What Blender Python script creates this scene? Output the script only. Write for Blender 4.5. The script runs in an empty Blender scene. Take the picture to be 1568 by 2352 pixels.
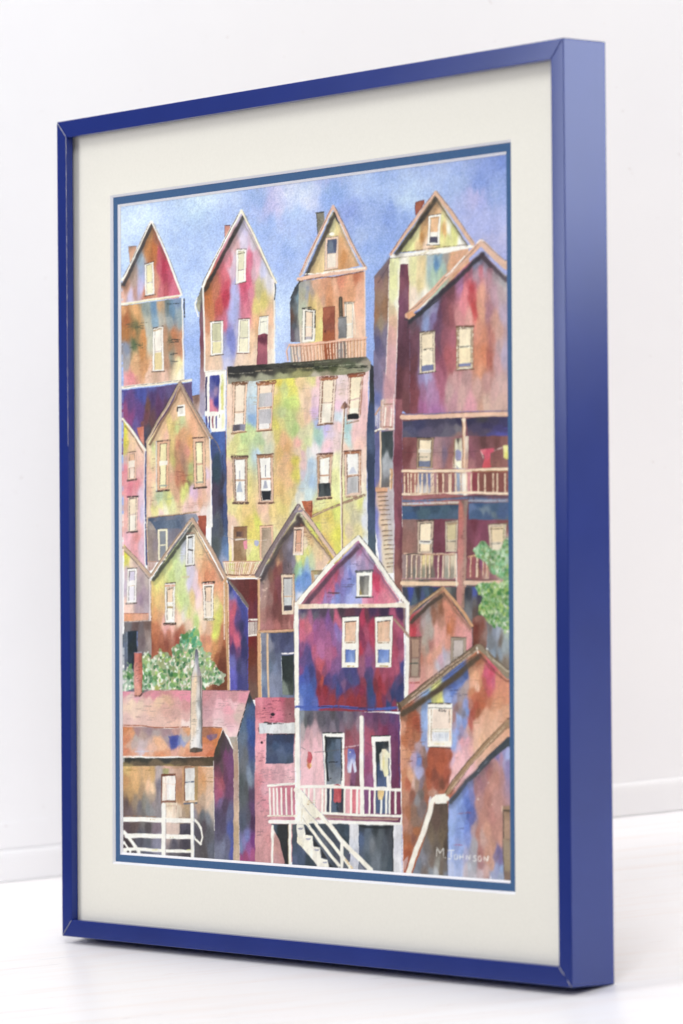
# Framed watercolour of gabled houses, photographed on a white table top.
# ---------------------------------------------------------------- watercolour painter (numpy)
import numpy as np, math
rng = np.random.RandomState(7)
CX0, CY0, CS = 440.0, 570.0, 2.0            # sheet units -> canvas cells
CW, CH = 782, 1448
SAT = 0.84
canvas = np.ones((CH, CW, 3), np.float32)

def _noise(cell_x, cell_y, seed, octaves=3):
    r = np.random.RandomState(seed); out = np.zeros((CH, CW), np.float32); amp = 1.0; tot = 0
    for k in range(octaves):
        gx = max(2, int(CW / cell_x) + 3); gy = max(2, int(CH / cell_y) + 3)
        g = r.rand(gy, gx).astype(np.float32) * 2 - 1
        x = np.arange(CW) / cell_x; y = np.arange(CH) / cell_y
        x = np.minimum(x, gx - 1.001); y = np.minimum(y, gy - 1.001)
        xi = x.astype(int); yi = y.astype(int); fx = x - xi; fy = y - yi
        fx = fx * fx * (3 - 2 * fx); fy = (fy * fy * (3 - 2 * fy))[:, None]
        a = g[yi][:, xi]; b = g[yi][:, xi + 1]; c = g[yi + 1][:, xi]; d = g[yi + 1][:, xi + 1]
        out += amp * ((a * (1 - fx) + b * fx) * (1 - fy) + (c * (1 - fx) + d * fx) * fy)
        tot += amp; amp *= 0.55; cell_x = max(1.0, cell_x / 2.1); cell_y = max(1.0, cell_y / 2.1)
    return out / tot * 1.6

N_wx = _noise(26, 50, 1, 4); N_wy = _noise(26, 60, 2, 4)      # bleeding of washes
N_ex = _noise(13, 13, 3, 2) * .75;  N_ey = _noise(13, 13, 4, 2) * .75         # hand wobble of edges
N_dry = _noise(3.2, 2.6, 5, 2)                                # dry brush
N_str = _noise(5, 34, 6, 3)                                   # vertical streaks
N_big = _noise(70, 70, 8, 5); N_big2 = _noise(70, 70, 9, 5)
N_fy = _noise(6, 30, 12, 2); N_c1 = _noise(8, 26, 13, 3); N_c2 = _noise(16, 30, 14, 3); N_grain = _noise(1.6, 1.6, 10, 1); N_blot = _noise(14, 18, 11, 4)
YY, XX = np.mgrid[0:CH, 0:CW].astype(np.float32)

ORG = [0.0, 0.0, 1.0]
def O(x, y, s=1568 / 524.0): ORG[:] = [float(x), float(y), s]
def cv(p):
    return np.array([(((x / ORG[2] + ORG[0]) - CX0) / CS, ((y / ORG[2] + ORG[1]) - CY0) / CS) for x, y in p], np.float64)
def hexc(h):
    return np.array([int(h[i:i + 2], 16) / 255.0 for i in (0, 2, 4)], np.float32)
def _box(c, m):
    x0 = max(0, int(c[:, 0].min() - m)); x1 = min(CW, int(c[:, 0].max() + m) + 2)
    y0 = max(0, int(c[:, 1].min() - m)); y1 = min(CH, int(c[:, 1].max() + m) + 2)
    return x0, x1, y0, y1
def _fill(fill, sl, blend, warp=1.0, asp=2.0, pw=2.1):
    if isinstance(fill, str):
        c = hexc(fill); b = N_blot[sl][..., None] * 0.05 + N_str[sl][..., None] * 0.03
        return np.clip(c * (1 - b * 0.9), 0, 1) * np.ones(XX[sl].shape + (3,), np.float32)
    pts = cv([(f[0], f[1]) for f in fill]); cols = np.array([hexc(f[2]) for f in fill])
    warp = warp * .52; px = XX[sl] + (N_wx[sl] * 11 + N_str[sl] * 2.5) * warp; py = YY[sl] + (N_wy[sl] * 18 + N_fy[sl] * 9) * warp
    acc = np.zeros(px.shape + (3,), np.float32); ws = np.zeros(px.shape, np.float32)
    for (a, b), c in zip(pts, cols):
        w = 1.0 / ((((px - a)) ** 2 + ((py - b) / asp) ** 2 + 6.0) ** pw)
        acc += w[..., None] * c; ws += w
    out = acc / ws[..., None]
    b = N_blot[sl][..., None] * 0.045 + N_str[sl][..., None] * (0.04 if asp > 1.2 else 0.0)
    # overlapping glazes: crisp-edged slightly deeper strokes, and the thin dark rim a drying wash leaves
    k = 1.0 if asp > 1.2 else 0.35
    g1 = np.clip((N_c1[sl] - .22) * 14, 0, 1) * .075 + np.clip((-N_c1[sl] - .38) * 14, 0, 1) * -.05
    rim = np.exp(-((N_c2[sl] - .12) / .02) ** 2) * .11 + np.exp(-((N_c1[sl] - .24) / .035) ** 2) * .07
    b = (b + ((g1 + rim) * k)[..., None]) * .62
    return np.clip(out * (1 - b), 0, 1)
def _inside(c, px, py):
    ins = np.zeros(px.shape, bool); n = len(c)
    for i in range(n):
        ax, ay = c[i]; bx, by = c[(i + 1) % n]
        if ay == by: continue
        cond = ((ay > py) != (by > py))
        ins ^= cond & (px < (bx - ax) * (py - ay) / (by - ay) + ax)
    return ins
def _put(sl, alpha, col):
    a = alpha[..., None]; canvas[sl] = canvas[sl] * (1 - a) + col * a
def P(pts, fill, a=1.0, wob=0.9, warp=1.0, rough=0.0, asp=2.7, edge=0.0, pw=2.1):
    c = cv(pts); x0, x1, y0, y1 = _box(c, 3)
    if x1 <= x0 or y1 <= y0: return
    sl = (slice(y0, y1), slice(x0, x1)); al = np.zeros((y1 - y0, x1 - x0), np.float32)
    for ox in (-.25, .25):
        for oy in (-.25, .25):
            al += _inside(c, XX[sl] + N_ex[sl] * wob + ox, YY[sl] + N_ey[sl] * wob + oy)
    al *= 0.25 * a
    if rough: al = al * np.clip((N_dry[sl] + 1.1 - rough) * 3, 0, 1)
    _put(sl, al, _fill(fill, sl, 1, warp, asp, pw))
def _dist(c, px, py):
    d = np.full(px.shape, 1e9, np.float32)
    for (ax, ay), (bx, by) in zip(c[:-1], c[1:]):
        vx, vy = bx - ax, by - ay; L2 = vx * vx + vy * vy + 1e-6
        t = np.clip(((px - ax) * vx + (py - ay) * vy) / L2, 0, 1)
        d = np.minimum(d, np.hypot(px - ax - t * vx, py - ay - t * vy))
    return d
def L(pts, w, col, rough=0.0, a=1.0, wob=0.6):
    if w > 18 and hexc(col).mean() > .86: w = w * .88
    c = cv(pts); r = w / ORG[2] / CS / 2; x0, x1, y0, y1 = _box(c, r + 3)
    if x1 <= x0 or y1 <= y0: return
    sl = (slice(y0, y1), slice(x0, x1))
    d = _dist(c, XX[sl] + N_ex[sl] * wob, YY[sl] + N_ey[sl] * wob)
    al = np.clip(r - d + 0.5, 0, 1) * a * min(1.0, 0.35 + r * 1.3)
    if rough: al = al * np.clip((N_dry[sl] + 0.9 - rough) * 3, .25, 1)
    _put(sl, al, _fill(col, sl, 1))
def S(pts, w, col, a=0.8, pwr=1.0):
    c = cv(pts); r = w / ORG[2] / CS / 2; x0, x1, y0, y1 = _box(c, r * 2.2 + 3)
    if x1 <= x0 or y1 <= y0: return
    sl = (slice(y0, y1), slice(x0, x1))
    d = _dist(c, XX[sl] + N_ex[sl] * 1.5, YY[sl] + N_ey[sl] * 1.5) / max(r, .5)
    _put(sl, (np.exp(-(d ** 4.5)) * a * (1 - 0.18 * N_blot[sl])).astype(np.float32), _fill(col, sl, 1))
def eave(pts, w, col, a=0.9, off=(0, 0)):
    """shadow brushed under a roof edge: crisp on the roof side, soft below"""
    q = [(x + off[0], y + off[1]) for x, y in pts]
    S(q, w * .98, col, a); S([(x + off[0] * .8, y + off[1] * .8) for x, y in q], w * 1.8, col, a * .3)
def D(x0, y0, x1, y1, n, col='8a6a58', a=0.4, ln=45, w=3.4):
    n = int(n * 1.5); a = min(.95, a * 1.5); w = w * 1.45; ln = ln * 1.1
    for i in range(n):
        x = rng.uniform(x0, x1); y = rng.uniform(y0, y1); l = ln * rng.uniform(.35, 1.1)
        L([(x, y), (x + l * .5, y + rng.uniform(-3, 3)), (x + l, y + rng.uniform(-4, 2))], w * rng.uniform(.6, 1.3), col, .35, a * rng.uniform(.5, 1.1))
def blob(x, y, rx, ry, col, a=1.0, ang=0.0):
    t = np.linspace(0, 2 * np.pi, 11)[:-1]
    pts = [(x + rx * math.cos(u) * math.cos(ang) - ry * math.sin(u) * math.sin(ang),
            y + rx * math.cos(u) * math.sin(ang) + ry * math.sin(u) * math.cos(ang)) for u in t]
    P(pts, col, a, 1.2)
def leaves(poly, n, cols, size=(10, 24), a=.9):
    c = np.array(poly, float); k = 0
    x0, y0 = c.min(0); x1, y1 = c.max(0)
    while k < n:
        x = rng.uniform(x0, x1); y = rng.uniform(y0, y1)
        if not _inside(c, np.array([[x]]), np.array([[y]]))[0, 0]: continue
        s = rng.uniform(*size); blob(x, y, s * .6, s, cols[rng.randint(len(cols))], a * rng.uniform(.6, 1), rng.uniform(-.7, .7)); k += 1
def rail(p0, p1, q0, q1, n, col, w=9, gaps=None, rough=.1):
    """balusters between top rail p0-p1 and bottom rail q0-q1"""
    for i in range(n):
        t = (i + .5 + rng.uniform(-.15, .15)) / n
        L([(p0[0] + (p1[0] - p0[0]) * t, p0[1] + (p1[1] - p0[1]) * t), (q0[0] + (q1[0] - q0[0]) * t, q0[1] + (q1[1] - q0[1]) * t)], w * rng.uniform(.75, 1.25), col, rough)
def win(q, fr='f1efe8', w=14, pane='e9dcb8', pane2=None, mid=.55, dk='4a3a34', top=0, sill=0, side=0, bottom=None, bh=.2, pa=1.0, wt=None, bar=None):
    """q = TL, TR, BR, BL; frame, inner pane(s), dark brush marks round it"""
    (ax, ay), (bx, by), (cx, cy), (dx, dy) = q
    def pt(u, v):
        xt = ax + (bx - ax) * u; yt = ay + (by - ay) * u; xb = dx + (cx - dx) * u; yb = dy + (cy - dy) * u
        return (xt + (xb - xt) * v, yt + (yb - yt) * v)
    P(q, fr, 1, .6)
    W = abs(bx - ax); H = abs(dy - ay); u = w / W; v = (wt or w) / H
    P([pt(u, v), pt(1 - u, v), pt(1 - u, mid - .015), pt(u, mid - .015)], pane, pa, .6)
    P([pt(u, mid + .025), pt(1 - u, mid + .025), pt(1 - u, 1 - v), pt(u, 1 - v)], pane2 or pane, pa, .6)
    if bottom: P([pt(u, 1 - v - bh), pt(1 - u, 1 - v - bh), pt(1 - u, 1 - v), pt(u, 1 - v)], bottom, 1, .8)
    if bar: L([pt(u, mid), pt(1 - u, mid)], 6, bar, .2)
    top *= 1.35; sill *= 1.35; side *= 1.2
    if top: L([pt(0, 0), pt(1, 0)], top, dk, .3); L([pt(u, v), pt(1 - u, v)], top * .55, dk, .35, .8)
    if side:
        L([pt(u, v), pt(u, 1 - v)], side, dk, .35, .75); L([pt(1 - u, v), pt(1 - u, 1 - v)], side * .8, dk, .45, .7)
        L([pt(0, 0), pt(0, 1)], side * .6, dk, .6, .6); L([pt(1, 0), pt(1, 1)], side * .6, dk, .6, .6)
    if sill: L([pt(-.05, 1), pt(1.05, 1)], sill, dk, .3)
# ---- sky
O(0, 0, 1)
P([(440, 570), (2000, 570), (2000, 2000), (440, 2000)], [
 (480,820,'c3d1f3'),(600,900,'c0cdf4'),(780,800,'cddcf2'),(520,1000,'bccbf3'),(700,1000,'b0c1f2'),(830,850,'aebff0'),(900,830,'adbbee'),(860,1100,'b2c3f3'),
 (730,1150,'aec0f3'),(740,1400,'98aeee'),(760,1520,'879fe8'),(1000,760,'9aaee8'),(1075,765,'cdb8e0'),(1070,800,'c5b4e4'),(1130,740,'cac3e8'),(1150,700,'d3c5e4'),(1200,760,'cbc6e8'),
 (1020,900,'9fb2ec'),(1180,860,'a3b1e8'),(1150,830,'8fa6ea'),(1120,960,'98adec'),(1250,700,'b6aee2'),(1300,740,'88a2e2'),(1290,780,'86a0e6'),(1400,680,'a3b2e2'),
 (1350,830,'8595de'),(1420,900,'a6b4e6'),(1480,700,'99ade6'),(1550,740,'abb9e8'),(1580,780,'bcc9e8'),(1540,860,'8199e2'),(1530,820,'8299e2'),(1480,960,'88a0e4'),(1520,1000,'92a6e6'),
 (1440,1080,'8aa2e6'),(1430,1300,'879ee4'),(1430,1400,'7f97e0'),(1700,660,'a6b2e4'),(1780,720,'a3b0e2'),(1860,720,'8295da'),(1950,620,'7388d6'),(1930,740,'93a2de'),
 (1850,780,'b3a8dc'),(1880,860,'a8a7dd'),(1930,960,'b8add8'),(1970,1050,'a4a0d8'),(1100,1200,'bccaf2'),(1090,1350,'b0bff0'),(1620,1300,'8a8ac8')], warp=1.4, asp=1.1, wob=0, pw=1.5)
# pale clouds left in the wet sky
for cx_, cy_, r_, a_ in ((560,880,60,.35),(770,800,70,.5),(640,1010,50,.25),(850,1150,60,.3),(1130,760,70,.4),(1190,700,60,.3),(1080,1230,60,.35),(1150,960,40,.2),(1580,780,70,.4),(1560,850,30,.3),(1060,1350,40,.3),(1430,1000,40,.2),(480,1000,40,.3),(1700,760,60,.15),(930,760,40,.2)):
    dd_ = np.hypot((XX - (cx_ - CX0) / CS) + N_big * 26, (YY - (cy_ - CY0) / CS) + N_big2 * 26) / (r_ / CS * 1.3); aa_ = (np.exp(-dd_ ** 2.2) * a_)[..., None]; aa_ = aa_ * .85; canvas[:] = canvas * (1 - aa_) + hexc('e4ebf8') * aa_
# cloudy granulation of the sky wash
sl = (slice(0, 620), slice(0, CW)); k = (N_big[sl] * .07 + N_blot[sl] * .04 + N_grain[sl] * .035)[..., None]
canvas[sl] = np.clip((canvas[sl] * np.array([.935, 1.0, 1.03]) * .96 + .04) * (1 + k * np.array([1.6, 1.2, .5])), 0, 1)

# ---- first house on the left
O(460, 1100)
P([(40,265),(300,235),(735,175),(757,420),(768,1140),(60,1225)], [
 (80,320,'d9955f'),(110,420,'b46034'),(220,330,'e4a262'),(230,430,'e09e5c'),(330,290,'8a9694'),(340,450,'b9b8a8'),(430,260,'5f87af'),(430,450,'7f9fb9'),
 (500,290,'c29a74'),(500,400,'b3b0a6'),(590,260,'65767c'),(640,310,'6084a6'),(700,230,'748db3'),(700,400,'96a7b0'),(600,420,'96a0a4'),(190,520,'6f6a44'),(210,500,'76724e'),
 (180,600,'ca8246'),(100,600,'b87036'),(180,730,'56694a'),(300,620,'d88744'),(290,800,'d08648'),(90,760,'8590ab'),(100,900,'a5a0a3'),(200,870,'eeb37c'),
 (200,1000,'ebaf7b'),(300,1000,'da9660'),(170,1100,'e6868e'),(100,1170,'e49aa2'),(350,1120,'eec3ab'),(560,1080,'e9bda8'),(550,600,'c08a68'),(590,650,'857456'),
 (650,560,'c9784c'),(690,640,'c98560'),(610,850,'8e9084'),(600,760,'b0805c'),(700,820,'cc8662'),(700,980,'f0e2a8'),(720,1100,'f0ead0'),(570,940,'b5866a'),(370,700,'c8c7b4'),(350,560,'c0bfb2')], warp=.8)
P([(50,-40),(380,-727),(735,133),(700,175),(50,238)], [
 (150,-107,'a58a78'),(90,45,'c0866a'),(70,173,'eab4a4'),(180,-57,'b0968c'),(200,103,'b58a82'),(150,173,'cbc0e4'),(260,43,'bdb3dc'),(270,-137,'9db0d8'),(290,-70,'a9b0dc'),
 (270,-257,'9bb1c5'),(370,-557,'b27845'),(340,-397,'c8783c'),(420,-377,'c9662c'),(440,-487,'b46a50'),(400,-257,'c06834'),(430,-57,'d0876c'),(440,93,'d99275'),
 (480,-337,'d04a5c'),(490,-157,'d05066'),(540,-57,'be3552'),(540,-157,'c72a4a'),(600,-57,'d64a6c'),(640,63,'de6482'),(500,123,'d06a74'),(550,103,'be4c58'),(330,160,'cf7a5a')], warp=.5)
eave([(378,-690),(50,0)], 42, '3c3a3e', .9, (14, 22)); eave([(395,-660),(560,-280)], 16, '6a4a3c', .55, (-8, 10))
P([(120,-417),(210,-427),(216,-350),(130,-230)], [(150,-400,'9a7460'),(160,-330,'dba080'),(140,-260,'e2a888')]); L([(120,-420),(212,-426)],8,'6a5048',.3); L([(120,-415),(128,-240)],4,'7a5a4c',.3)
L([(380,-715),(50,-30)], 27, 'f0eee8', 0); L([(366,-700),(210,-370),(120,-190),(55,-70)], 6, '5d4a48', .25); L([(388,-712),(500,-480),(620,-170),(735,140)], 26, 'f3f0e8'); L([(405,-690),(500,-500),(620,-215),(745,120)], 5, '66584f', .3); L([(400,-600),(480,-420),(640,-40),(700,100)], 4, '8a6f60', .5, .8)
L([(50,248),(380,198),(715,150)], 30, 'f2eedd'); L([(120,245),(380,205),(690,160)], 11, 'e2cd84', .35, .8); L([(50,270),(400,222),(700,182)],4,'6f6a62',.45)
L([(742,180),(752,700),(760,1140)], 14, 'f0eeea'); L([(765,190),(768,400)], 15, '2e2f3a', .1); L([(770,420),(775,900)], 5, '8088a8', .5)
D(560,235,680,250,5,'2f3a40',.7,60,6); D(80,460,300,540,14,'4c5040',.5,50,7); D(110,700,250,760,10,'41513c',.5,50,7); D(570,660,680,700,5,'2f3030',.75,60,7); D(590,820,660,840,3,'3a3a3a',.7,50,7); D(590,905,660,920,3,'3f4240',.6,50,6); D(90,820,380,1130,12,'b0643f',.35,70,4); D(520,360,700,420,6,'5a7080',.4,60,4)
win([(305,-217),(410,-245),(420,138),(312,158)], 'f5f2ec', 20, 'e7dfb0', 'efe9c8', .6, '4a3c36', 8, 9, 4, bar='6a5a50')
win([(405,530),(520,505),(530,1030),(395,1035)], 'f6f3ee', 20, 'f4ece2', 'e6cf94', .55, '4f3b30', 10, 9, 4, bar='b89a90'); L([(412,560),(500,535)],16,'b08a60',.2)
P([(40,1205),(855,1118),(855,1150),(40,1240)], 'f2ece0'); L([(60,1215),(400,1175),(850,1125)], 6, '6a5648', .35); L([(300,1200),(850,1140)], 6, 'e4d9a8', .3)
# dark storey under it
P([(55,1250),(400,1215),(700,1180),(855,1155),(865,1466),(865,2000),(55,2000)], [
 (80,1280,'474090'),(250,1290,'3f47a0'),(400,1240,'5058a8'),(600,1230,'5a4c80'),(720,1230,'5e4f80'),(820,1220,'5e4d78'),(820,1330,'574470'),(300,1340,'3f4aa8'),(140,1400,'5c3f80'),
 (400,1340,'4a3468'),(330,1440,'6a4540'),(500,1300,'523f78'),(480,1420,'5a3560'),(100,1470,'8a3f70'),(150,1600,'8a3f80'),(250,1500,'5f3f88'),(330,1560,'6f3f48'),(400,1600,'5f3f44'),(360,1700,'4a4450'),(330,1800,'3e3f55'),(200,1700,'5f4f98'),(550,1450,'5b3d5f')], warp=.7)
P([(855,1315),(945,1305),(960,1466),(1000,1620),(880,1500)], [(900,1340,'7a5a50'),(900,1400,'b89a90'),(960,1500,'c0b4c0'),(960,1600,'b0adc4')])
L([(858,1320),(945,1308)],8,'6a4a3a',.2)

# ---- second (pink) house
P([(945,330),(985,60),(1005,150),(1012,1466),(1000,1560),(945,1500),(950,900)], [(960,300,'6a4a58'),(960,420,'7a5560'),(970,700,'743f4e'),(970,850,'8a5a58'),(975,1100,'a5848f'),(970,1400,'a59cb8')], warp=.4)
P([(975,53),(1000,120),(960,350),(925,330),(905,260),(930,170)], [(940,200,'8a8878'),(930,290,'a8a490'),(965,250,'554a50')]); L([(918,175),(893,240),(905,320),(930,390)],16,'f2efe8'); L([(970,60),(935,150),(915,200)],6,'4a4440',.3)
P([(985,33),(1430,-840),(1836,-6),(1822,30),(1826,948),(1540,980),(1250,1040),(1005,1030),(1000,120)], [
 (1480,-620,'c6bddf'),(1560,-450,'d6c8da'),(1440,-480,'cfc4dc'),(1340,-420,'d9a8ac'),(1300,-260,'e28090'),(1240,-70,'e06474'),(1140,60,'cf7050'),(1050,150,'c96830'),(1080,300,'cb7040'),(1180,250,'cf4a42'),
 (1250,150,'c82a44'),(1250,0,'da4058'),(1330,-160,'dabfd8'),(1335,-300,'dccade'),(1340,50,'acade4'),(1360,200,'acb2e8'),(1340,350,'a2a9e2'),(1300,650,'7079cc'),(1310,700,'7780d0'),(1270,800,'a3acdf'),(1270,950,'c5c5e6'),
 (1480,50,'db4468'),(1500,200,'d95478'),(1500,330,'de7890'),(1450,-50,'da4e68'),(1540,-210,'e07090'),(1600,-300,'e0a8c0'),(1526,-276,'dd6080'),(1516,24,'e25078'),(1596,-126,'deb0c0'),(1696,-176,'c6c6e6'),
 (1746,-26,'dedae4'),(1646,24,'c8be88'),(1546,150,'e2809a'),(1516,300,'e2708a'),(1646,110,'c6b87c'),(1696,220,'dbc868'),(1616,300,'e5cd72'),(1746,400,'f0bd9a'),(1776,700,'f0cdb4'),(1556,700,'f0c49c'),
 (1100,720,'edc6a4'),(1150,900,'edcbac'),(1100,980,'edc8ac'),(1040,500,'da8c66'),(1050,700,'eab892'),(1230,500,'de6884'),(1225,700,'9a9bca'),(1400,900,'e9ccb6'),(1600,900,'f0cfb4'),(1500,980,'ebccb2'),(1790,850,'f1e2d2'),(1620,500,'ecb080'),(1380,600,'b4b0da')], warp=.7)
eave([(1432,-790),(985,60)], 48, '2f2e2e', .95, (22, 26)); eave([(1440,-780),(1780,-120)], 14, '7a7468', .5, (-14, 14))
P([(1238,-662),(1300,-668),(1305,-640),(1245,-520)], [(1270,-640,'c98070'),(1260,-560,'df9c8a')]); L([(1238,-664),(1300,-668)],10,'4a2a30',.2); L([(1240,-660),(1245,-530)],5,'6a3438',.2)
L([(1430,-838),(1300,-600),(1150,-330),(985,45)], 34, 'f3f1ea'); L([(1412,-830),(1230,-480),(1100,-240),(1000,-40),(975,30)], 7, '5a4a44', .35); L([(1432,-838),(1560,-600),(1700,-280),(1836,0)], 27, 'f2ead2'); L([(1450,-830),(1600,-540),(1740,-230),(1840,-10)], 5, '8f8468', .35); L([(1470,-740),(1640,-380),(1790,-50)], 6, '8f8468', .4)
L([(985,40),(990,250),(1005,700),(1005,1030)], 22, 'f3f0ea'); L([(1812,20),(1818,950)], 13, 'f2eee6'); L([(1822,0),(1832,60),(1815,200)], 12, '3a3a3e', .2)
win([(1375,-387),(1490,-395),(1484,-12),(1365,15)], 'f6f3ee', 24, 'dfdabb', 'f2ecd8', .62, '5a4a3c', 7, 8, 3, bar='5a4038'); L([(1395,-330),(1470,-350)],12,'7a7460',.3)
win([(1068,458),(1220,440),(1216,835),(1078,852)], 'f5f2ec', 24, 'c6c4a0', 'e8deaa', .58, '4f463c', 9, 9, 4, bar='8a7a68')
win([(1398,425),(1530,415),(1525,818),(1385,826)], 'f5f2ea', 20, 'e2dec0', 'ede6c8', .55, '6a4a44', 9, 8, 4, bar='6f6054')
win([(1640,395),(1746,385),(1742,600),(1625,608)], 'f3f0e8', 16, 'f0eede', None, .3, '4a443c', 5, 0, 3, bar='5a5248')
P([(1625,612),(1700,590),(1735,605),(1733,950),(1612,962)], [(1650,640,'8f3f52'),(1680,680,'5f2a3c'),(1670,800,'a85566'),(1700,900,'9a4d60')], asp=1); L([(1625,620),(1620,950)],6,'5a2a38',.3,.7)
# porch below it
P([(1005,1025),(1255,1015),(1245,1740),(1090,1740),(1010,1560)], 'f4f1ec'); L([(1010,1040),(1250,1022)],5,'a09488',.5)
P([(1062,1085),(1180,1075),(1165,1500),(1060,1500)], [(1100,1100,'2a3590'),(1150,1150,'2c3790'),(1090,1200,'5a5fa8'),(1140,1250,'9a80a8'),(1100,1300,'7a6fb0'),(1150,1380,'3034a0'),(1100,1400,'ee7f98'),(1130,1480,'e88098')], warp=.5)
P([(1012,1090),(1034,1090),(1030,1495),(1012,1490)], '3c3560'); P([(1198,1080),(1225,1060),(1225,1480),(1190,1480)], [(1205,1100,'ecedb8'),(1205,1200,'e0dd70'),(1205,1350,'dfdc80'),(1205,1460,'e8e590')])
O(460, 1560)
for x, c in ((1022,'3a2f78'),(1058,'33307e'),(1098,'8a3448'),(1140,'2f2f80')): P([(x-8,180),(x+9,170),(x+8,320),(x-6,315)], c, 1, 1.2)
L([(1178,160),(1178,200)],6,'6a6a40',.2); P([(1205,160),(1232,140),(1228,310),(1205,330)],'ecebc0')

# ---- third house (orange, balcony)
O(960, 1100)
P([(500,230),(560,60),(600,-10),(640,-30),(625,690),(510,690)], [(560,80,'3c4046'),(530,200,'3f424a'),(560,300,'5f6468'),(590,200,'7a98a8'),(530,400,'5a4038'),(560,430,'4f4a4a'),(580,300,'7f9098'),(560,500,'4f5560'),(530,600,'5f5060'),(590,600,'7f7f86'),(600,400,'8a9088')], warp=.6)
P([(600,-10),(1370,-130),(1382,640),(620,720),(600,400)], [
 (640,20,'9a9b98'),(700,60,'8a90a0'),(650,120,'b0b09c'),(700,0,'a8a098'),(680,180,'989aa4'),(740,100,'a89488'),(720,210,'c8a868'),(640,200,'b0a890'),(800,20,'e0a888'),(900,0,'e49a74'),(850,120,'dc9a74'),
 (950,100,'dd8f60'),(1020,30,'e8a884'),(1100,-60,'dd8060'),(1250,-100,'c86c48'),(1200,0,'e49a70'),(1300,100,'eaa887'),(1200,150,'e39a6c'),(870,200,'c8967c'),(930,220,'d88858'),(820,240,'e4b880'),(780,280,'eac878'),
 (840,350,'e8c078'),(860,500,'ecdf88'),(830,600,'ecd678'),(1300,300,'ebb092'),(1330,500,'eebda0'),(1280,620,'ecc4a8'),(1050,550,'e8a480'),(1040,400,'e0a074'),(640,300,'c0c8b0'),(640,640,'d8c8b8'),(720,250,'d0b070'),(1130,620,'e8c0a0')], warp=.7)
# gable
P([(690,-90),(1005,-840),(1310,-195),(905,-110)], [
 (1010,-740,'e8dfb0'),(1000,-650,'e9e2a4'),(1060,-640,'ecd890'),(960,-560,'e8d49a'),(1100,-560,'e6bd84'),(900,-420,'e6c894'),(860,-300,'eecf94'),(830,-170,'ecca8a'),(760,-130,'e0bd86'),
 (1100,-500,'d99a60'),(1150,-420,'e4a876'),(1130,-300,'d08444'),(1170,-200,'dc9a64'),(1220,-280,'e8b07c'),(1250,-200,'e6aa78'),(1080,-420,'dc9c68')], warp=.5)
eave([(1008,-830),(670,-100)], 52, '3f3a36', .85, (22, 14)); eave([(1010,-830),(1075,-700)], 16, '2f302e', .9, (-2, 10)); eave([(1080,-690),(1310,-210)], 12, '8a8478', .6, (-16, 8))
P([(805,-815),(895,-822),(905,-730),(830,-560)], [(850,-770,'7f7b6c'),(860,-700,'8f8a7a'),(840,-620,'7f7a6c')]); L([(805,-812),(895,-820)],16,'3a3834',.2); L([(808,-800),(826,-560)],8,'3a3834',.2); D(815,-790,880,-640,8,'4a4840',.5,25,5)
L([(1003,-890),(830,-540),(720,-320),(620,-90)], 30, 'dcb4a0'); L([(1000,-850),(820,-480),(650,-100)], 10, 'ecd8c4', .1); L([(978,-860),(880,-650),(780,-440),(625,-120)], 6, '8a4a44', .3)
L([(1003,-890),(1100,-700),(1220,-450),(1375,-180)], 34, 'dcae98'); L([(1028,-880),(1130,-680),(1260,-400),(1375,-190)], 8, '6a6460', .25); L([(1090,-680),(1300,-230)],8,'f0e6de',.3)
L([(600,-40),(780,-75),(950,-100),(1150,-125),(1375,-165)], 44, 'ecb99e'); L([(680,-98),(900,-112)],16,'f2e8de',.2); L([(900,-120),(1150,-150),(1370,-170)], 26, 'f3e8dd', .1); L([(610,-15),(740,-42),(900,-70),(1000,-60),(1130,-90),(1350,-130)], 15, '6f4a3a', .15, .9); L([(600,-30),(620,-15),(560,60),(510,180)], 14, '34363a', .1)
win([(915,-520),(1065,-545),(1060,-165),(905,-140)], 'ecc9b2', 26, '5a6478', 'f0e2d2', .5, '8a6a5a', 6, 6, 4); P([(935,-495),(1045,-510),(1038,-345),(938,-335)], [(960,-470,'4f5668'),(1010,-440,'4a5270'),(980,-380,'6f7c92')]); blob(985,-570,30,20,'f2eee4'); L([(915,-480),(905,-160)],5,'8f8090',.5)
win([(650,300),(800,320),(790,680),(640,690)], 'efe9df', 34, 'f0d4b8', 'f0d8c4', .55, '383634', 14, 0, 10, bottom='b0a8b0', bh=.08, wt=30, bar='c9c4c0'); L([(650,300),(740,285),(795,320),(790,520)],15,'3a3836',.35)
P([(882,290),(1025,268),(1025,690),(880,700)], [(920,330,'a8553c'),(980,420,'8f4432'),(950,480,'8a4838'),(930,600,'a8502c'),(1000,650,'a85434'),(940,680,'b05028')], asp=1); L([(882,295),(1022,272),(1025,680)],6,'6a3a30',.3,.8); blob(912,565,10,16,'5a2a24')
L([(1090,185),(1098,400)], 46, '4a4036'); L([(1090,180),(1095,380)],14,'6a5f50',.3)
win([(1135,230),(1245,225),(1235,640),(1150,650)], 'f1ece2', 16, 'f0d8bc', 'efe0cc', .6, '6f6258', 12, 0, 5); L([(1140,240),(1230,230)],24,'8f8878',.3); L([(1245,260),(1262,600)],8,'efe6d4')
P([(1062,410),(1085,395),(1160,395),(1155,640),(1065,655)], [(1090,430,'8f8f92'),(1110,520,'8a8a8e'),(1110,600,'6f6f72')]); L([(1062,410),(1160,398)],8,'4a4a4c',.2); L([(1158,400),(1155,640)],6,'4f4f52',.3)
L([(1372,-130),(1378,640)], 14, 'eccab8')
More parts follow.
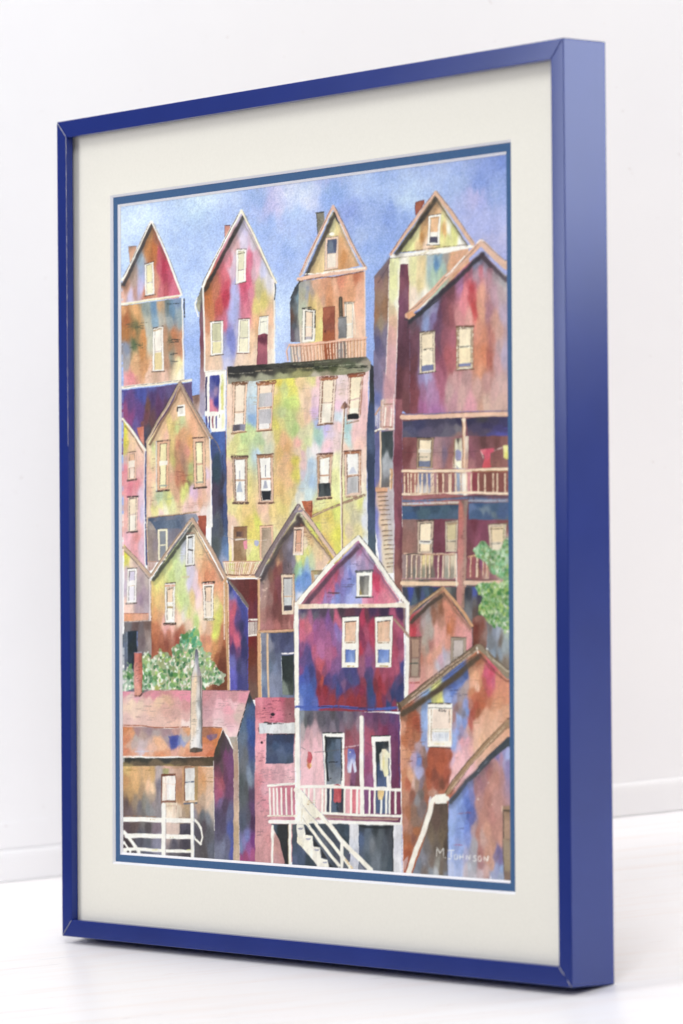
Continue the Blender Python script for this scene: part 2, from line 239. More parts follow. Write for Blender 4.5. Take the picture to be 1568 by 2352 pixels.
# balcony
P([(470,810),(500,715),(1390,640),(1388,870),(520,940)], [(560,830,'9a9c9c'),(600,880,'a8a8b0'),(660,830,'e0a888'),(760,820,'e8b090'),(930,800,'a04824'),(1000,800,'b05a34'),(1100,800,'808084'),(1140,800,'6a625c'),(1200,790,'e8b48c'),(1330,760,'ecb890'),(850,830,'e8b48c')], warp=.2)
P([(440,700),(500,700),(515,940),(440,940)], 'afbdec', 1, 1)
rail((505,720),(1390,645),(530,930),(1388,860), 24, 'f0d2bc', 13); rail((520,720),(1390,645),(540,930),(1388,860), 22, 'b8694a', 6, rough=.2)
L([(495,722),(700,715),(900,695),(1390,640)], 20, 'edb79c'); L([(500,740),(700,735),(900,715),(1390,662)], 6, 'b0603f', .3); L([(495,720),(462,800),(478,910)],14,'e8b496'); L([(470,790),(482,900)],5,'9a5a40',.3)
# ---- fourth house: yellow gable, back of the right side
O(1460, 1080)
P([(-10,-20),(170,-230),(170,1466),(-40,1500),(0,1100),(-20,600),(-10,300)], [
 (80,-80,'6a5a64'),(140,-120,'6f5a60'),(60,50,'8f6a64'),(130,60,'8f6f60'),(60,250,'8f705e'),(20,420,'94684c'),(110,350,'90684c'),(60,560,'92806a'),(40,650,'70667c'),(110,700,'736a84'),(60,850,'60587a'),(30,750,'52507a'),(80,1000,'7a6a86'),(60,1200,'6c6688'),(90,1150,'7f7288'),(60,1400,'6a70a8')], warp=.5)
L([(30,60),(150,-130),(175,-240)],10,'4f3a44',.2,.7); eave([(0,0),(165,-225)],26,'6f6068',.7)
P([(165,-220),(1080,-380),(1100,-100),(760,200),(420,420),(395,500),(265,560),(235,1480),(95,1480),(130,900),(150,500)], [
 (200,-100,'dfe0a4'),(230,-160,'e6e8b4'),(330,-170,'f0ebe0'),(340,-100,'eee8d8'),(440,-120,'e6e3a4'),(440,-30,'e6dfa4'),(520,-60,'e6cf9c'),(560,-150,'e2c890'),(520,60,'e4cf94'),(440,200,'eed8c4'),(480,300,'eee0d0'),
 (640,-200,'a8b8c0'),(640,-120,'9fb8b8'),(740,-250,'7fa0b8'),(720,-170,'4f80b8'),(680,-60,'a3bea8'),(700,40,'a8c0ac'),(760,-60,'a8c0a4'),(800,-120,'9fb8b0'),(830,-220,'a09a98'),(900,-200,'e0a078'),(960,-220,'e6a884'),(930,-120,'d8956c'),(860,-150,'d8a078'),
 (200,50,'e0e0a0'),(200,200,'e2e2ac'),(230,300,'ecead4'),(200,400,'d8c098'),(200,500,'d0a488'),(190,650,'d09c94'),(190,900,'cc9ca0'),(180,1100,'d09ca2'),(170,1300,'cf98a0'),(170,1450,'d8a0a0'),(560,200,'f0eadf')], warp=.4)
L([(160,-150),(150,300),(150,560),(130,900),(110,1400)], 7, 'efe8e4', .2); L([(268,-100),(262,500),(245,900),(232,1400)],9,'f0e8e6',.15); L([(245,1000),(238,1400)],6,'7f74c0',.3)
P([(285,-150),(380,-160),(392,60),(385,400),(360,440),(400,520),(400,1610),(232,1500),(262,560),(275,100)], [
 (320,-120,'5f3548'),(360,-100,'6f3a4c'),(330,60,'7a4454'),(350,200,'825066'),(300,350,'72405a'),(300,600,'5f3a4c'),(350,700,'5a3444'),(310,900,'502f3c'),(290,1100,'5a3038'),(270,1300,'5a2e36'),(350,1400,'6f3f44'),(380,1200,'6f3f4a')], warp=.5)
L([(385,-140),(388,390)],5,'d0603f',.4,.6)
# gable of it
O(1460, 590)
P([(230,1180),(700,500),(1075,1085),(660,1140)], [
 (700,620,'e0a872'),(750,680,'e6b484'),(640,700,'d8a878'),(620,800,'c88f5c'),(780,780,'e4e098'),(800,900,'e4a860'),(780,1000,'e6e08c'),(850,1000,'e4e28c'),(900,900,'e2e284'),(940,1000,'e6e68c'),(900,780,'ecebc4'),(860,900,'f2f0e4'),(1000,1060,'f3f0e8'),
 (560,900,'dca468'),(540,1000,'cc8844'),(510,1080,'e2c088'),(480,950,'e4e0a0'),(420,1060,'e4e494'),(380,1140,'dddf90'),(580,1080,'eccdb4')], warp=.4)
P([(175,1200),(1130,1080),(1160,1110),(760,1190),(170,1240)], 'f3efe8'); L([(320,1170),(780,1110),(1070,1085)],8,'5f4436',.25); L([(170,1248),(500,1205),(760,1185)],6,'6f5a44',.35); D(330,1150,1000,1215,9,'b8a060',.35,50,6)
eave([(690,520),(230,1165)], 56, '33302e', .9, (22, 26)); eave([(710,520),(1080,1075)], 22, '4f4a44', .75, (-16, 12))
P([(465,590),(570,562),(572,600),(480,740),(462,740)], [(500,620,'a8563c'),(540,640,'a04c38'),(490,700,'944838')]); L([(468,590),(565,564)],7,'4a2a2a',.2); L([(466,590),(462,730)],6,'5a3030',.2)
L([(703,480),(520,720),(350,950),(180,1195)], 34, 'dcae94'); L([(690,470),(490,720),(370,890),(180,1180)],6,'7a4a44',.25); L([(703,480),(860,680),(1000,880),(1130,1070)], 50, 'd8ac90'); L([(715,465),(880,670),(1020,870),(1138,1060)],7,'6f5a50',.25)
L([(690,515),(250,1150)],5,'4a4038',.35)
win([(620,745),(765,725),(745,1090),(605,1085)], 'f4f0e8', 26, 'e8b484', 'f2ebe2', .58, '4a3f38', 7, 7, 5, bottom='4a485c', bh=.2); L([(640,775),(740,762)],14,'c08a5a',.3)
# ---- red house far right
O(1460, 1080)
P([(400,500),(1230,-310),(1540,0),(1545,1600),(400,1600)], [
 (1230,-190,'9aa4c8'),(1180,-120,'8f98c0'),(1300,-130,'a8a0b8'),(1100,-70,'b86a80'),(1060,-30,'c8607a'),(1180,-60,'b08a98'),(1240,-70,'cc7080'),(1340,-60,'b88090'),(1420,-60,'b0a0a8'),(1500,50,'c0bcc0'),(1480,150,'b39aa0'),
 (1100,60,'d05460'),(1130,110,'cc3a44'),(1140,250,'d04a50'),(1160,340,'cf3f40'),(1050,180,'e07880'),(1020,300,'dc7a86'),(980,60,'b070a0'),(980,450,'d88a8c'),(1080,450,'dc9890'),(1240,200,'e89c84'),(1240,400,'e09a7c'),(1200,550,'e08e74'),(1250,700,'dc8668'),(1260,900,'e07c54'),(1200,900,'d8805c'),(1330,950,'b86050'),(1220,1060,'d88a68'),
 (1400,200,'b890a0'),(1340,400,'aa7482'),(1400,500,'c89080'),(1440,600,'c8988c'),(1350,650,'b87066'),(1450,800,'b8989c'),(1420,1000,'c49498'),(1500,400,'b09cb4'),(1500,900,'b0a0bc'),
 (880,120,'743f48'),(860,200,'6f3c48'),(800,350,'743f50'),(850,500,'7a4450'),(750,400,'5f3a54'),(600,500,'8090c4'),(600,400,'96a2d0'),(640,350,'a8a8d4'),(690,330,'8f88b8'),(680,480,'746494'),(720,600,'63405c'),(740,750,'6a4458'),(800,700,'844858'),(900,700,'a85a6c'),(880,500,'985058'),
 (930,850,'b45a60'),(850,900,'a85058'),(880,1000,'ac5a60'),(720,850,'7a4458'),(780,1000,'8f485c'),(740,1100,'a85a74'),(500,450,'70607a'),(450,600,'6a4a58'),(430,800,'5f3848'),(450,1000,'62363f'),(470,700,'6a4050'),(420,1200,'6c343e'),(450,1400,'7a3c44'),(550,1150,'8f80b4'),(600,1180,'a09ccc'),(560,1350,'a06a90'),(650,1300,'a57aa4'),(700,1400,'a874a0'),(760,1300,'a85a74'),(540,1500,'a05a8c'),(700,1520,'a868a4'),
 (900,1150,'c09090'),(850,1300,'c09898'),(1000,1400,'c89c98'),(900,1450,'b88490'),(1050,1200,'b88c8c'),(1200,1300,'c89a92'),(1300,1200,'c08c88'),(1400,1300,'c89c98'),(1450,1200,'c4a09c'),(1300,1500,'cca898'),(1450,1500,'cba59a'),(1100,1550,'d890a0'),(1250,1560,'c89480')], warp=.8)
eave([(1230,-310),(960,-50),(380,480)], 60, '2e2c34', .9, (22, 38)); eave([(1240,-310),(1540,0)], 56, '3f3440', .85, (-10, 40)); eave([(1240,-310),(1350,-180)], 40, '3f343c', .7, (-14, 50))
L([(1230,-410),(1000,-170),(830,-20),(650,180),(480,340),(370,440)], 62, 'd9a68a'); L([(1215,-410),(1100,-280),(820,-10),(640,190),(480,330),(360,410)],7,'6f5048',.3); L([(1100,-320),(820,20),(560,270)],12,'f0cdb4',.3,.7); P([(355,420),(430,390),(470,440),(380,490)],'d89468')
L([(1232,-410),(1340,-300),(1460,-190),(1545,-110)], 78, 'dab09a'); L([(1250,-425),(1350,-330),(1480,-220),(1540,-180)],7,'7a6a64',.35); L([(1180,-400),(1220,-440),(1260,-425)],12,'f0e8e4',.1); L([(1040,-250),(880,-70),(820,-20)],16,'f0e8e2',.2)
L([(340,490),(420,495),(500,440),(620,350),(760,240)],12,'2f3338',.2); L([(385,500),(370,700)],7,'3a2f38',.4,.7)
L([(1300,0),(1310,300),(1335,700),(1340,950)],7,'8f5060',.4,.6); L([(1295,1150),(1300,1460)],6,'8f6068',.5,.6)
win([(520,635),(690,618),(698,1095),(515,1120)], 'ecdcc0', 20, 'f0dcba', 'f3e4c8', .42, '5a4a44', 14, 12, 10, bottom='68709c', bh=.14, bar='4a4038'); L([(545,660),(640,650)],18,'a08f74',.3)
L([(565,842),(590,838)],12,'2f302c',.1); L([(640,838),(660,846)],10,'2f302c',.2)
win([(945,575),(1140,568),(1135,1065),(940,1080)], 'f0ead6', 24, 'f1dfbe', 'eed9b0', .46, '6a4a3a', 20, 14, 14, bottom='727aa6', bh=.1, bar='6a5c4a'); L([(990,812),(1095,798)],9,'2f302c',.45); L([(950,590),(948,1060)],16,'94704c',.3,.8); L([(1132,600),(1125,1050)],12,'94704c',.3,.8); L([(960,1050),(1100,1035)],12,'c8a068',.2)
# ---- blue gap and dark side walls around the tall block
O(460, 1560)
P([(1085,365),(1240,350),(1262,700),(1285,1100),(1290,1466),(1080,1466),(1070,500)], [
 (1150,400,'3a5cb4'),(1200,500,'3f5cae'),(1110,520,'3a4a80'),(1220,700,'3f5490'),(1150,700,'2f4258'),(1140,850,'2f4250'),(1200,950,'363545'),(1130,1000,'453c52'),(1200,1150,'3c3444'),(1110,1200,'4a4258'),(1230,1000,'4a5a90'),(1250,1200,'3f4a80'),(1150,1400,'505560'),(1250,1400,'3c4a7c'),(1150,1800,'4c565c'),(1130,1600,'4a5058'),(1250,1600,'4a6090'),(1240,1750,'6c84b0')], warp=.5)
P([(1085,1370),(1290,1370),(1290,1900),(1220,2000),(1080,1700)], [(1130,1400,'4c5264'),(1190,1500,'4a4e58'),(1150,1700,'50585c'),(1250,1400,'3c4a74'),(1240,1600,'4f6a98'),(1250,1750,'5c7cb0'),(1240,1850,'8f98b8')], warp=.5)
L([(1083,380),(1085,900),(1092,1400)],8,'2c48b4',.1); S([(1215,640),(1215,1466)],10,'2a2c3c',.6); L([(1245,350),(1262,760),(1288,1250),(1285,1466)],10,'6a3c48',.2)
# ---- the tall block
O(960, 1560)
P([(-235,-400),(0,-400),(1400,-500),(1425,-440),(1400,300),(1392,800),(1405,1466),(1420,1900),(-210,1900),(-235,1000)], [
 (-220,-150,'f0cdb4'),(-100,-200,'d8c4b0'),(-220,0,'efcbb4'),(-200,200,'efc9b4'),(-180,400,'e8d8b8'),(-120,440,'dddc8c'),(-30,420,'b8d08a'),(-150,540,'e6dd90'),(-50,560,'cfdc90'),(-200,800,'edc0ac'),(-200,1050,'ecc09c'),(-150,1250,'e8d890'),(-60,1000,'e8d87c'),(-20,1300,'e8c478'),(-170,1400,'f0c8b4'),(-100,1300,'e9d07c'),
 (60,-100,'c9d6de'),(70,-50,'b8d0e0'),(60,100,'b8cbe2'),(60,200,'88b0e4'),(20,300,'c5de98'),(60,380,'cbdc98'),(-30,200,'c4d4e0'),(160,470,'b0c898'),(150,540,'ccd49c'),(110,430,'b4cc98'),(250,430,'dccfb4'),(240,540,'c8ccb4'),(120,590,'bcd4e4'),(200,400,'dcd4c0'),
 (380,-220,'e8d040'),(330,-100,'eccf8c'),(350,-50,'e6d468'),(430,-150,'c4cc7c'),(520,-220,'ece44c'),(540,-100,'e4dc58'),(500,-50,'dcdc60'),(470,-60,'ccd880'),(480,50,'b8d070'),(530,20,'cce070'),(430,150,'bcc88c'),(500,200,'c0d080'),(520,280,'c4d488'),(400,250,'dcd080'),(560,330,'b0cc7c'),(340,300,'dccf58'),(350,400,'d4c068'),
 (620,-200,'f0cc90'),(760,-230,'e8dc8c'),(650,-50,'eecba8'),(700,-50,'efc8a4'),(690,50,'ecc8ac'),(630,220,'e0c490'),(700,200,'ecc0a4'),(740,350,'d8d4a8'),(640,400,'d4d0a4'),(820,380,'a4c8b4'),(840,450,'9cc4c0'),(700,480,'ccd49c'),(660,560,'d8d498'),(830,-220,'f0c0c4'),(800,-100,'edc8cc'),(790,0,'e4c0d0'),(780,150,'d8b4dc'),(830,300,'a8b4e0'),(920,350,'c0b4e4'),(960,400,'dcc8dc'),(950,520,'f0c4cc'),(960,570,'ecc4d8'),
 (430,460,'e8ae7c'),(460,520,'e6a868'),(380,600,'e4b468'),(450,650,'e6b080'),(420,800,'e2b07c'),(500,750,'e4ac70'),(560,700,'e4cf48'),(560,850,'e8d854'),(480,950,'e6b47c'),(380,1000,'e4b86c'),(520,1050,'e4c880'),(450,1150,'e4c074'),(400,1250,'e6cf74'),(320,1300,'e8c87c'),(600,500,'ecaca0'),(640,620,'e8bcc0'),(640,750,'e4c0c0'),(590,620,'e8c8a8'),(640,850,'cfc4d4'),
 (720,620,'dcdcdc'),(740,750,'b0c8e0'),(700,900,'bccfde'),(760,950,'a8c4e4'),(650,1000,'c4d4dc'),(720,1080,'c8dce0'),(800,560,'e4dce0'),(600,1100,'dcdcd0'),(560,1250,'e0dcb0'),(640,1120,'e8e4d4'),(860,1200,'e4e49c'),(960,1180,'ece48c'),(820,1350,'e0c45c'),(950,1350,'e4cc54'),(1050,1300,'dce264'),(900,1440,'e8cf74'),(880,1650,'e4b858'),(950,1750,'ecc44c'),(1060,1550,'e8e244'),(1060,1700,'e6e052'),(820,1450,'dfe658'),
 (1060,-250,'e2ccd0'),(1090,-100,'e8ccc8'),(1060,-50,'e6c8cc'),(1060,50,'e4bcd0'),(1060,200,'ccd8e4'),(1060,300,'e8c4c4'),(1060,500,'e8cccc'),(1030,700,'e6e4b4'),(1030,900,'e8e8a0'),(1060,1050,'e8eca4'),(1160,300,'acd4d8'),(1180,420,'b8d8dc'),(1180,480,'c4dcd8'),(1160,550,'ecc8b4'),(1260,350,'ecbcbc'),(1300,500,'f0c0b4'),(1250,400,'ecc0c0'),(1380,-200,'ecc8c8'),(1370,0,'ecbcc0'),(1380,300,'ecbcbc'),(1350,700,'efd0c0'),(1370,900,'f0dccc'),(1340,1000,'f0e4cc'),
 (1200,1250,'d4cc9c'),(1250,1350,'ccc4a0'),(1180,1500,'d4c0a0'),(1150,1350,'e0d494'),(1380,1200,'e4e6ec'),(1380,1400,'dce0ea'),(1330,1180,'e2e080'),(1300,1500,'e0d494'),(1150,1700,'ecd490'),(1250,1700,'e8dc98'),(1370,1700,'d8dfe8'),
 (40,1450,'e8c860'),(60,1550,'ecd85c'),(0,1700,'e8d898'),(50,1800,'e0e07c'),(120,1430,'e4e458'),(340,1550,'e8dca0'),(380,1450,'e8cf8c'),(200,1250,'ecbca0'),(220,1350,'ecc4a4'),(-150,1600,'edccb4'),(-100,1700,'e4e474')], warp=.55, asp=1.6, pw=2.1)
for b in ((-220,400,100,900),(350,-350,560,300),(380,450,600,900),(600,-200,780,300),(1050,-250,1100,-50),(900,300,1380,560),(0,900,600,1450),(780,1200,1380,1500),(20,-250,100,50),(640,1150,900,1250)): D(*b, 9, 'a08868', .45, 85, 3.6)
P([(1425,-440),(1480,-400),(1520,-330),(1515,-100),(1490,200),(1490,800),(1500,1200),(1500,1900),(1410,1900),(1405,1000),(1390,700),(1400,200),(1430,-100)], [(1460,-350,'2c3038'),(1480,-250,'26282c'),(1460,-100,'2f363c'),(1450,200,'34446a'),(1450,500,'46587c'),(1440,700,'2f3c58'),(1450,900,'2c3a58'),(1460,1100,'34405c'),(1460,1400,'3f5070'),(1450,1700,'46586a')], warp=.5, asp=3)
L([(1420,-420),(1425,0)],6,'e8e4ea',.1); L([(1492,900),(1500,1250),(1510,1500)],10,'4a50c0',.2)
# cornice
O(960, 1100)
P([(-230,975),(0,962),(460,930),(1000,890),(1390,860),(1440,920),(1440,1010),(1350,1060),(700,1095),(0,1150),(-220,1180)], [
 (-200,1000,'2c2c2e'),(0,990,'2a2a2c'),(150,980,'33322f'),(380,970,'3f3f3a'),(540,985,'34352f'),(700,960,'3c3c34'),(900,930,'4a4a3c'),(1100,910,'4c4c3e'),(1300,890,'4f5046'),(1400,930,'9a8f80'),(1400,980,'9c9688'),
 (-150,1070,'2c2c2c'),(50,1060,'2f2e2c'),(250,1035,'3c3a36'),(420,1020,'3f4034'),(520,1010,'55553f'),(700,1020,'4f5038'),(850,1000,'4a5036'),(1000,990,'4a4f34'),(1200,970,'4c5440'),(1330,1000,'8a8a74'),
 (-180,1140,'8f8c80'),(0,1110,'9a9880'),(200,1100,'a0a088'),(420,1080,'a2a478'),(600,1060,'98965f'),(700,1060,'94905c'),(900,1060,'908870'),(1100,1030,'8f8f70'),(1250,1020,'8f8f74'),(800,1080,'bcb4a0')], warp=.3, asp=.6, pw=2.2)
L([(100,1030),(300,1020)],10,'c8b090',.5,.7); L([(560,1000),(760,990)],12,'8f7f5a',.45); L([(760,985),(1000,965),(1370,945)],7,'b0b098',.45); L([(540,950),(1100,905)],10,'8a8a78',.55,.6); D(0,960,1350,1000,30,'20211f',.5,60,7); D(500,960,1350,1020,16,'20251c',.55,80,8)
O(460, 1100); L([(1290,1055),(1400,1060),(1568,1045)],9,'8f8a80',.5); L([(1262,1000),(1265,1100),(1250,1466)],6,'a07868',.5,.8)
# windows of the block
O(460, 1560)
def bw(q, **k):
    k.setdefault('fr','edc9b0'); k.setdefault('w',26); k.setdefault('pane','efd9c0'); k.setdefault('dk','6a4434'); k.setdefault('side',9); k.setdefault('top',10); k.setdefault('sill',10); win(q, **k)
bw([(1335,-205),(1500,-215),(1475,360),(1325,375)], pane='efdcc6', pane2='efe6da', mid=.58, bottom='77778c', bh=.11, wt=22, bar='a08468', dk='6f4a34', top=26); P([(1335,280),(1475,270),(1470,345),(1335,350)],[(1360,330,'55505c'),(1450,290,'7f8098')]); L([(1320,385),(1490,358)],14,'a47850',.2)
bw([(1325,650),(1500,650),(1500,1190),(1345,1190)], fr='c8a890', pane='f0eee9', pane2='f0eee9', mid=.5, top=24, dk='5a443c', sill=20, bar='c09880', side=12); L([(1328,668),(1495,668)],22,'94705a',.15); P([(1403,940),(1425,940),(1448,1060),(1375,1066)],'a8b4c8',.9); L([(1410,815),(1410,910)],8,'8a8ca4',.1); L([(1460,1080),(1480,1130)],4,'a0a4b4',.3)
bw([(1345,1470),(1500,1465),(1480,1900),(1340,1900)], fr='e8c4a0', pane='9c7656', pane2='a88464', mid=.4, top=8, sill=0, w=10); 
O(960, 1560)
bw([(125,-205),(325,-225),(285,340),(110,355)], fr='ecc4a8', pane='edd6c0', pane2='e8e4e4', mid=.58, top=30, dk='7a4a34', w=26, wt=24, bar='b88468'); P([(148,-90),(298,-100),(292,60),(140,70)],[(200,-60,'b8b8bc'),(250,20,'bcb8c0')],.95); P([(135,100),(285,90),(278,260),(135,270)],[(180,130,'c0bdc4'),(250,200,'bab8c0')],.95); L([(130,85),(290,70)],7,'a8624a',.2); L([(120,352),(280,335)],14,'8a5a40',.2); L([(128,-190),(320,-208)],26,'a4643f',.2)
bw([(858,-265),(1040,-275),(1005,270),(830,280)], fr='ecd8c8', pane='f1dfc4', pane2='efe6d8', mid=.53, top=30, dk='6f4030', w=28, wt=24, bar='a88468', side=14); L([(862,-250),(1038,-262)],28,'a4603f',.2); L([(860,275),(1000,262)],26,'7a5a44',.2)
bw([(1185,-300),(1360,-320),(1320,190),(1165,240)], fr='ebcfc4', pane='f1e0c0', pane2='f2e2c8', mid=.55, top=30, dk='6f4030', w=24, wt=24, bar='a88468', side=12, sill=0); L([(1190,-285),(1345,-300)],30,'9a4c30',.15); L([(1348,-260),(1320,150)],14,'b07860',.3); P([(1172,160),(1200,148),(1300,145),(1310,190),(1290,212),(1175,215)],'1f2024'); L([(1165,262),(1300,230)],18,'9a7a64',.35); P([(1195,90),(1300,80),(1298,140),(1195,148)],'f0ead8')
bw([(115,630),(305,620),(310,1185),(145,1190)], fr='d8b098', pane='f0eeea', pane2='f0eeea', mid=.5, top=14, dk='6a4a3c', sill=18, bar='b06850', side=10, w=30, wt=30); L([(125,652),(300,645)],28,'a87454',.15); L([(215,750),(217,880)],8,'6f6c84',.1); P([(205,930),(225,930),(245,1010),(190,1020)],[(215,960,'a0a4bc'),(215,1010,'c0c0cc')],.9); P([(172,1050),(275,1042),(278,1150),(180,1155)],'22262c')
bw([(815,625),(995,610),(975,1130),(825,1140)], fr='d8b49c', pane='f0ede6', pane2='f0ede6', mid=.48, top=18, dk='5a3c34', sill=18, bar='a86850', side=10, w=30, wt=26); L([(830,665),(985,635)],34,'b07c5c',.15); L([(832,660),(840,1050)],18,'b8906f',.2); P([(835,962),(972,952),(975,1105),(835,1112)],[(860,990,'30363c'),(940,1000,'24282c'),(880,1070,'4c5456'),(950,1080,'3c4448')])
bw([(1135,590),(1325,575),(1330,1095),(1140,1110)], fr='e4c4b0', pane='eceae8', pane2='c4c2c4', mid=.54, top=14, dk='6a4438', sill=0, bar='a86f50', side=12, w=28, wt=30); L([(1145,612),(1320,595)],26,'a4603f',.15); P([(1215,770),(1240,765),(1280,840),(1180,850)],'c0c4d4',.9); L([(1318,600),(1325,980)],14,'c0805c',.3); L([(1160,1118),(1280,1112)],24,'a8806c',.25); L([(1160,885),(1330,865)],10,'8f6048',.25); P([(1165,900),(1280,890),(1270,1050),(1160,1095)],[(1200,950,'c8c6cc'),(1260,950,'a8a8ac'),(1220,1040,'b4b2b8')],.7)
# lamp-topped pole and sloping ledge
L([(1370,1095),(1250,1145),(1120,1195),(960,1250),(760,1345)], 26, 'a08068', .1); L([(1365,1085),(1250,1130),(1110,1180),(960,1240),(760,1325)],6,'6a4a3c',.4); L([(960,1245),(780,1330)],9,'d4b490',.3)
L([(1135,90),(1122,330),(1108,520),(1100,900),(1105,1200),(1112,1810)], 22, 'dcc0a8'); L([(1122,90),(1110,330),(1096,520),(1088,900),(1093,1200),(1100,1810)], 7, 'f2ece0'); L([(1140,90),(1124,330),(1112,520),(1104,900),(1109,1200),(1114,1810)], 9, '6a463c', .15); L([(1088,700),(1085,1150)],8,'f0ece2',.2)
P([(1140,0),(1195,75),(1140,92),(1088,85),(1095,60)], [(1110,70,'b88a74'),(1150,30,'7a5448'),(1170,70,'b48a78'),(1150,60,'5f4440')])
# lower door/window with washing line and its balcony
O(960, 2020)
win([(150,80),(305,70),(300,460),(150,470)], 'e8b898', 26, 'b09a84', 'b8a088', .3, '7a5040', 7, 0, 6); P([(175,125),(280,125),(285,300),(270,460),(175,460)],[(200,150,'9c8874'),(250,300,'b8a08c'),(200,400,'b4a08a')])
blob(115,280,30,34,'a8acd0'); L([(0,240),(130,250),(230,240)],5,'e8dcd0',.1); blob(-5,300,12,40,'e0708a')
O(460, 2020)
P([(1345,90),(1500,85),(1490,480),(1340,480)], [(1400,120,'8a5a3c'),(1400,250,'a07c5c'),(1450,350,'a88a68'),(1380,430,'94704c'),(1480,430,'9a6c48')]); P([(1375,145),(1455,140),(1455,205),(1375,205)],[(1400,160,'5a4440'),(1440,190,'8a6050')]); L([(1345,90),(1500,82)],9,'6f5040',.25); L([(1325,80),(1330,480)],22,'f0d8c8')
L([(1215,185),(1330,230),(1400,235),(1568,245)],5,'8f8890',.2); L([(1370,240),(1480,225)],18,'e8e0dc',.1,.8); P([(1455,250),(1500,240),(1505,340),(1470,355)],'e48098',1,1.2)
P([(1210,490),(1750,480),(1640,640),(1240,650)], [(1260,600,'e8d898'),(1320,600,'d8dc74'),(1380,560,'c8905c'),(1450,600,'dccf7c'),(1550,560,'d8a868'),(1230,560,'c0b0a8'),(1600,560,'d8dc9c')], warp=.3)
rail((1225,500),(1700,490),(1250,640),(1620,640),22,'efdfd0',11); rail((1235,500),(1700,490),(1260,640),(1620,640),17,'b8684c',6,rough=.25)
L([(1215,495),(1450,492),(1640,488)],11,'c88a6c',.2); L([(1215,505),(1640,500)],7,'f0dccc',.2); L([(1255,650),(1400,655),(1550,650),(1600,655)],18,'7a4030',.15); L([(1245,668),(1640,672)],24,'eec8a0',.05)

# ---- left column: small pink house
O(460, 1560)
L([(312,600),(322,900),(312,1300),(325,1466),(330,1900)],26,'35427c',.05); S([(322,400),(318,560)],30,'3a3c52',.8)
P([(215,310),(295,290),(298,540),(225,380)], [(230,330,'c8604c'),(260,360,'cf6a52'),(280,450,'d88070')]); P([(262,240),(298,235),(298,300),(262,295)],'7f4a48',.8)
P([(60,230),(310,580),(300,1466),(305,1950),(180,1820),(60,1800)], [
 (75,320,'e8e028'),(80,450,'e6d824'),(110,480,'e4cf50'),(80,580,'dccc60'),(150,400,'f0c8a4'),(140,520,'f0c4a4'),(250,560,'f0c4b0'),(230,700,'ecbca8'),(240,850,'e8b0b0'),(90,680,'d8b0b0'),(80,780,'ec8494'),(80,900,'ee94a0'),
 (140,1000,'e8788c'),(220,1000,'e4808c'),(120,1080,'ea8498'),(180,1100,'ea94a0'),(260,1100,'e0c4d8'),(280,1300,'ccc0e0'),(80,1200,'ecb0a4'),(80,1400,'ecb0a8'),(230,1300,'e8b8c4'),(240,1450,'ecb0b0'),(120,1600,'f0b0c0'),(230,1600,'ee9494'),(200,1720,'eea0a8'),(280,1700,'dcb8d0')], warp=.5)
D(80,470,110,520,3,'6a6a20',.6,20,4)
L([(60,210),(150,330),(310,575)],30,'efebe0'); L([(62,200),(200,370),(310,545)],6,'6a5a50',.3); L([(75,290),(190,430),(290,610)],13,'7f6450',.2); L([(305,590),(300,1000),(305,1466)],9,'efeaf0')
win([(105,600),(210,590),(205,915),(110,930)], 'ecbca4', 22, 'e8b490', 'efd8c8', .55, '4f4440', 7, 15, 6, bar='b08878'); P([(120,700),(190,690),(190,770),(120,780)],'f3eee6',.8)
win([(110,1120),(230,1110),(215,1520),(110,1530)], 'f0d0bc', 20, 'f0dcc0', 'f0e8dc', .5, '3f3438', 14, 14, 7, bar='b0a4a4')
# ---- left-centre tan house
P([(325,500),(600,80),(720,-200),(1050,420),(1085,700),(1095,1466),(950,1500),(700,1500),(330,1480)], [
 (720,-100,'eab890'),(760,-40,'ecba94'),(640,150,'e8b890'),(800,100,'f0b890'),(740,230,'c4cc94'),(680,320,'d0dc8c'),(600,240,'ecd078'),(640,300,'dcc070'),(540,320,'e8b888'),(560,400,'f0b8a0'),(850,250,'f0ac80'),(880,330,'efac84'),(750,350,'dc9c6c'),(700,400,'e09c68'),(950,350,'eab48c'),
 (450,420,'ecc898'),(380,560,'efd0a8'),(400,540,'d0dc94'),(350,700,'ecb890'),(400,680,'e8d8a0'),(440,900,'ecb89c'),(360,850,'ecb498'),(360,1050,'ecb494'),(430,1000,'efd8ac'),(620,500,'e0c074'),(640,700,'c8b868'),(610,800,'e0b890'),(700,500,'d08060'),(740,560,'b88064'),(700,650,'b4805c'),(760,700,'ac7c68'),(800,600,'dc8c78'),
 (830,500,'e8a05c'),(830,650,'dcac6c'),(720,800,'c8805c'),(790,820,'a88468'),(700,880,'b87058'),(760,900,'bc6c4c'),(690,950,'c87858'),(840,780,'acb878'),(840,900,'c0bc60'),(830,950,'7f7450'),(800,1000,'d0d468'),(760,1080,'dce078'),(640,1000,'d8a884'),(680,1100,'d8a484'),(620,900,'d89c80'),
 (850,1050,'d8b4d8'),(900,1070,'e0b4d0'),(950,1050,'ecb4a8'),(1040,700,'efc8a0'),(1040,850,'e4c8dc'),(1050,1000,'ecc0b8'),(1000,1100,'e8b498'),(950,1200,'e4a888'),(850,1200,'f0c0b8'),(780,1250,'f0c8c0'),(900,1280,'efccc8'),(450,1120,'b0c4a0'),(500,1120,'b4c8a8'),(420,1180,'d8c8a4'),(560,1110,'c4cc8c'),(600,1150,'dfe07c'),(500,1200,'e4e490'),(400,1250,'e6dc88'),(440,1280,'e8e090'),(560,1290,'ece8c8'),(640,1200,'e8e8a8'),(500,1310,'f0cfc8'),(360,1150,'eac0a4'),(360,1300,'edc8ac'),(340,1420,'ecd4bc'),(1050,1300,'f0e8e4'),(1060,1450,'f0eeea'),(980,1300,'f0dcd8')], warp=.5, pw=2.0)
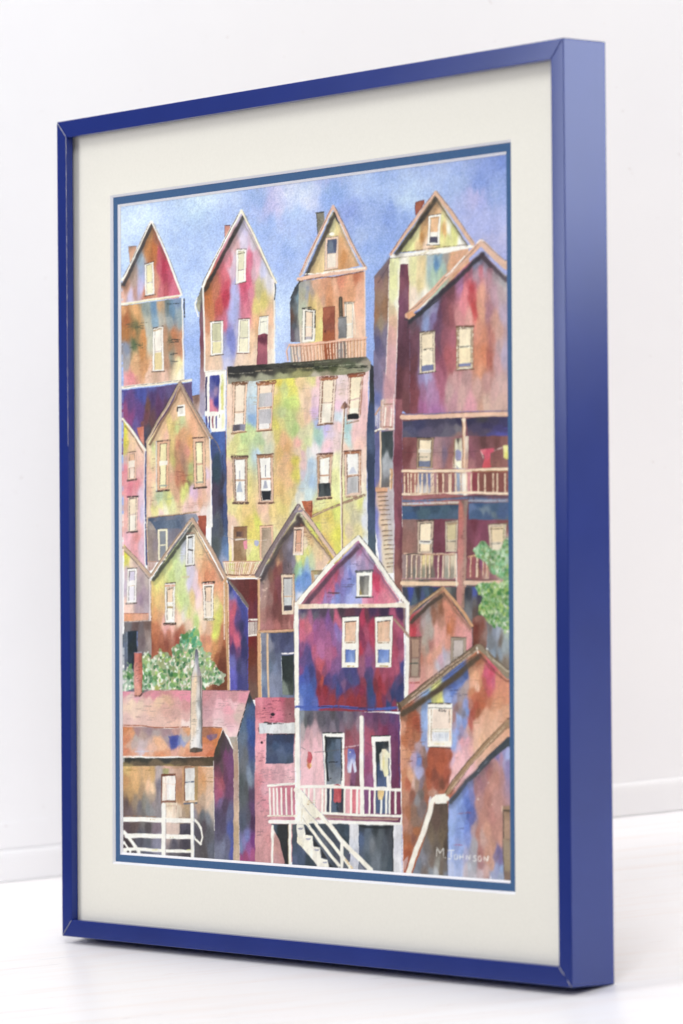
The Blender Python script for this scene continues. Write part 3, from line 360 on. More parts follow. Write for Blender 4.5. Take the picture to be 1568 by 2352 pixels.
D(560,260,760,290,3,'b08868',.5,80,4); D(640,820,820,960,8,'8a4a3c',.5,80,5); D(680,1180,1000,1240,14,'c09080',.6,90,4); D(380,590,395,830,7,'9a7060',.6,28,5); D(370,880,385,1250,8,'9a7060',.45,28,4); D(400,1090,640,1160,8,'a0b080',.5,90,5); D(650,340,1000,700,14,'d09070',.35,80,4)
eave([(715,-190),(580,60),(340,490)], 30, '7a5c4c', .85, (22,22)); eave([(725,-190),(850,60),(1050,420)],20,'8a7060',.75,(-14,14))
L([(712,-210),(570,60),(440,270),(330,480)],28,'b49a84'); L([(700,-215),(560,30),(460,210),(330,440)],7,'3f3430',.3); L([(600,30),(450,270),(350,440)],8,'e0c8ac',.2); L([(718,-215),(850,30),(960,220),(1060,400),(1085,430)],32,'a89080'); L([(735,-205),(870,50),(980,220),(1090,400)],7,'4a3c38',.35); L([(330,490),(330,1466)],10,'c8a890',.2); L([(355,520),(360,1300)],5,'ece0cc',.3)
L([(1065,430),(1070,470),(1080,500)],14,'3c3838',.4); L([(1095,430),(1150,490),(1190,600)],13,'77696a',.1); L([(1062,440),(1080,900),(1080,1466)],14,'f1eef0')
P([(690,50),(775,40),(775,175),(685,185)],'f3efea'); P([(710,70),(755,65),(755,150),(705,155)],[(730,120,'d8d4cc')]); L([(688,120),(690,75),(750,68)],14,'2f2a28',.1)
win([(450,470),(600,458),(580,1040),(455,1050)], 'e4ac88', 36, 'ece0a8', 'efe6b4', .44, '4a3a34', 11, 18, 7, wt=34, bar='c0a890'); L([(440,470),(445,1050)],8,'c8d4e0'); P([(480,700),(570,690),(570,745),(480,750)],'f3efe4',.9); L([(480,985),(560,985)],16,'98a098',.2)
win([(868,432),(1005,425),(1020,1005),(885,1015)], 'e6b494', 32, 'f0e8b8', 'efe4b4', .52, '4a3a34', 13, 16, 9, wt=50, bar='c09c78'); L([(905,950),(985,945)],14,'8c9088',.2); L([(905,480),(985,480)],10,'4f463c',.25)
# red chimney, blue-grey house beneath
P([(925,1340),(1028,1335),(1020,1500),(1020,1590),(990,1600),(930,1450)], [(960,1360,'ac4c34'),(980,1450,'a84c38'),(980,1560,'9a3c30')])
O(460, 2020)
P([(345,-25),(700,-55),(900,-60),(940,0),(900,60),(560,500),(340,500)], [(380,0,'40506c'),(500,40,'56647f'),(700,20,'5c6880'),(600,110,'6f7488'),(850,-30,'8f94a8'),(400,150,'9a8c88'),(380,250,'8c7c78'),(370,400,'988880'),(430,300,'8c7f88'),(600,200,'7c7888'),(680,160,'74707f'),(600,300,'848090'),(440,420,'9c8c88'),(480,480,'8c8488')], warp=.4)
P([(380,30),(700,0),(740,100),(440,125)], [(450,60,'4c5c78'),(600,60,'5c6c84'),(700,90,'50607c')]); P([(350,20),(380,30),(440,125),(345,120)],'b0a098',.7)
L([(330,-20),(345,500)],12,'cfa880',.1); L([(350,-20),(700,-60),(930,-85)],16,'c0a080',.15); L([(360,-15),(900,-75)],6,'5a4438',.4)
win([(458,120),(572,112),(575,480),(465,480)], 'efe6c8', 24, '7f8590', '868c98', .5, '6f6a60', 5, 0, 5); 
P([(330,490),(450,490),(420,560),(350,620)],'c8b0b0',.8); rail((335,500),(440,495),(335,600),(400,580),6,'a87868',6); L([(335,490),(450,490)],8,'b0806c',.2)
# ---- lower-left mauve house
P([(65,290),(375,640),(385,1466),(65,1466)], [
 (80,420,'e8e018'),(110,460,'e4dc60'),(80,490,'e4dc58'),(150,500,'ecd0bc'),(200,540,'d8b8ac'),(90,620,'c8b0bc'),(250,600,'b8a0a4'),(260,700,'a8949c'),(230,750,'b0a0a4'),(330,700,'bcaca8'),(290,850,'a890a0'),(250,950,'988098'),(340,950,'a894a0'),(80,800,'c4b4c8'),(80,1000,'ecc4b8'),(120,1060,'ecc8bc'),(250,1050,'b8a0a8'),(330,1050,'b8a8b4')], warp=.4)
L([(65,330),(200,470),(370,660)],34,'c8a890'); L([(65,300),(220,460),(380,640)],6,'6a5048',.3); L([(70,370),(200,500),(350,690)],11,'7a6a64',.3)
win([(105,575),(215,568),(205,975),(95,985)], 'f3efee', 22, 'd0c8e0', 'e4e0ec', .5, '4c4440', 9, 12, 6, wt=34, bar='c4a488'); L([(130,620),(120,700)],12,'5a4a48',.3); P([(120,720),(190,710),(190,770),(120,780)],'f3f0f0',.9)
P([(65,1100),(355,1090),(350,1180),(65,1190)], [(100,1150,'e8966c'),(200,1150,'e6a080'),(320,1120,'dca088')]); L([(65,1100),(350,1094)],7,'8f4438',.3)
P([(65,1190),(380,1180),(385,1466),(385,2050),(65,2050)], [(90,1220,'6f6a6e'),(200,1230,'5f4c4c'),(330,1230,'6a5450'),(330,1350,'8f7c78'),(280,1420,'6f5f64'),(90,1350,'5c6878'),(260,1280,'6f6468'),(350,1450,'a0908c'),(90,1460,'5a6880'),(100,1700,'5c6478'),(330,1500,'8c7f80'),(280,1600,'70686c')], warp=.5)
L([(65,1195),(370,1185)],10,'e8dcd4',.4,.6); P([(110,1305),(220,1300),(225,1466),(215,1780),(110,1700)], [(140,1340,'1f2a38'),(190,1400,'222c34'),(150,1440,'232c30'),(150,1600,'2c3848'),(200,1600,'1c2430')]); L([(218,1310),(225,1500)],14,'5a6c9c',.3); L([(100,1320),(105,1500)],10,'6f7c98',.4)
# ---- narrow passage and outside stair left of the red house
O(1460, 1560)
P([(-20,-600),(70,-400),(230,-100),(220,350),(220,1466),(215,2000),(60,2000),(0,1466),(0,1000),(-10,300)], [
 (20,0,'5c66a4'),(15,100,'8f94c0'),(30,-200,'6f6888'),(15,450,'5a5a8c'),(25,700,'6064a0'),(20,900,'5c6094'),(150,-150,'c8929c'),(150,100,'d4a0a0'),(60,1000,'dba888'),(60,1200,'dfb89c'),(180,1150,'b8aeb4'),(190,1300,'c0b8c0'),(170,1450,'c4bcc0'),
 (60,1400,'e0c0a0'),(10,1350,'7a80d4'),(15,1450,'8488d8'),(30,1700,'a0a4dc'),(120,1500,'e0c4a4'),(120,1700,'dccaac'),(180,1600,'c8c0c0'),(140,1850,'dccab0'),(180,1900,'d4c8b4'),(30,1850,'a8a8d8')], warp=.3)
P([(75,-10),(220,-30),(210,310),(70,330)], [(100,50,'c8a8a0'),(150,150,'dba8a0'),(150,250,'dfb0a8'),(90,250,'d8a49c'),(190,100,'d8a0a4')]); 
for x in (115,185): L([(x+3,80),(x-10,290)],18,'f0e6dc',.05)
L([(90,40),(200,35)],14,'a07a6a',.15); L([(80,55),(210,55)],8,'c8b0a0',.3); L([(75,300),(190,305)],16,'a06f5c',.15); L([(70,330),(210,325)],20,'e4d4c4',.05); L([(70,-10),(60,320)],12,'d4a888',.1); L([(90,-20),(80,310)],8,'e8dcd0',.2); L([(215,-80),(212,330)],9,'ece4e4',.1)
L([(0,160),(50,80),(70,60)],18,'c89474',.2); L([(10,170),(8,290)],9,'f0ece8'); L([(30,140),(25,310)],9,'f0ece8'); L([(50,120),(45,310)],9,'e8e4e4'); L([(18,160),(15,300)],6,'5450a0',.2); L([(38,150),(34,300)],6,'5450a0',.2); L([(0,350),(60,320)],26,'f0e8dc'); L([(0,380),(30,340)],8,'8f6a50',.3)
P([(60,360),(208,345),(205,600),(195,1000),(60,1010)], [(130,400,'343c42'),(130,480,'343c40'),(100,560,'3c464a'),(180,560,'3c4448'),(130,650,'9fa4ac'),(110,760,'a8acb4'),(170,780,'a8acb4'),(120,870,'8f9198'),(120,930,'5f6064'),(130,980,'66605f'),(180,900,'7f7c7c')], warp=.3, pw=2.8)
L([(58,350),(60,1000)],18,'e8c8a8'); L([(75,400),(85,1000)],5,'5c5450',.3); L([(185,800),(180,1010)],34,'d89c68',.05); L([(175,810),(172,1040)],10,'f0dcc0',.2)
P([(0,1010),(140,1015),(140,1060),(0,1060)],'e0a078')
for i,y in enumerate((1060,1112,1160,1215,1265,1320,1385,1440,1510,1565,1620,1675,1720,1780,1830,1885,1925)):
    x=30+ i*7; L([(x-8,y+4),(x+45,y-3),(x+105,y)],9,'5a4638',.25); L([(x-5,y+14),(x+80,y+9)],7,'b08460',.4,.7)
L([(212,1000),(218,1466),(212,2000)],8,'b8acc8',.2)
# purple-red post
P([(235,-20),(310,-20),(315,700),(310,1466),(320,1480),(310,2350),(290,2290),(218,2150),(220,1466),(208,700)], [
 (260,50,'8a4c58'),(290,100,'8f5058'),(260,300,'824654'),(280,400,'7a3f4c'),(270,650,'6f3444'),(280,900,'7c4450'),(260,1100,'7f4450'),(290,1300,'6f3a4c'),(240,1400,'8f4a5c'),(250,1550,'8f4a54'),(290,1600,'6f3844'),(240,1800,'8a5050'),(290,1850,'6a3c3c'),(260,2000,'8f5c54'),(290,2150,'8a5850')], warp=.4)
S([(300,1450),(300,2000)],14,'4f2c38',.4)
# ---- porches of the red house
P([(315,150),(1560,110),(1560,2700),(315,2700)], [
 (360,480,'7f4a4c'),(400,650,'6c3438'),(440,750,'9c6a68'),(340,550,'743c40'),(700,480,'a07880'),(740,600,'9c787c'),(730,720,'b07c80'),(830,500,'84606c'),(800,620,'746078'),(870,600,'8a5a58'),(860,700,'945c5a'),(700,780,'b88480'),(880,760,'a8706c'),
 (1150,470,'7c4a54'),(1120,600,'864c5c'),(1250,480,'5f3a3c'),(1400,480,'6c4040'),(1350,520,'74464a'),(1450,650,'84504c'),(1200,680,'7f4a50'),(1120,750,'a4686c'),(1400,750,'8a5850'),(1480,620,'8c5c58'),(800,1110,'9c5c5c'),(500,1110,'a4606c'),(1200,1120,'4c4054'),
 (400,1420,'80605c'),(400,1600,'8a5f58'),(370,1750,'92645a'),(750,1450,'6f3444'),(750,1600,'743a4c'),(750,1720,'703444'),(1150,1450,'6c3040'),(1120,1550,'743a4c'),(1250,1500,'7c3c54'),(1200,1650,'88465c'),(1120,1750,'6f3c44'),(1480,1420,'7c4448'),(1400,1500,'84485c'),(1480,1700,'d8c4b0'),
 (400,1950,'9a8a80'),(700,2000,'8a4a5c'),(1150,2000,'984c54'),(1250,2000,'8f5460'),(600,2250,'3c4450'),(1100,2250,'4f5058'),(1200,2500,'6a6460'),(1400,2600,'8c8a88')], warp=.4)
L([(330,600),(500,596),(900,600)],5,'3f2f34',.35,.7); L([(1085,590),(1240,585)],5,'3f2f34',.35,.7)
L([(310,190),(700,185),(1050,165),(1540,150)],54,'e8b89c'); L([(340,158),(700,148),(1000,125),(1540,118)],12,'746f98',.15); L([(330,222),(600,212),(700,200)],6,'4a3c44',.4)
P([(318,235),(700,205),(1010,195),(1010,400),(880,420),(318,425)], [(350,260,'3a3a54'),(500,250,'38385a'),(700,240,'3c3850'),(900,240,'3f3c54'),(960,230,'302c48'),(400,350,'484866'),(600,360,'544c66'),(750,350,'504a60'),(800,370,'5f5a6c'),(950,340,'6f6a74'),(900,360,'5a5468'),(340,400,'545064'),(960,400,'8a6a68')], warp=.4, asp=.8)
P([(1055,210),(1200,185),(1560,180),(1560,405),(1080,410)], [(1080,230,'2f2c48'),(1250,200,'3a3640'),(1400,230,'3a3450'),(1300,280,'342e50'),(1480,250,'38345c'),(1150,330,'443c58'),(1300,350,'4c4258'),(1450,320,'3c3668'),(1450,385,'4a48a0'),(1350,390,'44407c'),(1120,390,'5a4454')], warp=.4, asp=.8)
L([(1480,320),(1560,322)],7,'4a44b0',.3,.7)
win([(485,430),(680,430),(660,790),(480,790)], 'a08468', 26, 'f0dcba', 'dccab0', .42, '3a3434', 12, 0, 10, bottom='68708c', bh=.19, wt=24, bar='3a3838'); P([(500,560),(650,560),(648,600),(500,600)],'efe8dc',.8); L([(500,655),(600,650)],10,'4a4c40',.4); P([(480,785),(670,780),(670,800),(480,805)],'efe0cc')
P([(918,440),(1010,430),(1010,790),(900,790)], [(960,460,'3c3430'),(940,500,'e4e0c8'),(980,500,'e8dfc4'),(980,740,'f3e4c8'),(940,740,'efe4cc')], warp=.2); P([(930,580),(960,560),(995,590),(1000,690),(950,700),(930,660)],[(960,590,'8f90c4'),(960,660,'8c8890'),(980,680,'8c88a0')]); L([(920,450),(915,770)],14,'8a6448',.25); L([(930,750),(960,780)],14,'5c6a8c',.2)
L([(1030,210),(1035,500),(1030,800)],34,'ecc8ac'); L([(1012,230),(1022,500),(1022,790)],9,'b07850',.2); P([(1000,210),(1055,205),(1040,250),(1020,250)],'f0dcc4'); P([(1040,410),(1085,410),(1075,790),(1045,790)],[(1060,500,'dccab8'),(1060,600,'b8988c'),(1060,700,'d8a890')]); 
P([(1220,570),(1270,560),(1380,552),(1385,590),(1340,605),(1335,700),(1345,780),(1240,790),(1260,720),(1270,640),(1230,600)], [(1300,590,'d8405c'),(1290,650,'d84860'),(1290,740,'d8404c'),(1240,580,'dc6070')], asp=1); L([(1220,575),(1240,610),(1260,680)],6,'efe0d8',.4); L([(1385,575),(1450,555),(1520,530)],10,'e8d4cc',.3); P([(1490,520),(1545,510),(1545,690),(1490,660)],[(1510,560,'e8e050'),(1520,640,'dcd460'),(1500,540,'efe8a0')])
P([(1345,600),(1440,560),(1490,600),(1450,680),(1380,760)],'7c4a48',.7)
# upper railing
P([(315,800),(340,790),(1560,780),(1560,1100),(700,1090),(330,1090)], [
 (360,900,'8c4c4a'),(440,950,'a06058'),(480,900,'9c5a50'),(515,920,'687498'),(570,900,'6c708c'),(625,900,'6870a0'),(515,1040,'d4ccc4'),(600,1050,'ccc4c0'),(690,930,'a87880'),(690,1040,'a88078'),(750,930,'8c4c48'),(830,950,'8c5c58'),(900,950,'8a5050'),(960,950,'8c9cb8'),(960,1040,'8a8fa4'),(1030,950,'dcd4d4'),
 (1090,900,'d08488'),(1150,950,'8a3440'),(1240,950,'804840'),(1320,950,'7c443c'),(1390,950,'7c443c'),(1470,950,'7f4440')], warp=.15, asp=3, pw=2.6)
for x in (340,380,415,462,500,545,600,650,670,722,790,860,880,935,990,1060,1115,1200,1275,1370,1420,1510): L([(x,850),(x+rng.uniform(-3,5),1075)],16,'ecd2b4',.05); L([(x+9,860),(x+9,1070)],4,'8f5c44',.4,.8)
L([(1030,830),(1040,1080)],46,'f0e4d4',.05); L([(1000,830),(1000,1070)],7,'9a6a50',.35)
L([(315,815),(700,815),(1040,812),(1300,800),(1560,790)],32,'efd3b4'); L([(330,838),(700,842),(1040,835)],6,'a06848',.3); L([(1130,820),(1350,815),(1560,818)],14,'a8704c',.3); L([(330,800),(1000,798)],5,'c89878',.4)
L([(320,1085),(700,1085),(1040,1065),(1560,1080)],28,'efd6bc',.0); D(330,1065,690,1095,10,'a88060',.6,60,5); L([(330,1120),(500,1110),(800,1085),(1000,1110)],26,'9c5a5a',.1); L([(1040,1115),(1250,1110),(1560,1118)],18,'4c4458',.1)
L([(325,1165),(600,1160),(970,1130),(1560,1150)],24,'54668c',.05); L([(560,1140),(980,1120)],8,'5c4040',.3); L([(325,1200),(600,1190),(970,1180)],26,'c8b8b0',.05); L([(1090,1165),(1540,1160)],30,'9094a8',.05); L([(400,1195),(640,1185)],20,'a8b0d4',.3,.7); L([(330,1215),(600,1205),(970,1195)],6,'8f7c50',.4)
P([(315,1225),(970,1205),(970,1375),(315,1380)], [(350,1250,'3c5478'),(500,1240,'304058'),(700,1250,'344a60'),(900,1230,'30445c'),(400,1330,'34507c'),(560,1310,'3f5868'),(700,1340,'3f5874'),(900,1340,'465a74'),(800,1300,'3c5468')], asp=.8)
P([(1085,1195),(1560,1175),(1560,1385),(1085,1380)], [(1120,1250,'566c98'),(1200,1210,'34507c'),(1260,1280,'66788c'),(1400,1230,'3c5474'),(1400,1310,'5a6c7c'),(1500,1250,'3f5480'),(1200,1340,'3c547c'),(1350,1360,'40547c'),(1480,1340,'4c5c74')], asp=.8)
O(1460, 2020)
win([(490,20),(680,10),(665,400),(490,400)], 'c0a894', 28, 'f0dcbc', 'efd8b4', .64, '443c38', 18, 0, 12, wt=30); P([(510,250),(650,245),(650,285),(510,290)],'d4d0cc'); L([(525,262),(630,262)],12,'3c3a3a',.4); L([(665,230),(668,380)],14,'44444c',.3)
win([(815,30),(960,10),(950,380),(815,380)], 'c8b8a4', 20, 'c8b88c', 'ccb89c', .62, '6a5850', 14, 0, 9); L([(840,262),(930,258)],12,'50504c',.4); L([(830,60),(940,45)],24,'a08468',.3)
win([(1315,65),(1525,50),(1500,430),(1340,430)], 'd8c4ac', 28, 'e8d0a8', 'e2d4bc', .56, '6f6050', 12, 0, 10); L([(1340,115),(1480,110)],14,'6f5a44',.25); L([(1345,285),(1460,282)],12,'70706c',.3); L([(1500,70),(1495,330)],12,'8a8c68',.3)
P([(970,-215),(1080,-220),(1060,0),(1060,600),(1040,1050),(945,1000),(955,500)], [(1015,-205,'6a5c54'),(1000,-160,'c4645c'),(1055,-150,'8f7c74'),(1000,-100,'c46c5c'),(1060,-200,'987c74'),(1000,100,'c86c68'),(1050,150,'a07870'),(1000,400,'c87870'),(1040,450,'a8887c'),(980,700,'cc8880'),(1040,700,'b08878'),(980,900,'c07c74'),(1030,950,'9a7868')], warp=.3, asp=3); D(990,-150,1030,900,22,'6a3a38',.6,14,4)
# lower railing
P([(315,410),(945,400),(940,700),(315,700)], [(330,550,'947c7c'),(400,480,'806464'),(400,620,'7a6a64'),(450,480,'8a706c'),(450,620,'74706a'),(500,500,'8f7474'),(560,470,'e4cc8c'),(610,470,'e8d090'),(650,470,'dcd09c'),(560,620,'8c8a78'),(600,620,'6c645c'),(650,620,'6f6860'),(700,500,'784054'),(770,500,'74384a'),(830,480,'c4b8a8'),(890,480,'dcccb0'),(830,620,'98988c'),(890,620,'948c80'),(740,620,'7a3c50')], warp=.15, asp=3)
P([(1075,430),(1320,430),(1320,700),(1065,690)], [(1100,500,'8c4450'),(1140,500,'984c54'),(1200,520,'743c4c'),(1230,500,'84446c'),(1290,560,'a06060'),(1100,600,'985458'),(1200,620,'8a5450'),(1310,650,'c0a090')], warp=.2)
for x in (365,425,480,535,590,635,735,790,860,930): L([(x,420),(x-6,690)],15,'ead4bc',.1); L([(x+9,425),(x+3,690)],5,'8f4f30',.25)
for x in (1110,1180,1190,1255,1300): L([(x,440),(x-4,670)],13,'e8cdb0',.1); L([(x+9,450),(x+6,670)],7,'a05034',.25)
L([(340,400),(500,410),(750,405),(930,400)],20,'d8b49c',.15); L([(360,410),(450,400),(560,412)],12,'3c3834',.35); L([(550,408),(720,415),(920,415)],8,'a06848',.25); L([(1085,440),(1160,420)],20,'dca878',.2)
L([(315,745),(600,750),(945,750)],50,'ecc8a4'); L([(320,700),(500,712),(900,718)],12,'8a6a54',.35); L([(320,690),(930,690)],14,'b8848c',.45); L([(1050,740),(1250,745),(1440,735)],48,'dcb8a0'); L([(1075,705),(1400,705)],14,'6f544c',.25); L([(940,400),(945,780)],12,'f0e8dc')
# dark hollow below
P([(310,790),(945,785),(945,1000),(1035,1060),(1040,790),(1560,780),(1560,1500),(1100,1500),(780,820),(410,1010),(320,860)], [(400,800,'2f40a0'),(340,830,'3c4050'),(500,830,'2c3036'),(650,840,'343c44'),(600,880,'3f5468'),(700,800,'2f3c64'),(450,940,'4c5c6c'),(550,940,'404c7c'),(900,830,'4c5054'),(860,800,'70706c'),(920,900,'4a4444'),
 (1070,820,'30323c'),(1100,850,'3c3c44'),(1150,860,'4050a8'),(1200,850,'3c3848'),(1150,950,'605c5c'),(1080,1000,'6a6c70'),(1100,1080,'76767c'),(1300,840,'40404c'),(1200,1100,'504444'),(1160,1080,'5a4a44'),(1350,1250,'6c6a6c'),(1400,1350,'8894a8'),(1480,1380,'6c6460'),(1340,1400,'7c8494'),(1500,1430,'90969c')], warp=.5)
P([(1310,1150),(1560,1150),(1560,2050),(1310,1600)], [(1340,1220,'6a6260'),(1380,1300,'7a8294'),(1430,1350,'96a0b4'),(1460,1420,'70645c'),(1350,1440,'6f747c'),(1380,1580,'8090a4'),(1450,1560,'8a98a8'),(1500,1480,'94a0a8'),(1420,1640,'6f6258'),(1500,1680,'7a6c60'),(1530,1300,'a4b4a8'),(1480,1720,'8f8474')], warp=.4)
# brown stump
P([(1135,1160),(1180,1125),(1250,1120),(1300,1160),(1300,1466),(1290,1540),(1135,1540)], [(1180,1150,'8c5a50'),(1230,1150,'84544c'),(1180,1250,'6a2c24'),(1240,1250,'7c4438'),(1280,1200,'886460'),(1170,1400,'70382c'),(1280,1350,'8f706a'),(1250,1450,'7a5448'),(1160,1480,'602c24')], warp=.4)
# ---- terracotta gable behind
P([(390,1180),(420,1120),(780,810),(1125,1280),(1130,1600),(1100,2100),(380,2160),(385,1350)], [
 (430,1200,'c43440'),(440,1300,'cc3040'),(480,1150,'b05a5c'),(500,1330,'b85060'),(540,1200,'a89494'),(600,1150,'a49c9c'),(580,1300,'a89890'),(520,1300,'94746c'),(640,1300,'a89c94'),(700,1000,'a07868'),(680,1120,'8f5c48'),(760,1050,'8f5840'),(780,1200,'b07864'),(740,960,'94684c'),
 (830,1000,'dc8468'),(900,1050,'dc8068'),(850,1150,'d47c64'),(880,1200,'c8704c'),(860,1280,'c8683c'),(980,1180,'de8c80'),(1050,1250,'e09490'),(1080,1350,'dc9090'),(700,1280,'e09c90'),(720,1400,'e49890'),(800,1300,'dc9488'),(850,1400,'e09480'),(950,1350,'dc8c88'),
 (560,1420,'a09488'),(600,1500,'a08c80'),(650,1450,'b4746c'),(560,1550,'a88474'),(540,1620,'c07460'),(700,1550,'e09c84'),(740,1500,'dc9880'),(640,1650,'dc9078'),(760,1640,'c49cb0'),(820,1600,'b0a8bc'),(730,1750,'c4bcc8'),(850,1650,'c0b4bc'),(640,1800,'dca090'),(560,1850,'dc9488'),(420,1950,'dc8894'),(500,1980,'e09490'),(420,2050,'e08c94'),(1100,1480,'dc8890'),(700,1850,'d4a49c')], warp=.55)
eave([(780,850),(600,980),(410,1170)], 50, '463a34', .92, (12,26)); eave([(800,850),(950,1060),(1120,1270)], 22, '84604c', .75, (-14,14))
L([(775,800),(600,930),(430,1060),(400,1110)],34,'a4805c'); L([(770,780),(560,950),(410,1080)],8,'5a4a34',.3); L([(740,830),(560,960),(420,1080)],7,'d4b090',.35); L([(785,800),(900,930),(1020,1080),(1125,1240)],36,'cc9468'); L([(800,870),(940,1040),(1120,1270)],8,'5f4030',.3); L([(765,770),(790,810)],8,'5a4a3c',.3); L([(560,790),(700,790)],6,'3c4a9c',.3)
win([(395,1375),(530,1370),(520,1850),(395,1850)], '8a6a60', 22, 'a88470', '9c8878', .5, '5f4038', 14, 0, 9); L([(405,1680),(490,1675)],16,'464a44',.3); L([(405,1905),(510,1905)],18,'b05a54',.15); P([(400,1850),(525,1845),(515,1890),(400,1890)],'c0a494',.7)
win([(880,1375),(1055,1380),(1050,1720),(870,1780)], 'a09080', 30, 'b8aca8', 'b4a8a4', .6, '5a5044', 10, 0, 8); L([(925,1610),(1030,1606)],8,'8a7f78',.3)
# ---- foliage on the right
fol=[(1140,340),(1230,280),(1300,260),(1350,320),(1400,360),(1470,340),(1545,150),(1560,700),(1450,680),(1400,640),(1330,620),(1310,520),(1230,470),(1160,430)]
P(fol, [(1200,370,'86b884'),(1290,320,'7aa070'),(1300,400,'7c9c68'),(1350,500,'6f8c5c'),(1450,450,'9cbc94'),(1500,200,'8a9878'),(1530,500,'a0c0a0'),(1400,600,'90a884'),(1480,620,'88ac84')], .95, 4)
leaves(fol, 60, ['e8ece2','d4e4d4'], (8,20)); leaves(fol, 150, ['5ca468','7cb884','4c8440','9cc89c','789c50','3c7444','b8d4ac','8cb068'], (12,30))
fol2=[(1175,790),(1230,740),(1330,740),(1440,740),(1560,650),(1560,1330),(1500,1320),(1450,1250),(1380,1250),(1310,1190),(1250,1120),(1195,1090),(1210,980),(1250,900),(1190,850)]
P(fol2, [(1220,780,'84bc8c'),(1250,880,'88a880'),(1420,780,'a4c47c'),(1300,780,'70a470'),(1480,760,'b0cc94'),(1250,980,'6f9c4c'),(1240,1060,'a0b458'),(1350,950,'7fa458'),(1430,900,'88a46c'),(1500,900,'789c64'),(1400,1080,'7c9c70'),(1480,1100,'749868'),(1420,1200,'a0b098'),(1500,1250,'80b084')], .95, 5)
leaves(fol2, 90, ['e8ece0','dce4cc','b8d0b0'], (8,20)); leaves(fol2, 300, ['4c8c3c','3c7c34','84b050','a4c45c','64984c','2f7038','80b480','b8d098','a8cc74','4c8450'], (12,28))
leaves([(1300,1150),(1545,1150),(1545,1320),(1450,1260)], 30, ['e8e4dc','5c9458','88b084','6f8c5c'], (9,18))
# ---- deep red passage between houses
O(460, 2020)
P([(1270,700),(1620,700),(1630,1200),(1620,1466),(1640,2100),(1500,2100),(1510,1030)], [(1330,720,'6a3c3c'),(1450,730,'5f2c2c'),(1500,800,'5c2a28'),(1560,760,'682a2a'),(1560,900,'6a2424'),(1540,1050,'6c2c34'),(1600,1050,'642838'),(1560,1350,'701c1c'),(1600,1450,'6a2424'),(1560,1600,'6c2f20'),(1580,1800,'683c34'),(1570,2000,'6c4c44'),(1590,2080,'6f5448')], warp=.4)
L([(1510,1170),(1640,1170)],26,'efe9e0',.05); P([(1508,1195),(1635,1190),(1630,1350),(1508,1360)],'a89490'); rail((1508,1200),(1635,1195),(1508,1345),(1635,1345),7,'e8e0da',9); rail((1515,1200),(1635,1195),(1515,1345),(1635,1345),6,'6f5450',5); L([(1508,1358),(1635,1350)],18,'efe8e0',.05)
P([(1275,700),(1330,790),(1505,1020),(1510,1466),(1510,2010),(1300,2010),(1285,1466)], [(1300,780,'303c7c'),(1350,870,'5058c0'),(1320,920,'7078b4'),(1420,950,'3c4490'),(1480,1000,'4048a8'),(1310,1000,'b8587c'),(1310,1150,'d04c68'),(1340,1080,'c84c64'),(1330,1300,'c84868'),(1380,1400,'d85070'),(1400,1440,'d45474'),(1310,1400,'8c3c60'),(1380,1150,'54407c'),(1420,1250,'30305c'),(1450,1100,'383c88'),(1480,1300,'403c90'),(1450,1400,'2c3060'),(1490,1200,'3c4090'),
 (1330,1500,'403064'),(1400,1480,'4c3868'),(1460,1550,'2c2c60'),(1320,1650,'6060b0'),(1400,1700,'3c3c68'),(1450,1750,'44447c'),(1330,1800,'5c58c0'),(1340,1950,'5450c0'),(1420,1900,'383878'),(1480,1950,'3c3c78')], warp=.6)
L([(1275,700),(1340,790),(1420,880),(1505,1010)],30,'6f625c'); L([(1290,730),(1400,890),(1500,1030)],6,'b0a498',.4); L([(1505,1030),(1508,1460),(1510,1990)],6,'5048b8',.3)
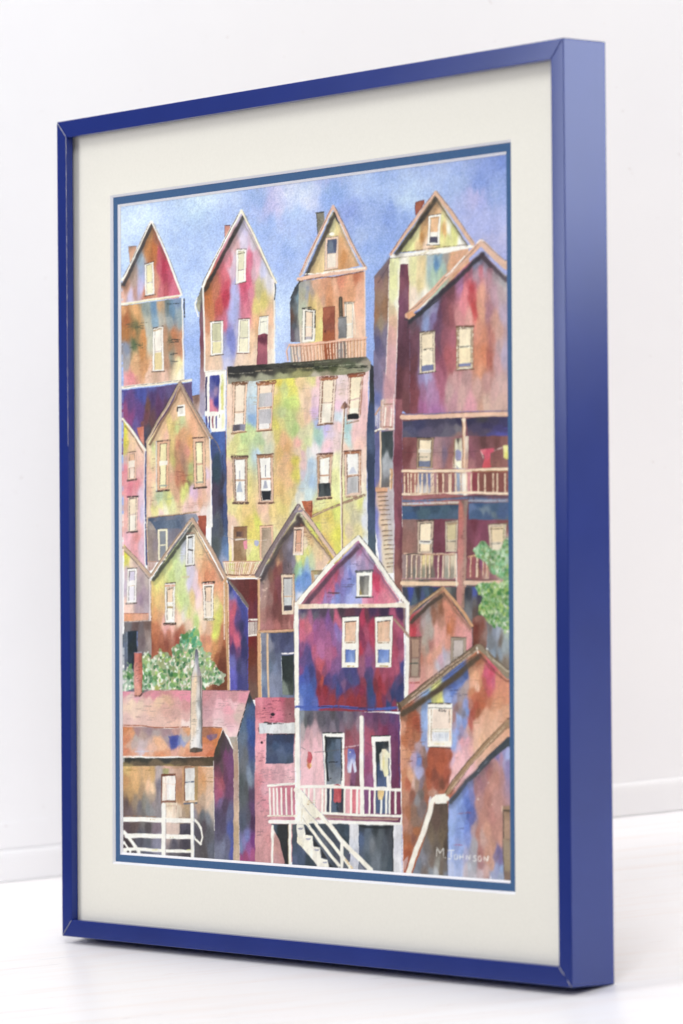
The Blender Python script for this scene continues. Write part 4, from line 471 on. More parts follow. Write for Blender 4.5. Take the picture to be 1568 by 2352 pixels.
# ---- yellow-green gable with orange base
P([(385,720),(860,20),(1225,700),(1285,760),(1290,1466),(1295,2000),(385,2000),(385,1466)], [
 (890,150,'ecd8b0'),(760,320,'c8cce0'),(740,400,'c4c8d8'),(700,400,'ccd8a4'),(660,480,'c4d890'),(700,600,'c8d8a0'),(600,560,'dce088'),(560,600,'d4dc8c'),(620,650,'c0d484'),(500,680,'e4e080'),(450,780,'e8e078'),(780,600,'cfe094'),(820,560,'d4cce4'),(860,600,'d4c8e0'),(840,720,'ccc4e0'),
 (740,750,'d0dc94'),(760,900,'c8dc90'),(800,950,'ccdc98'),(720,950,'c8dc88'),(780,1050,'d4dcb0'),(820,1080,'dcdc88'),(750,1130,'e0d8cc'),(870,900,'e4c480'),(920,850,'ecc8d4'),(920,650,'ecd0d8'),(900,760,'e8ccdc'),(930,950,'f0d0cc'),(930,350,'e4c494'),(960,400,'e4c088'),(960,270,'ecd0a8'),(950,500,'e8b488'),(1050,400,'ecb488'),(1000,550,'e49c6c'),(1080,560,'ec9c6c'),(1100,650,'e08860'),(1040,660,'e08458'),(950,650,'e89c70'),(1150,700,'eca07c'),
 (1180,780,'ec9c70'),(1180,900,'eca87c'),(1200,1000,'e8a470'),(1140,1000,'ecdc94'),(1180,1050,'e0e06c'),(1160,1150,'dce064'),(1190,1120,'dcc860'),(1140,1280,'dcdc5c'),(1120,1340,'e4ec58'),(1220,1100,'e0a070'),(1230,1200,'dc8c5c'),(1200,1300,'cc7450'),(1250,1400,'b05a38'),(1170,1420,'b46c48'),
 (420,850,'e8c86c'),(400,950,'e0a860'),(450,950,'ecc070'),(430,1100,'e0985c'),(500,1000,'ecbc7c'),(480,1150,'e4a070'),(400,1300,'c46c44'),(450,1280,'cc744c'),(420,1420,'b8603c'),(520,1200,'e8b0a4'),(560,1260,'e8a4a0'),(620,1280,'ecb4a8'),(600,1350,'bc6850'),(500,1400,'b86448'),(700,1000,'dcdc8c'),(700,1150,'f0ccb0'),(720,1200,'efd4bc'),(740,1280,'b86c4c'),(720,1330,'a45440'),(700,1400,'984434'),(760,1400,'a85c3c'),(660,1150,'ecc0ac'),(820,1200,'ecc8b0'),
 (960,1100,'f0d4bc'),(1000,1230,'f0d0b8'),(1060,1300,'e8b494'),(960,1280,'ecc49c'),(980,1400,'d88868'),(1060,1400,'d88464'),(920,1180,'c0d880'),(400,1500,'984c34'),(500,1520,'a05038'),(560,1480,'8c4434'),(600,1600,'9c5438'),(1040,1500,'e49464'),(1000,1550,'d89068'),(1120,1500,'dc8c50'),(1150,1600,'985030'),(1220,1550,'84442c'),(1200,1700,'6c3424'),(1250,1800,'6c3424'),(1150,1900,'6c3424'),(1250,1950,'743c28')], warp=.5)
eave([(855,60),(620,380),(395,680)], 46, '3f423c', .92, (16,24)); eave([(870,60),(1050,400),(1225,700)],18,'8f7c6c',.75,(-14,14))
L([(850,0),(700,200),(540,420),(385,650)],32,'c8a890'); L([(840,-5),(690,200),(530,420),(375,650)],6,'5a4a40',.3); L([(855,40),(700,260),(540,480),(400,680)],7,'3a4038',.3); L([(830,40),(560,410)],8,'ecdccc',.35); L([(860,0),(1000,220),(1120,430),(1250,690)],36,'c09c84'); L([(870,-20),(1010,200),(1160,450),(1260,660)],6,'5a4840',.35); L([(885,80),(1020,330),(1220,710)],6,'5a4840',.4)
L([(1245,700),(1250,1100),(1270,1500),(1285,2000)],30,'d0a070'); L([(1230,740),(1235,1400)],10,'efe4dc',.1); L([(1275,760),(1285,1400),(1298,1980)],7,'f0e4dc',.2); L([(1262,760),(1272,1900)],5,'8a6444',.45); L([(378,720),(382,1200),(388,1466)],7,'8c5c44',.3); L([(365,700),(370,1180)],12,'f0e8e8')
win([(790,185),(890,175),(885,535),(785,545)], 'f0eeea', 24, 'c8ccd4', 'dcdce4', .48, '4c443c', 7, 8, 6, bar=None); L([(815,215),(865,205)],20,'3c3834',.25); L([(820,355),(862,365)],16,'2c2a2a',.3); L([(800,165),(880,158)],10,'8a5a54',.2)
win([(540,745),(660,740),(655,1215),(545,1220)], 'f2efea', 24, 'efcfb0', 'f2ebe0', .48, '4c3c34', 10, 24, 7, wt=50); L([(550,775),(650,770)],24,'d8a088',.2); L([(570,820),(620,800)],14,'3c3430',.3); L([(570,1020),(625,1022)],20,'a88c54',.35); L([(568,830),(568,960)],8,'5f5c58',.3)
win([(980,740),(1110,735),(1100,1180),(1000,1180)], 'f2eae2', 26, 'eccbb0', 'efdfcc', .5, '403430', 20, 0, 8, wt=50, bar='b08068'); L([(1000,755),(1100,752)],16,'d89484',.2); L([(1000,1165),(1110,1165)],30,'7f7458',.45); L([(1012,800),(1015,920)],8,'3c3834',.2)
D(650,340,720,440,5,'a0a87c',.4,60,5); D(910,340,1000,500,7,'a88460',.55,60,5); P([(735,665),(830,655),(825,680),(740,680)],'c8b890',.7)
# ---- bushes bottom left
O(460, 2500)
bush=[(60,560),(62,320),(110,240),(150,280),(180,420),(270,160),(340,110),(400,180),(470,80),(540,130),(600,170),(620,60),(700,20),(720,-80),(780,-120),(850,-150),(890,-200),(930,-140),(950,-60),(960,20),(1010,120),(1070,100),(1070,220),(1130,250),(1180,340),(1230,420),(1180,490),(1050,510),(1000,560)]
P(bush, [(100,300,'88b07c'),(100,420,'98bc98'),(120,500,'b0ccb4'),(350,180,'bcd884'),(320,250,'90b860'),(430,250,'9cc8a4'),(500,150,'80a868'),(560,230,'88b48c'),(700,120,'6ca060'),(640,200,'8cb484'),(660,300,'78a868'),(560,350,'98c49c'),(460,440,'b0d060'),(440,380,'90bc50'),(650,420,'84ac74'),(740,450,'94bc94'),(600,500,'ccdccc'),(350,480,'ccdcc8'),(740,330,'b8d888'),(800,100,'a8cc98'),(800,250,'98b890'),(760,-20,'4c9c74'),(840,0,'a8c8a0'),(850,-120,'68a468'),(920,-60,'7cb888'),(900,-280,'a8d484'),(1000,200,'90bc94'),(1050,300,'7cac84'),(1100,400,'a0c4a0'),(1170,440,'b4d4b8'),(1020,450,'b0c8a8'),(330,400,'a8cca8')], .75, 7)
leaves(bush, 260, ['ecdcd4','e4ece0','f0ece4','d8e8d8','f2f0ea'], (14,30)); leaves(bush, 300, ['2f6a40','2c6038','3a7448','47804c','4f8c44','5c9448','8cbc68','a8cc60','84b890','a8ccac','3c7c54','649c58'], (12,34))
leaves([(700,0),(720,-90),(850,-170),(950,-100),(960,0),(900,60),(760,60)], 26, ['3f9468','4ca478','5cac80','84b45c','3c7c44'], (22,42), 1)
for x,y in ((430,410),(660,370),(620,490),(700,110),(770,200),(520,400)): blob(x,y,30,28,['4c8c3c','5c9450','6c9c5c'][int(x)%3],.9)
D(620,100,1200,520,14,'e8b49c',.6,30,6)
# ---- brick chimney in front of it, pink roof, tall pale chimney, orange roof
P([(60,565),(180,575),(280,590),(380,555),(840,560),(980,555),(1300,555),(1530,560),(1460,850),(1385,1100),(1290,1110),(1210,1010),(60,975)], [
 (100,580,'dc849c'),(200,640,'e0a0b0'),(350,580,'c47c84'),(420,600,'dc8498'),(560,580,'c88084'),(700,590,'e08498'),(820,640,'e888a0'),(120,640,'dcbcb4'),(130,740,'ecccb4'),(250,720,'e4c4b0'),(350,700,'e0b4ac'),(200,800,'eccab8'),(400,780,'e4b8a4'),(480,700,'e8c0a0'),(580,660,'d8a88c'),(560,780,'d4a094'),(700,680,'d89c9c'),(780,700,'cc8c8c'),(650,820,'cc9c94'),(780,850,'d4a4a0'),
 (120,900,'e0b8b4'),(300,900,'dcb4ac'),(500,900,'e0b4a8'),(650,930,'e4b4a4'),(780,940,'ecd4d0'),(1010,600,'c8848c'),(1080,650,'c48c94'),(1020,800,'c4929c'),(1040,930,'cfa0a4'),(1200,640,'d08c98'),(1350,620,'cc8c94'),(1450,640,'e08ca0'),(1200,720,'ecb0bc'),(1180,850,'e8b8c0'),(1280,800,'e89cac'),(1350,700,'e8b8c0'),(1420,750,'d8b4b0'),(1300,900,'e0a8b0'),(1400,850,'ccb0a8'),(1150,950,'e0c0c4'),(1300,1000,'e4b4c0'),(1350,1070,'ecc8cc'),(1250,1040,'e4c8c4')], warp=.7, asp=1.0)
D(70,600,820,940,30,'a8847c',.5,70,5); D(990,580,1450,1000,26,'a8787c',.45,80,5); L([(980,552),(1200,560),(1500,565)],6,'5a3c3c',.4); L([(290,560),(560,548),(820,555)],5,'a0606c',.4)
P([(185,120),(270,118),(278,300),(275,580),(240,625),(190,625),(178,400)], [(210,160,'c8685c'),(260,160,'a44c40'),(200,300,'dc8478'),(255,300,'c4604c'),(210,450,'e0948c'),(250,450,'cc7464'),(220,560,'e09480')], warp=.3); D(195,160,250,500,18,'6a3a34',.6,22,4); L([(270,130),(278,380),(272,570)],8,'8c4034',.3); L([(190,620),(250,625),(285,590)],18,'5a3834',.2); L([(185,120),(268,112)],8,'b0b0d8',.3)
P([(60,975),(200,980),(400,985),(560,1000),(800,990),(980,990),(1210,1000),(1110,1330),(60,1335)], [
 (100,1000,'d87844'),(150,1060,'e49464'),(80,1150,'d87c54'),(90,1260,'dc7c58'),(220,1030,'a07c80'),(300,1070,'b0948c'),(400,1020,'a08080'),(350,1050,'947c88'),(220,1120,'b0a09c'),(180,1180,'b8a09c'),(120,1220,'d8a48c'),(280,1170,'c4b0b4'),(270,1260,'ccb8c4'),(420,1070,'a89898'),(550,1050,'a08088'),(560,1090,'a09098'),(650,1030,'c09088'),(740,1050,'cca89c'),
 (450,1150,'f0b084'),(520,1200,'f0b48c'),(400,1230,'e8b49c'),(560,1260,'e49870'),(650,1260,'e0a090'),(640,1120,'3c4898'),(650,1170,'404ca0'),(700,1130,'7a8cc0'),(740,1170,'9098c8'),(760,1110,'b8b0b0'),(800,1020,'e89c68'),(800,1200,'ecac80'),(780,1280,'e08c64'),(750,1260,'e4a480'),(500,1310,'e88c5c'),(300,1300,'e8a484'),(150,1310,'e09878'),
 (1010,1020,'a8684c'),(1080,1040,'945858'),(1120,1020,'cc6c34'),(1010,1100,'d87440'),(1180,1020,'dc7838'),(1150,1150,'dc7438'),(1050,1200,'e07c54'),(1000,1250,'e0805c'),(1080,1300,'dc683c'),(900,1300,'e07c58')], warp=.7, asp=1.0)
P([(1030,1080),(1150,1065),(1145,1110),(1070,1140),(1030,1110)], [(1060,1090,'7c5c80'),(1120,1085,'8c6878'),(1080,1120,'70507c')]); P([(590,1085),(680,1080),(720,1130),(715,1200),(620,1215),(595,1150)],[(630,1110,'34409c'),(640,1180,'3c48a4'),(700,1160,'6c7cbc')],.7,3)
L([(65,960),(250,965),(420,988),(600,990),(820,980)],11,'a04c2c',.15); L([(985,985),(1200,990)],10,'7a4c34',.25); L([(60,1330),(200,1325),(450,1338),(700,1330)],14,'f0ece8',.15); L([(200,1270),(400,1265)],16,'c8c8dc',.3,.7)
P([(65,1340),(400,1345),(600,1345),(1110,1330),(1110,1440),(60,1440)], [(150,1350,'2f302c'),(300,1355,'34342f'),(550,1360,'333434'),(700,1350,'3f3830'),(900,1350,'4a3c30'),(1050,1350,'4c4030'),(200,1400,'5c5040'),(450,1410,'6c5c48'),(650,1400,'5f5040'),(900,1410,'64503c'),(120,1430,'8f7c50'),(600,1430,'9c8450')], asp=.5, warp=.3)
# pointed pale chimney
P([(898,80),(925,80),(935,250),(965,380),(975,500),(975,1220),(950,1250),(840,1250),(835,1200),(845,600),(845,400),(880,270)], [
 (905,100,'5c5c6c'),(915,200,'a0a4b4'),(925,160,'6c6c7c'),(900,290,'dcdce0'),(880,360,'ccc4c4'),(930,300,'9c94a0'),(890,420,'e4c49c'),(880,520,'e4c8a8'),(870,700,'e0c8b0'),(890,850,'ecd4bc'),(870,1000,'e8d0b8'),(880,1180,'ece8e8'),(950,450,'a09898'),(950,700,'8a8a90'),(965,900,'8c8c90'),(930,800,'e4e4e4'),(960,1150,'a8a8b0'),(930,1100,'ececf0'),(935,550,'d8d0cc')], warp=.2, asp=4)
S([(950,400),(962,700),(968,1000),(968,1200)],14,'4c4640',.6); L([(938,250),(970,420),(978,600),(978,1180)],5,'5f504c',.3); L([(885,260),(848,400),(843,700),(838,1230)],6,'7c746c',.35); L([(848,395),(960,395)],7,'8f7c6c',.3,.7); L([(912,75),(930,160)],9,'4c4c5c',.2); D(850,420,910,1150,14,'8f8474',.55,45,5)
P([(835,1240),(880,1215),(980,1235),(975,1265),(900,1285),(830,1275)], [(870,1250,'5c5048'),(930,1240,'54504c'),(900,1275,'4c3c34')])
# dark side gables to the right
P([(1215,1010),(1340,1260),(1345,1466),(1340,2600),(1120,2560),(1105,1466),(1110,1300)], [(1200,1100,'3f3434'),(1160,1250,'3c3830'),(1240,1200,'443840'),(1290,1220,'4c4048'),(1180,1350,'3c3034'),(1260,1300,'7a3f6c'),(1310,1350,'6c3c6c'),(1200,1450,'5c4450'),(1300,1500,'744470'),(1180,1500,'743c54'),(1200,1600,'a84c5c'),(1180,1650,'b4586c'),(1280,1700,'643c60'),(1250,1550,'643858'),(1170,1750,'a8486c'),(1180,1850,'6c5884'),(1240,1900,'4c3c54'),(1300,2000,'5f6088'),(1160,2000,'48405c'),(1220,2100,'4c4460'),(1310,2200,'44509c'),(1180,2250,'504c64'),(1200,2400,'6f7490'),(1270,2400,'5c5c78'),(1310,2450,'4450b0'),(1150,2500,'70748c'),(1250,2550,'5c6078')], warp=.7, asp=3)
P([(1385,1095),(1460,850),(1530,590),(1600,760),(1590,1466),(1620,2600),(1400,2600),(1400,1466)], [(1530,650,'2f3438'),(1520,750,'485c7c'),(1450,950,'4c6484'),(1560,800,'3c5484'),(1550,1000,'34509c'),(1560,1150,'2c4490'),(1450,1150,'5c6c84'),(1480,1300,'60646c'),(1430,1250,'5c6474'),(1550,1300,'3c4884'),(1450,1450,'646870'),(1560,1450,'4c5c80'),
 (1440,1600,'4c5458'),(1530,1530,'8494b0'),(1540,1570,'8090a4'),(1500,1700,'4c5054'),(1560,1750,'4f3c58'),(1450,1800,'50565c'),(1560,1900,'5c3c68'),(1500,2000,'4f4f60'),(1560,2050,'482c4c'),(1450,2100,'4c5468'),(1510,2250,'6c74b4'),(1480,2350,'7c74b0'),(1560,2300,'703078'),(1530,2400,'8c4c90'),(1440,2400,'6c7cac'),(1560,2480,'a8487c'),(1480,2530,'983c68'),(1430,2560,'a03c78')], warp=.6, asp=3)
L([(1530,590),(1480,760),(1400,1030),(1388,1090)],13,'2c3034',.1); L([(1375,1090),(1290,1110)],12,'d8ccc8',.2)
P([(1290,1100),(1380,1100),(1390,1200),(1398,1466),(1410,2560),(1335,2560),(1345,1466),(1335,1240)], [(1340,1120,'a8a098'),(1350,1200,'b09c8c'),(1370,1350,'b89884'),(1370,1500,'b08c78'),(1370,1700,'b8988c'),(1370,2000,'c8a890'),(1375,2200,'c0a080'),(1375,2500,'c4a890')], warp=.3); L([(1395,1250),(1400,1900),(1412,2540)],5,'e4d8d0',.3)
# ---- lower-left porch wall
O(460, 2900)
P([(60,240),(450,240),(750,240),(1105,250),(1115,700),(1120,1310),(60,1260)], [
 (100,260,'dcb46c'),(90,400,'c88c54'),(180,400,'e4ac6c'),(200,480,'e0a868'),(120,500,'c4945c'),(320,350,'e0ac74'),(340,440,'ecbc94'),(400,320,'d4a468'),(400,500,'ecc49c'),(250,530,'a88868'),(120,600,'b48c5c'),(100,690,'5c4a4c'),(200,640,'94806c'),(250,720,'6c6870'),(130,780,'6c5c60'),(300,680,'848078'),(350,750,'7c8084'),(400,600,'a89484'),(400,750,'8c8c90'),(300,800,'74706f'),(420,680,'8c8084'),
 (470,350,'b4a4a8'),(470,450,'7c7484'),(470,600,'847c84'),(470,750,'8f8a90'),(560,300,'d8a894'),(700,330,'b88c70'),(690,500,'bc8054'),(720,600,'c48c64'),(700,700,'e0c8b0'),(750,400,'c89060'),(760,800,'a8907c'),(800,740,'a88c6c'),
 (950,300,'d89464'),(1000,270,'e0a880'),(980,400,'e0985c'),(960,500,'d8a070'),(1050,400,'ecbc98'),(1050,500,'e8c0a4'),(970,600,'c4a48c'),(1050,650,'d4b49c'),(1080,750,'c4b0a0'),(940,720,'b8947c'),(900,800,'8c848c'),(980,820,'5c6068'),(1050,850,'6f7480'),(1000,950,'4c444c'),(1060,1050,'585860'),(950,1150,'504c54'),(1080,1200,'5c6070'),(1000,1250,'504c50'),(920,1000,'4c4a50'),
 (100,940,'54444c'),(200,950,'5c4c4c'),(350,940,'50484c'),(450,940,'7a6a78'),(250,1120,'4c4c58'),(350,1130,'5c606c'),(450,1130,'84849c'),(600,950,'d8bcb0'),(650,980,'d8c4bc'),(780,970,'3c3a48'),(650,1150,'4c4a58'),(780,1150,'3c3844'),(120,1140,'3c3438'),(350,1250,'5c6078'),(650,1280,'605c64')], warp=.5)
D(70,270,440,300,6,'9c7434',.5,110,5); D(930,270,1100,480,7,'9c6c40',.4,70,5)
P([(448,270),(700,270),(745,250),(740,830),(690,840),(480,840)], [(560,285,'90945c'),(470,320,'c0b0b0'),(700,300,'c89c88'),(480,450,'7c7888'),(480,600,'908890'),(700,450,'b47c64'),(710,600,'bc8458'),(700,750,'dcc8b4'),(600,310,'d8b4a8')], .8, warp=.3)
P([(500,330),(670,325),(665,680),(500,690)], [(560,340,'6a3c2c'),(640,340,'704434'),(520,600,'8a5c50')]); P([(512,360),(665,350),(660,640),(510,645)],[(560,400,'f0e8e4'),(600,500,'ecE4e4'.lower()),(540,440,'f0dccc'),(620,600,'f0ece8')]); L([(550,370),(555,640)],5,'e0ac94',.2); L([(512,445),(660,455)],6,'e8c8b4',.3); L([(585,370),(585,640)],4,'dcdcdc'); L([(625,360),(625,640)],4,'dcd8d4'); L([(515,650),(660,652)],12,'8c6450',.2); L([(500,340),(502,700)],9,'6a4434',.3)
P([(510,670),(685,665),(700,860),(545,860)], [(600,690,'dcc8ac'),(620,750,'ecd4c0'),(600,830,'ecdccc')]); L([(560,705),(675,700),(672,780)],5,'b4705c',.3)
P([(765,250),(930,245),(920,680),(765,690)], [(780,300,'74503c'),(910,300,'a8845c'),(910,500,'b4905c'),(775,500,'8c6450')]); P([(775,270),(890,260),(888,640),(778,640)],[(830,300,'d8d4d4'),(820,380,'dcdcdc'),(830,500,'ecebe8'),(840,600,'e8e4e0')]); L([(778,428),(875,425)],16,'4c5870',.15); L([(765,678),(910,672)],20,'5c6474',.2); L([(770,290),(772,640)],11,'7a4c34',.3); L([(765,655),(915,650)],14,'e8c8a8',.1); L([(780,265),(885,255)],14,'b88468',.3)
L([(1105,180),(1112,500),(1118,990)],6,'efece8',.1)
# white rails
L([(525,690),(525,1300)],52,'f2f0ec'); L([(858,690),(862,1310)],44,'f0eeec'); L([(60,862),(300,860),(500,872),(860,878)],62,'f2efea'); L([(80,825),(300,822),(440,832)],8,'a07050',.4); L([(100,1055),(250,1050),(500,1058),(870,1068)],60,'f2efea'); L([(60,1215),(180,1205),(480,1225),(860,1235)],42,'f2efe9'); L([(60,1000),(130,1080),(200,1180),(250,1260)],42,'f2efea'); L([(60,1110),(100,1180),(150,1250)],24,'f2efea')
L([(400,1218),(450,1215)],14,'e8e090',.2,.8); L([(800,1215),(835,1215)],14,'e8e890',.2,.8); L([(870,850),(925,905),(962,965)],30,'f0ede6'); L([(958,950),(978,1070),(955,1150)],22,'f0ede6'); L([(885,1085),(960,1150)],26,'f0ede6'); P([(895,925),(950,1010),(945,1080),(890,1060)],'4c4854'); L([(552,755),(550,1280)],7,'a8a0a8',.2,.8); L([(880,760),(884,1310)],7,'7c88a8',.3,.8); L([(870,890),(960,1010)],6,'6f6a78',.4)
P([(565,915),(705,912),(705,1030),(565,1035)],'d9bfb5'); P([(715,915),(838,920),(838,1035),(718,1030)],[(780,930,'4c4858'),(780,1010,'3a3844')])
for x,y in ((370,860),(400,858),(610,1070),(640,1068),(420,862)): blob(x,y,7,6,'b0904c',.6)
# ---- brown / plum house behind the front one
O(960, 2020)
P([(135,1330),(560,1300),(560,2110),(135,2110)], [(180,1380,'7c8094'),(200,1600,'6f748c'),(190,1900,'7c8ca8'),(190,2000,'5c6c94'),(300,1370,'3a4060'),(450,1350,'383c5c'),(400,1450,'3c4064'),(350,1500,'4c5070'),(280,1450,'8a8ca0'),(300,1600,'5c647c'),(270,1700,'5c6c84'),(330,1750,'6c7898'),(350,1900,'747c98'),(300,1980,'7c84a4'),(380,1600,'58607c'),(480,1530,'4a5078'),(300,1850,'8088a4')], warp=.5)
L([(240,1340),(240,1700),(255,2080)],22,'d8b490'); L([(225,1345),(228,1700)],6,'8f7c70',.4); L([(140,1330),(140,1700),(150,2080)],40,'dc9f6c'); L([(160,1340),(170,2080)],8,'ecd0a8',.2); L([(120,1340),(125,2000)],6,'8a5030',.3)
P([(405,1590),(545,1580),(545,2045),(415,2045)], [(480,1650,'262e30'),(450,1800,'242c2c'),(500,1900,'283030'),(450,2020,'78847c'),(520,2000,'3c4440')]); L([(410,1565),(540,1560)],22,'ece6ea',.1); L([(400,1600),(408,1880)],7,'b4bcc8',.2)
P([(155,690),(610,0),(980,460),(600,950),(545,1000),(545,1290),(150,1320)], [
 (640,50,'d87c5c'),(560,60,'7c5448'),(620,30,'4a3430'),(700,130,'e8bc8c'),(720,200,'e8c088'),(750,230,'e4bc80'),(680,280,'f0dcbc'),(720,330,'e4dc94'),(700,380,'e0dc74'),(800,320,'ecd09c'),(850,420,'ecc898'),(900,470,'f0ccb0'),(850,500,'f0c8ac'),(650,470,'d8e078'),(600,450,'ece08c'),(620,550,'a4cc88'),(580,600,'90b888'),(700,500,'a8c4c4'),(740,460,'c8d4a8'),(620,620,'90bcc0'),(700,570,'8cb0dc'),(650,700,'5c8cd4'),(700,650,'4c7cd0'),(620,800,'6c94dc'),(600,740,'5c88d8'),(700,720,'6890d8'),(620,900,'dce0f0'),
 (480,200,'706468'),(500,280,'8c8498'),(520,200,'787484'),(450,380,'6c6068'),(400,440,'705a54'),(500,430,'6c6474'),(500,560,'74646c'),(450,560,'64545c'),(540,520,'80788c'),(370,500,'c48c68'),(370,420,'8c6450'),(300,500,'6c5454'),(340,600,'743c3c'),(380,560,'7c4440'),(280,650,'7c5448'),(200,700,'80706c'),(230,800,'a4847c'),(180,850,'a88484'),(300,800,'84504c'),(360,750,'7c4048'),(340,900,'743838'),(380,850,'7a4048'),(280,950,'8c6460'),(200,950,'a48078'),(340,1080,'6c3c3c'),(250,1100,'8c5854'),(190,1150,'a8746c'),(380,1150,'70403c'),(470,1150,'8a504c'),(450,1250,'985c58'),(250,1250,'b06c6c'),(180,1260,'b07474'),(350,1260,'a8605c'),(520,1180,'a05c5c'),(500,1230,'c07c74')], warp=.5, pw=2.4)
D(180,720,230,900,6,'d8b8a8',.4,10,14)
P([(635,-210),(765,-215),(755,-20),(735,-10),(680,-90)], [(680,-190,'c85c30'),(740,-180,'cc6844'),(700,-120,'b85434'),(740,-60,'c05c3c')]); D(650,-190,740,-60,9,'6a2c24',.55,35,5); L([(755,-200),(742,-20)],8,'6a3428',.4)
eave([(600,-10),(400,240),(150,690)], 62, '453c40', .9, (14,10)); eave([(640,0),(800,200),(1000,450)],20,'74605c',.8,(-14,16)); eave([(600,-20),(660,60)],40,'3a302e',.7)
L([(600,-150),(560,-90),(470,60),(330,280),(210,470),(120,650)],58,'7c6c70'); L([(590,-165),(440,60),(300,280),(100,640)],7,'463c3e',.3); L([(520,20),(330,310),(170,620)],6,'b0a4a8',.45); L([(600,-140),(700,-40),(830,150),(1040,440)],48,'d4b4a4'); L([(610,-165),(750,0),(900,220),(1050,430)],7,'4f4444',.3); L([(640,-60),(780,130),(1000,470)],9,'6c5c60',.35); L([(600,-150),(560,-80),(640,-100)],26,'8c8090',.2)
S([(610,-60),(575,0)],40,'44383a',.7)
win([(550,95),(665,80),(655,415),(535,420)], 'ecd0bc', 26, 'd89a7c', 'dca488', .58, '6a4c40', 10, 0, 8, wt=40, bar='8c5c48'); L([(560,125),(620,122)],16,'4a3c34',.3); L([(545,410),(640,405)],18,'f0e8e0',.1)
D(660,140,750,300,14,'8a5c44',.6,30,5); D(750,220,960,480,14,'b08c64',.4,50,4); D(400,500,740,700,7,'4a4a4c',.5,8,5); L([(480,510),(485,560)],8,'3c383c',.4)
win([(400,640),(555,635),(540,1105),(410,1110)], 'e0c8b0', 26, 'bcbcbe', 'c4c8cc', .55, '5c4c48', 14, 0, 7, bottom='544c5c', bh=.13, wt=44, bar='b88c70'); L([(430,690),(520,685)],12,'54484c',.3); L([(545,640),(555,1000)],12,'c09468',.25); L([(410,660),(415,1080)],14,'e8ccac',.15); P([(435,1015),(525,1015),(525,1055),(435,1060)],'3c3640')
P([(745,600),(900,590),(880,640),(790,760),(755,760)], [(800,610,'b8a870'),(780,660,'c8a07c'),(830,640,'8a7c6c')]); P([(785,650),(860,645),(790,740)],'c4c4c0'); L([(750,605),(880,600)],10,'7c6c44',.4); L([(760,640),(765,760)],10,'a07c60',.3)
L([(140,710),(140,1000),(145,1310)],26,'dcA878'.lower()); L([(128,710),(128,1290)],6,'a8683c',.3); L([(120,700),(160,690)],14,'d8b8b0'); L([(130,1310),(350,1305),(545,1290)],28,'d09c78'); L([(135,1325),(350,1320),(545,1310)],8,'8c7450',.4); L([(150,1295),(545,1275)],6,'8a4c3c',.4)
# pink brick bit
O(960, 2500)
P([(95,640),(555,640),(560,1466),(555,2560),(95,2560),(95,1466)], [
 (150,700,'e07c90'),(250,720,'dc7088'),(350,700,'e07084'),(200,850,'e07888'),(350,850,'e4708c'),(400,650,'cc5470'),(480,700,'945058'),(500,850,'a0606a'),(520,780,'985460'),(130,800,'d87484'),(130,1000,'ec98a4'),(150,1200,'f0a0b0'),(150,1400,'e898a4'),(300,1440,'ecacb8'),(500,1440,'e8b0bc'),
 (120,1600,'dc8490'),(250,1550,'dc98a4'),(400,1550,'d8a0ac'),(500,1600,'dcacb4'),(350,1500,'d49ca8'),(200,1700,'e0a0b0'),(120,1750,'c87c88'),(150,1900,'d08c98'),(210,1850,'e08c9c'),(120,2050,'c4848c'),(180,2100,'cc8c94'),(130,2300,'cc9094'),(200,2350,'d09094'),(150,2500,'c88c90'),(240,2300,'d48c90'),(230,2000,'d08c94')], warp=.5, asp=1.4)
D(110,670,420,920,20,'8a3c50',.55,50,6); D(110,980,200,1400,14,'9c5c68',.5,40,6); D(130,1480,520,1600,22,'9c7480',.5,60,6); D(110,1600,250,2250,24,'84606c',.5,36,7)
blob(300,835,26,20,'28202a'); blob(280,868,10,8,'28202a'); blob(175,1160,14,16,'30242c'); blob(220,930,34,12,'2a262a'); blob(200,765,12,8,'4a2834'); blob(502,832,10,7,'4a2834')
P([(135,935),(560,930),(558,1060),(145,1060)], [(200,1000,'d0d4dc'),(350,990,'d4d4d8'),(500,1000,'d8dadc'),(300,1040,'dcdfe4')]); D(190,935,420,948,7,'3a3438',.7,50,8); L([(135,990),(140,1035)],8,'3c3438',.4)
P([(228,1072),(548,1068),(545,1400),(500,1410),(220,1410)], [(280,1100,'343c58'),(400,1100,'2c3858'),(500,1090,'2c3450'),(280,1250,'44506c'),(350,1220,'384c70'),(420,1280,'4c5c80'),(500,1200,'38486c'),(300,1380,'3c4868'),(450,1350,'4a5a78'),(500,1390,'3c4a60')], asp=1); L([(232,1066),(548,1066)],12,'20242c',.25); L([(222,1090),(220,1400)],8,'f0c0c8',.4)
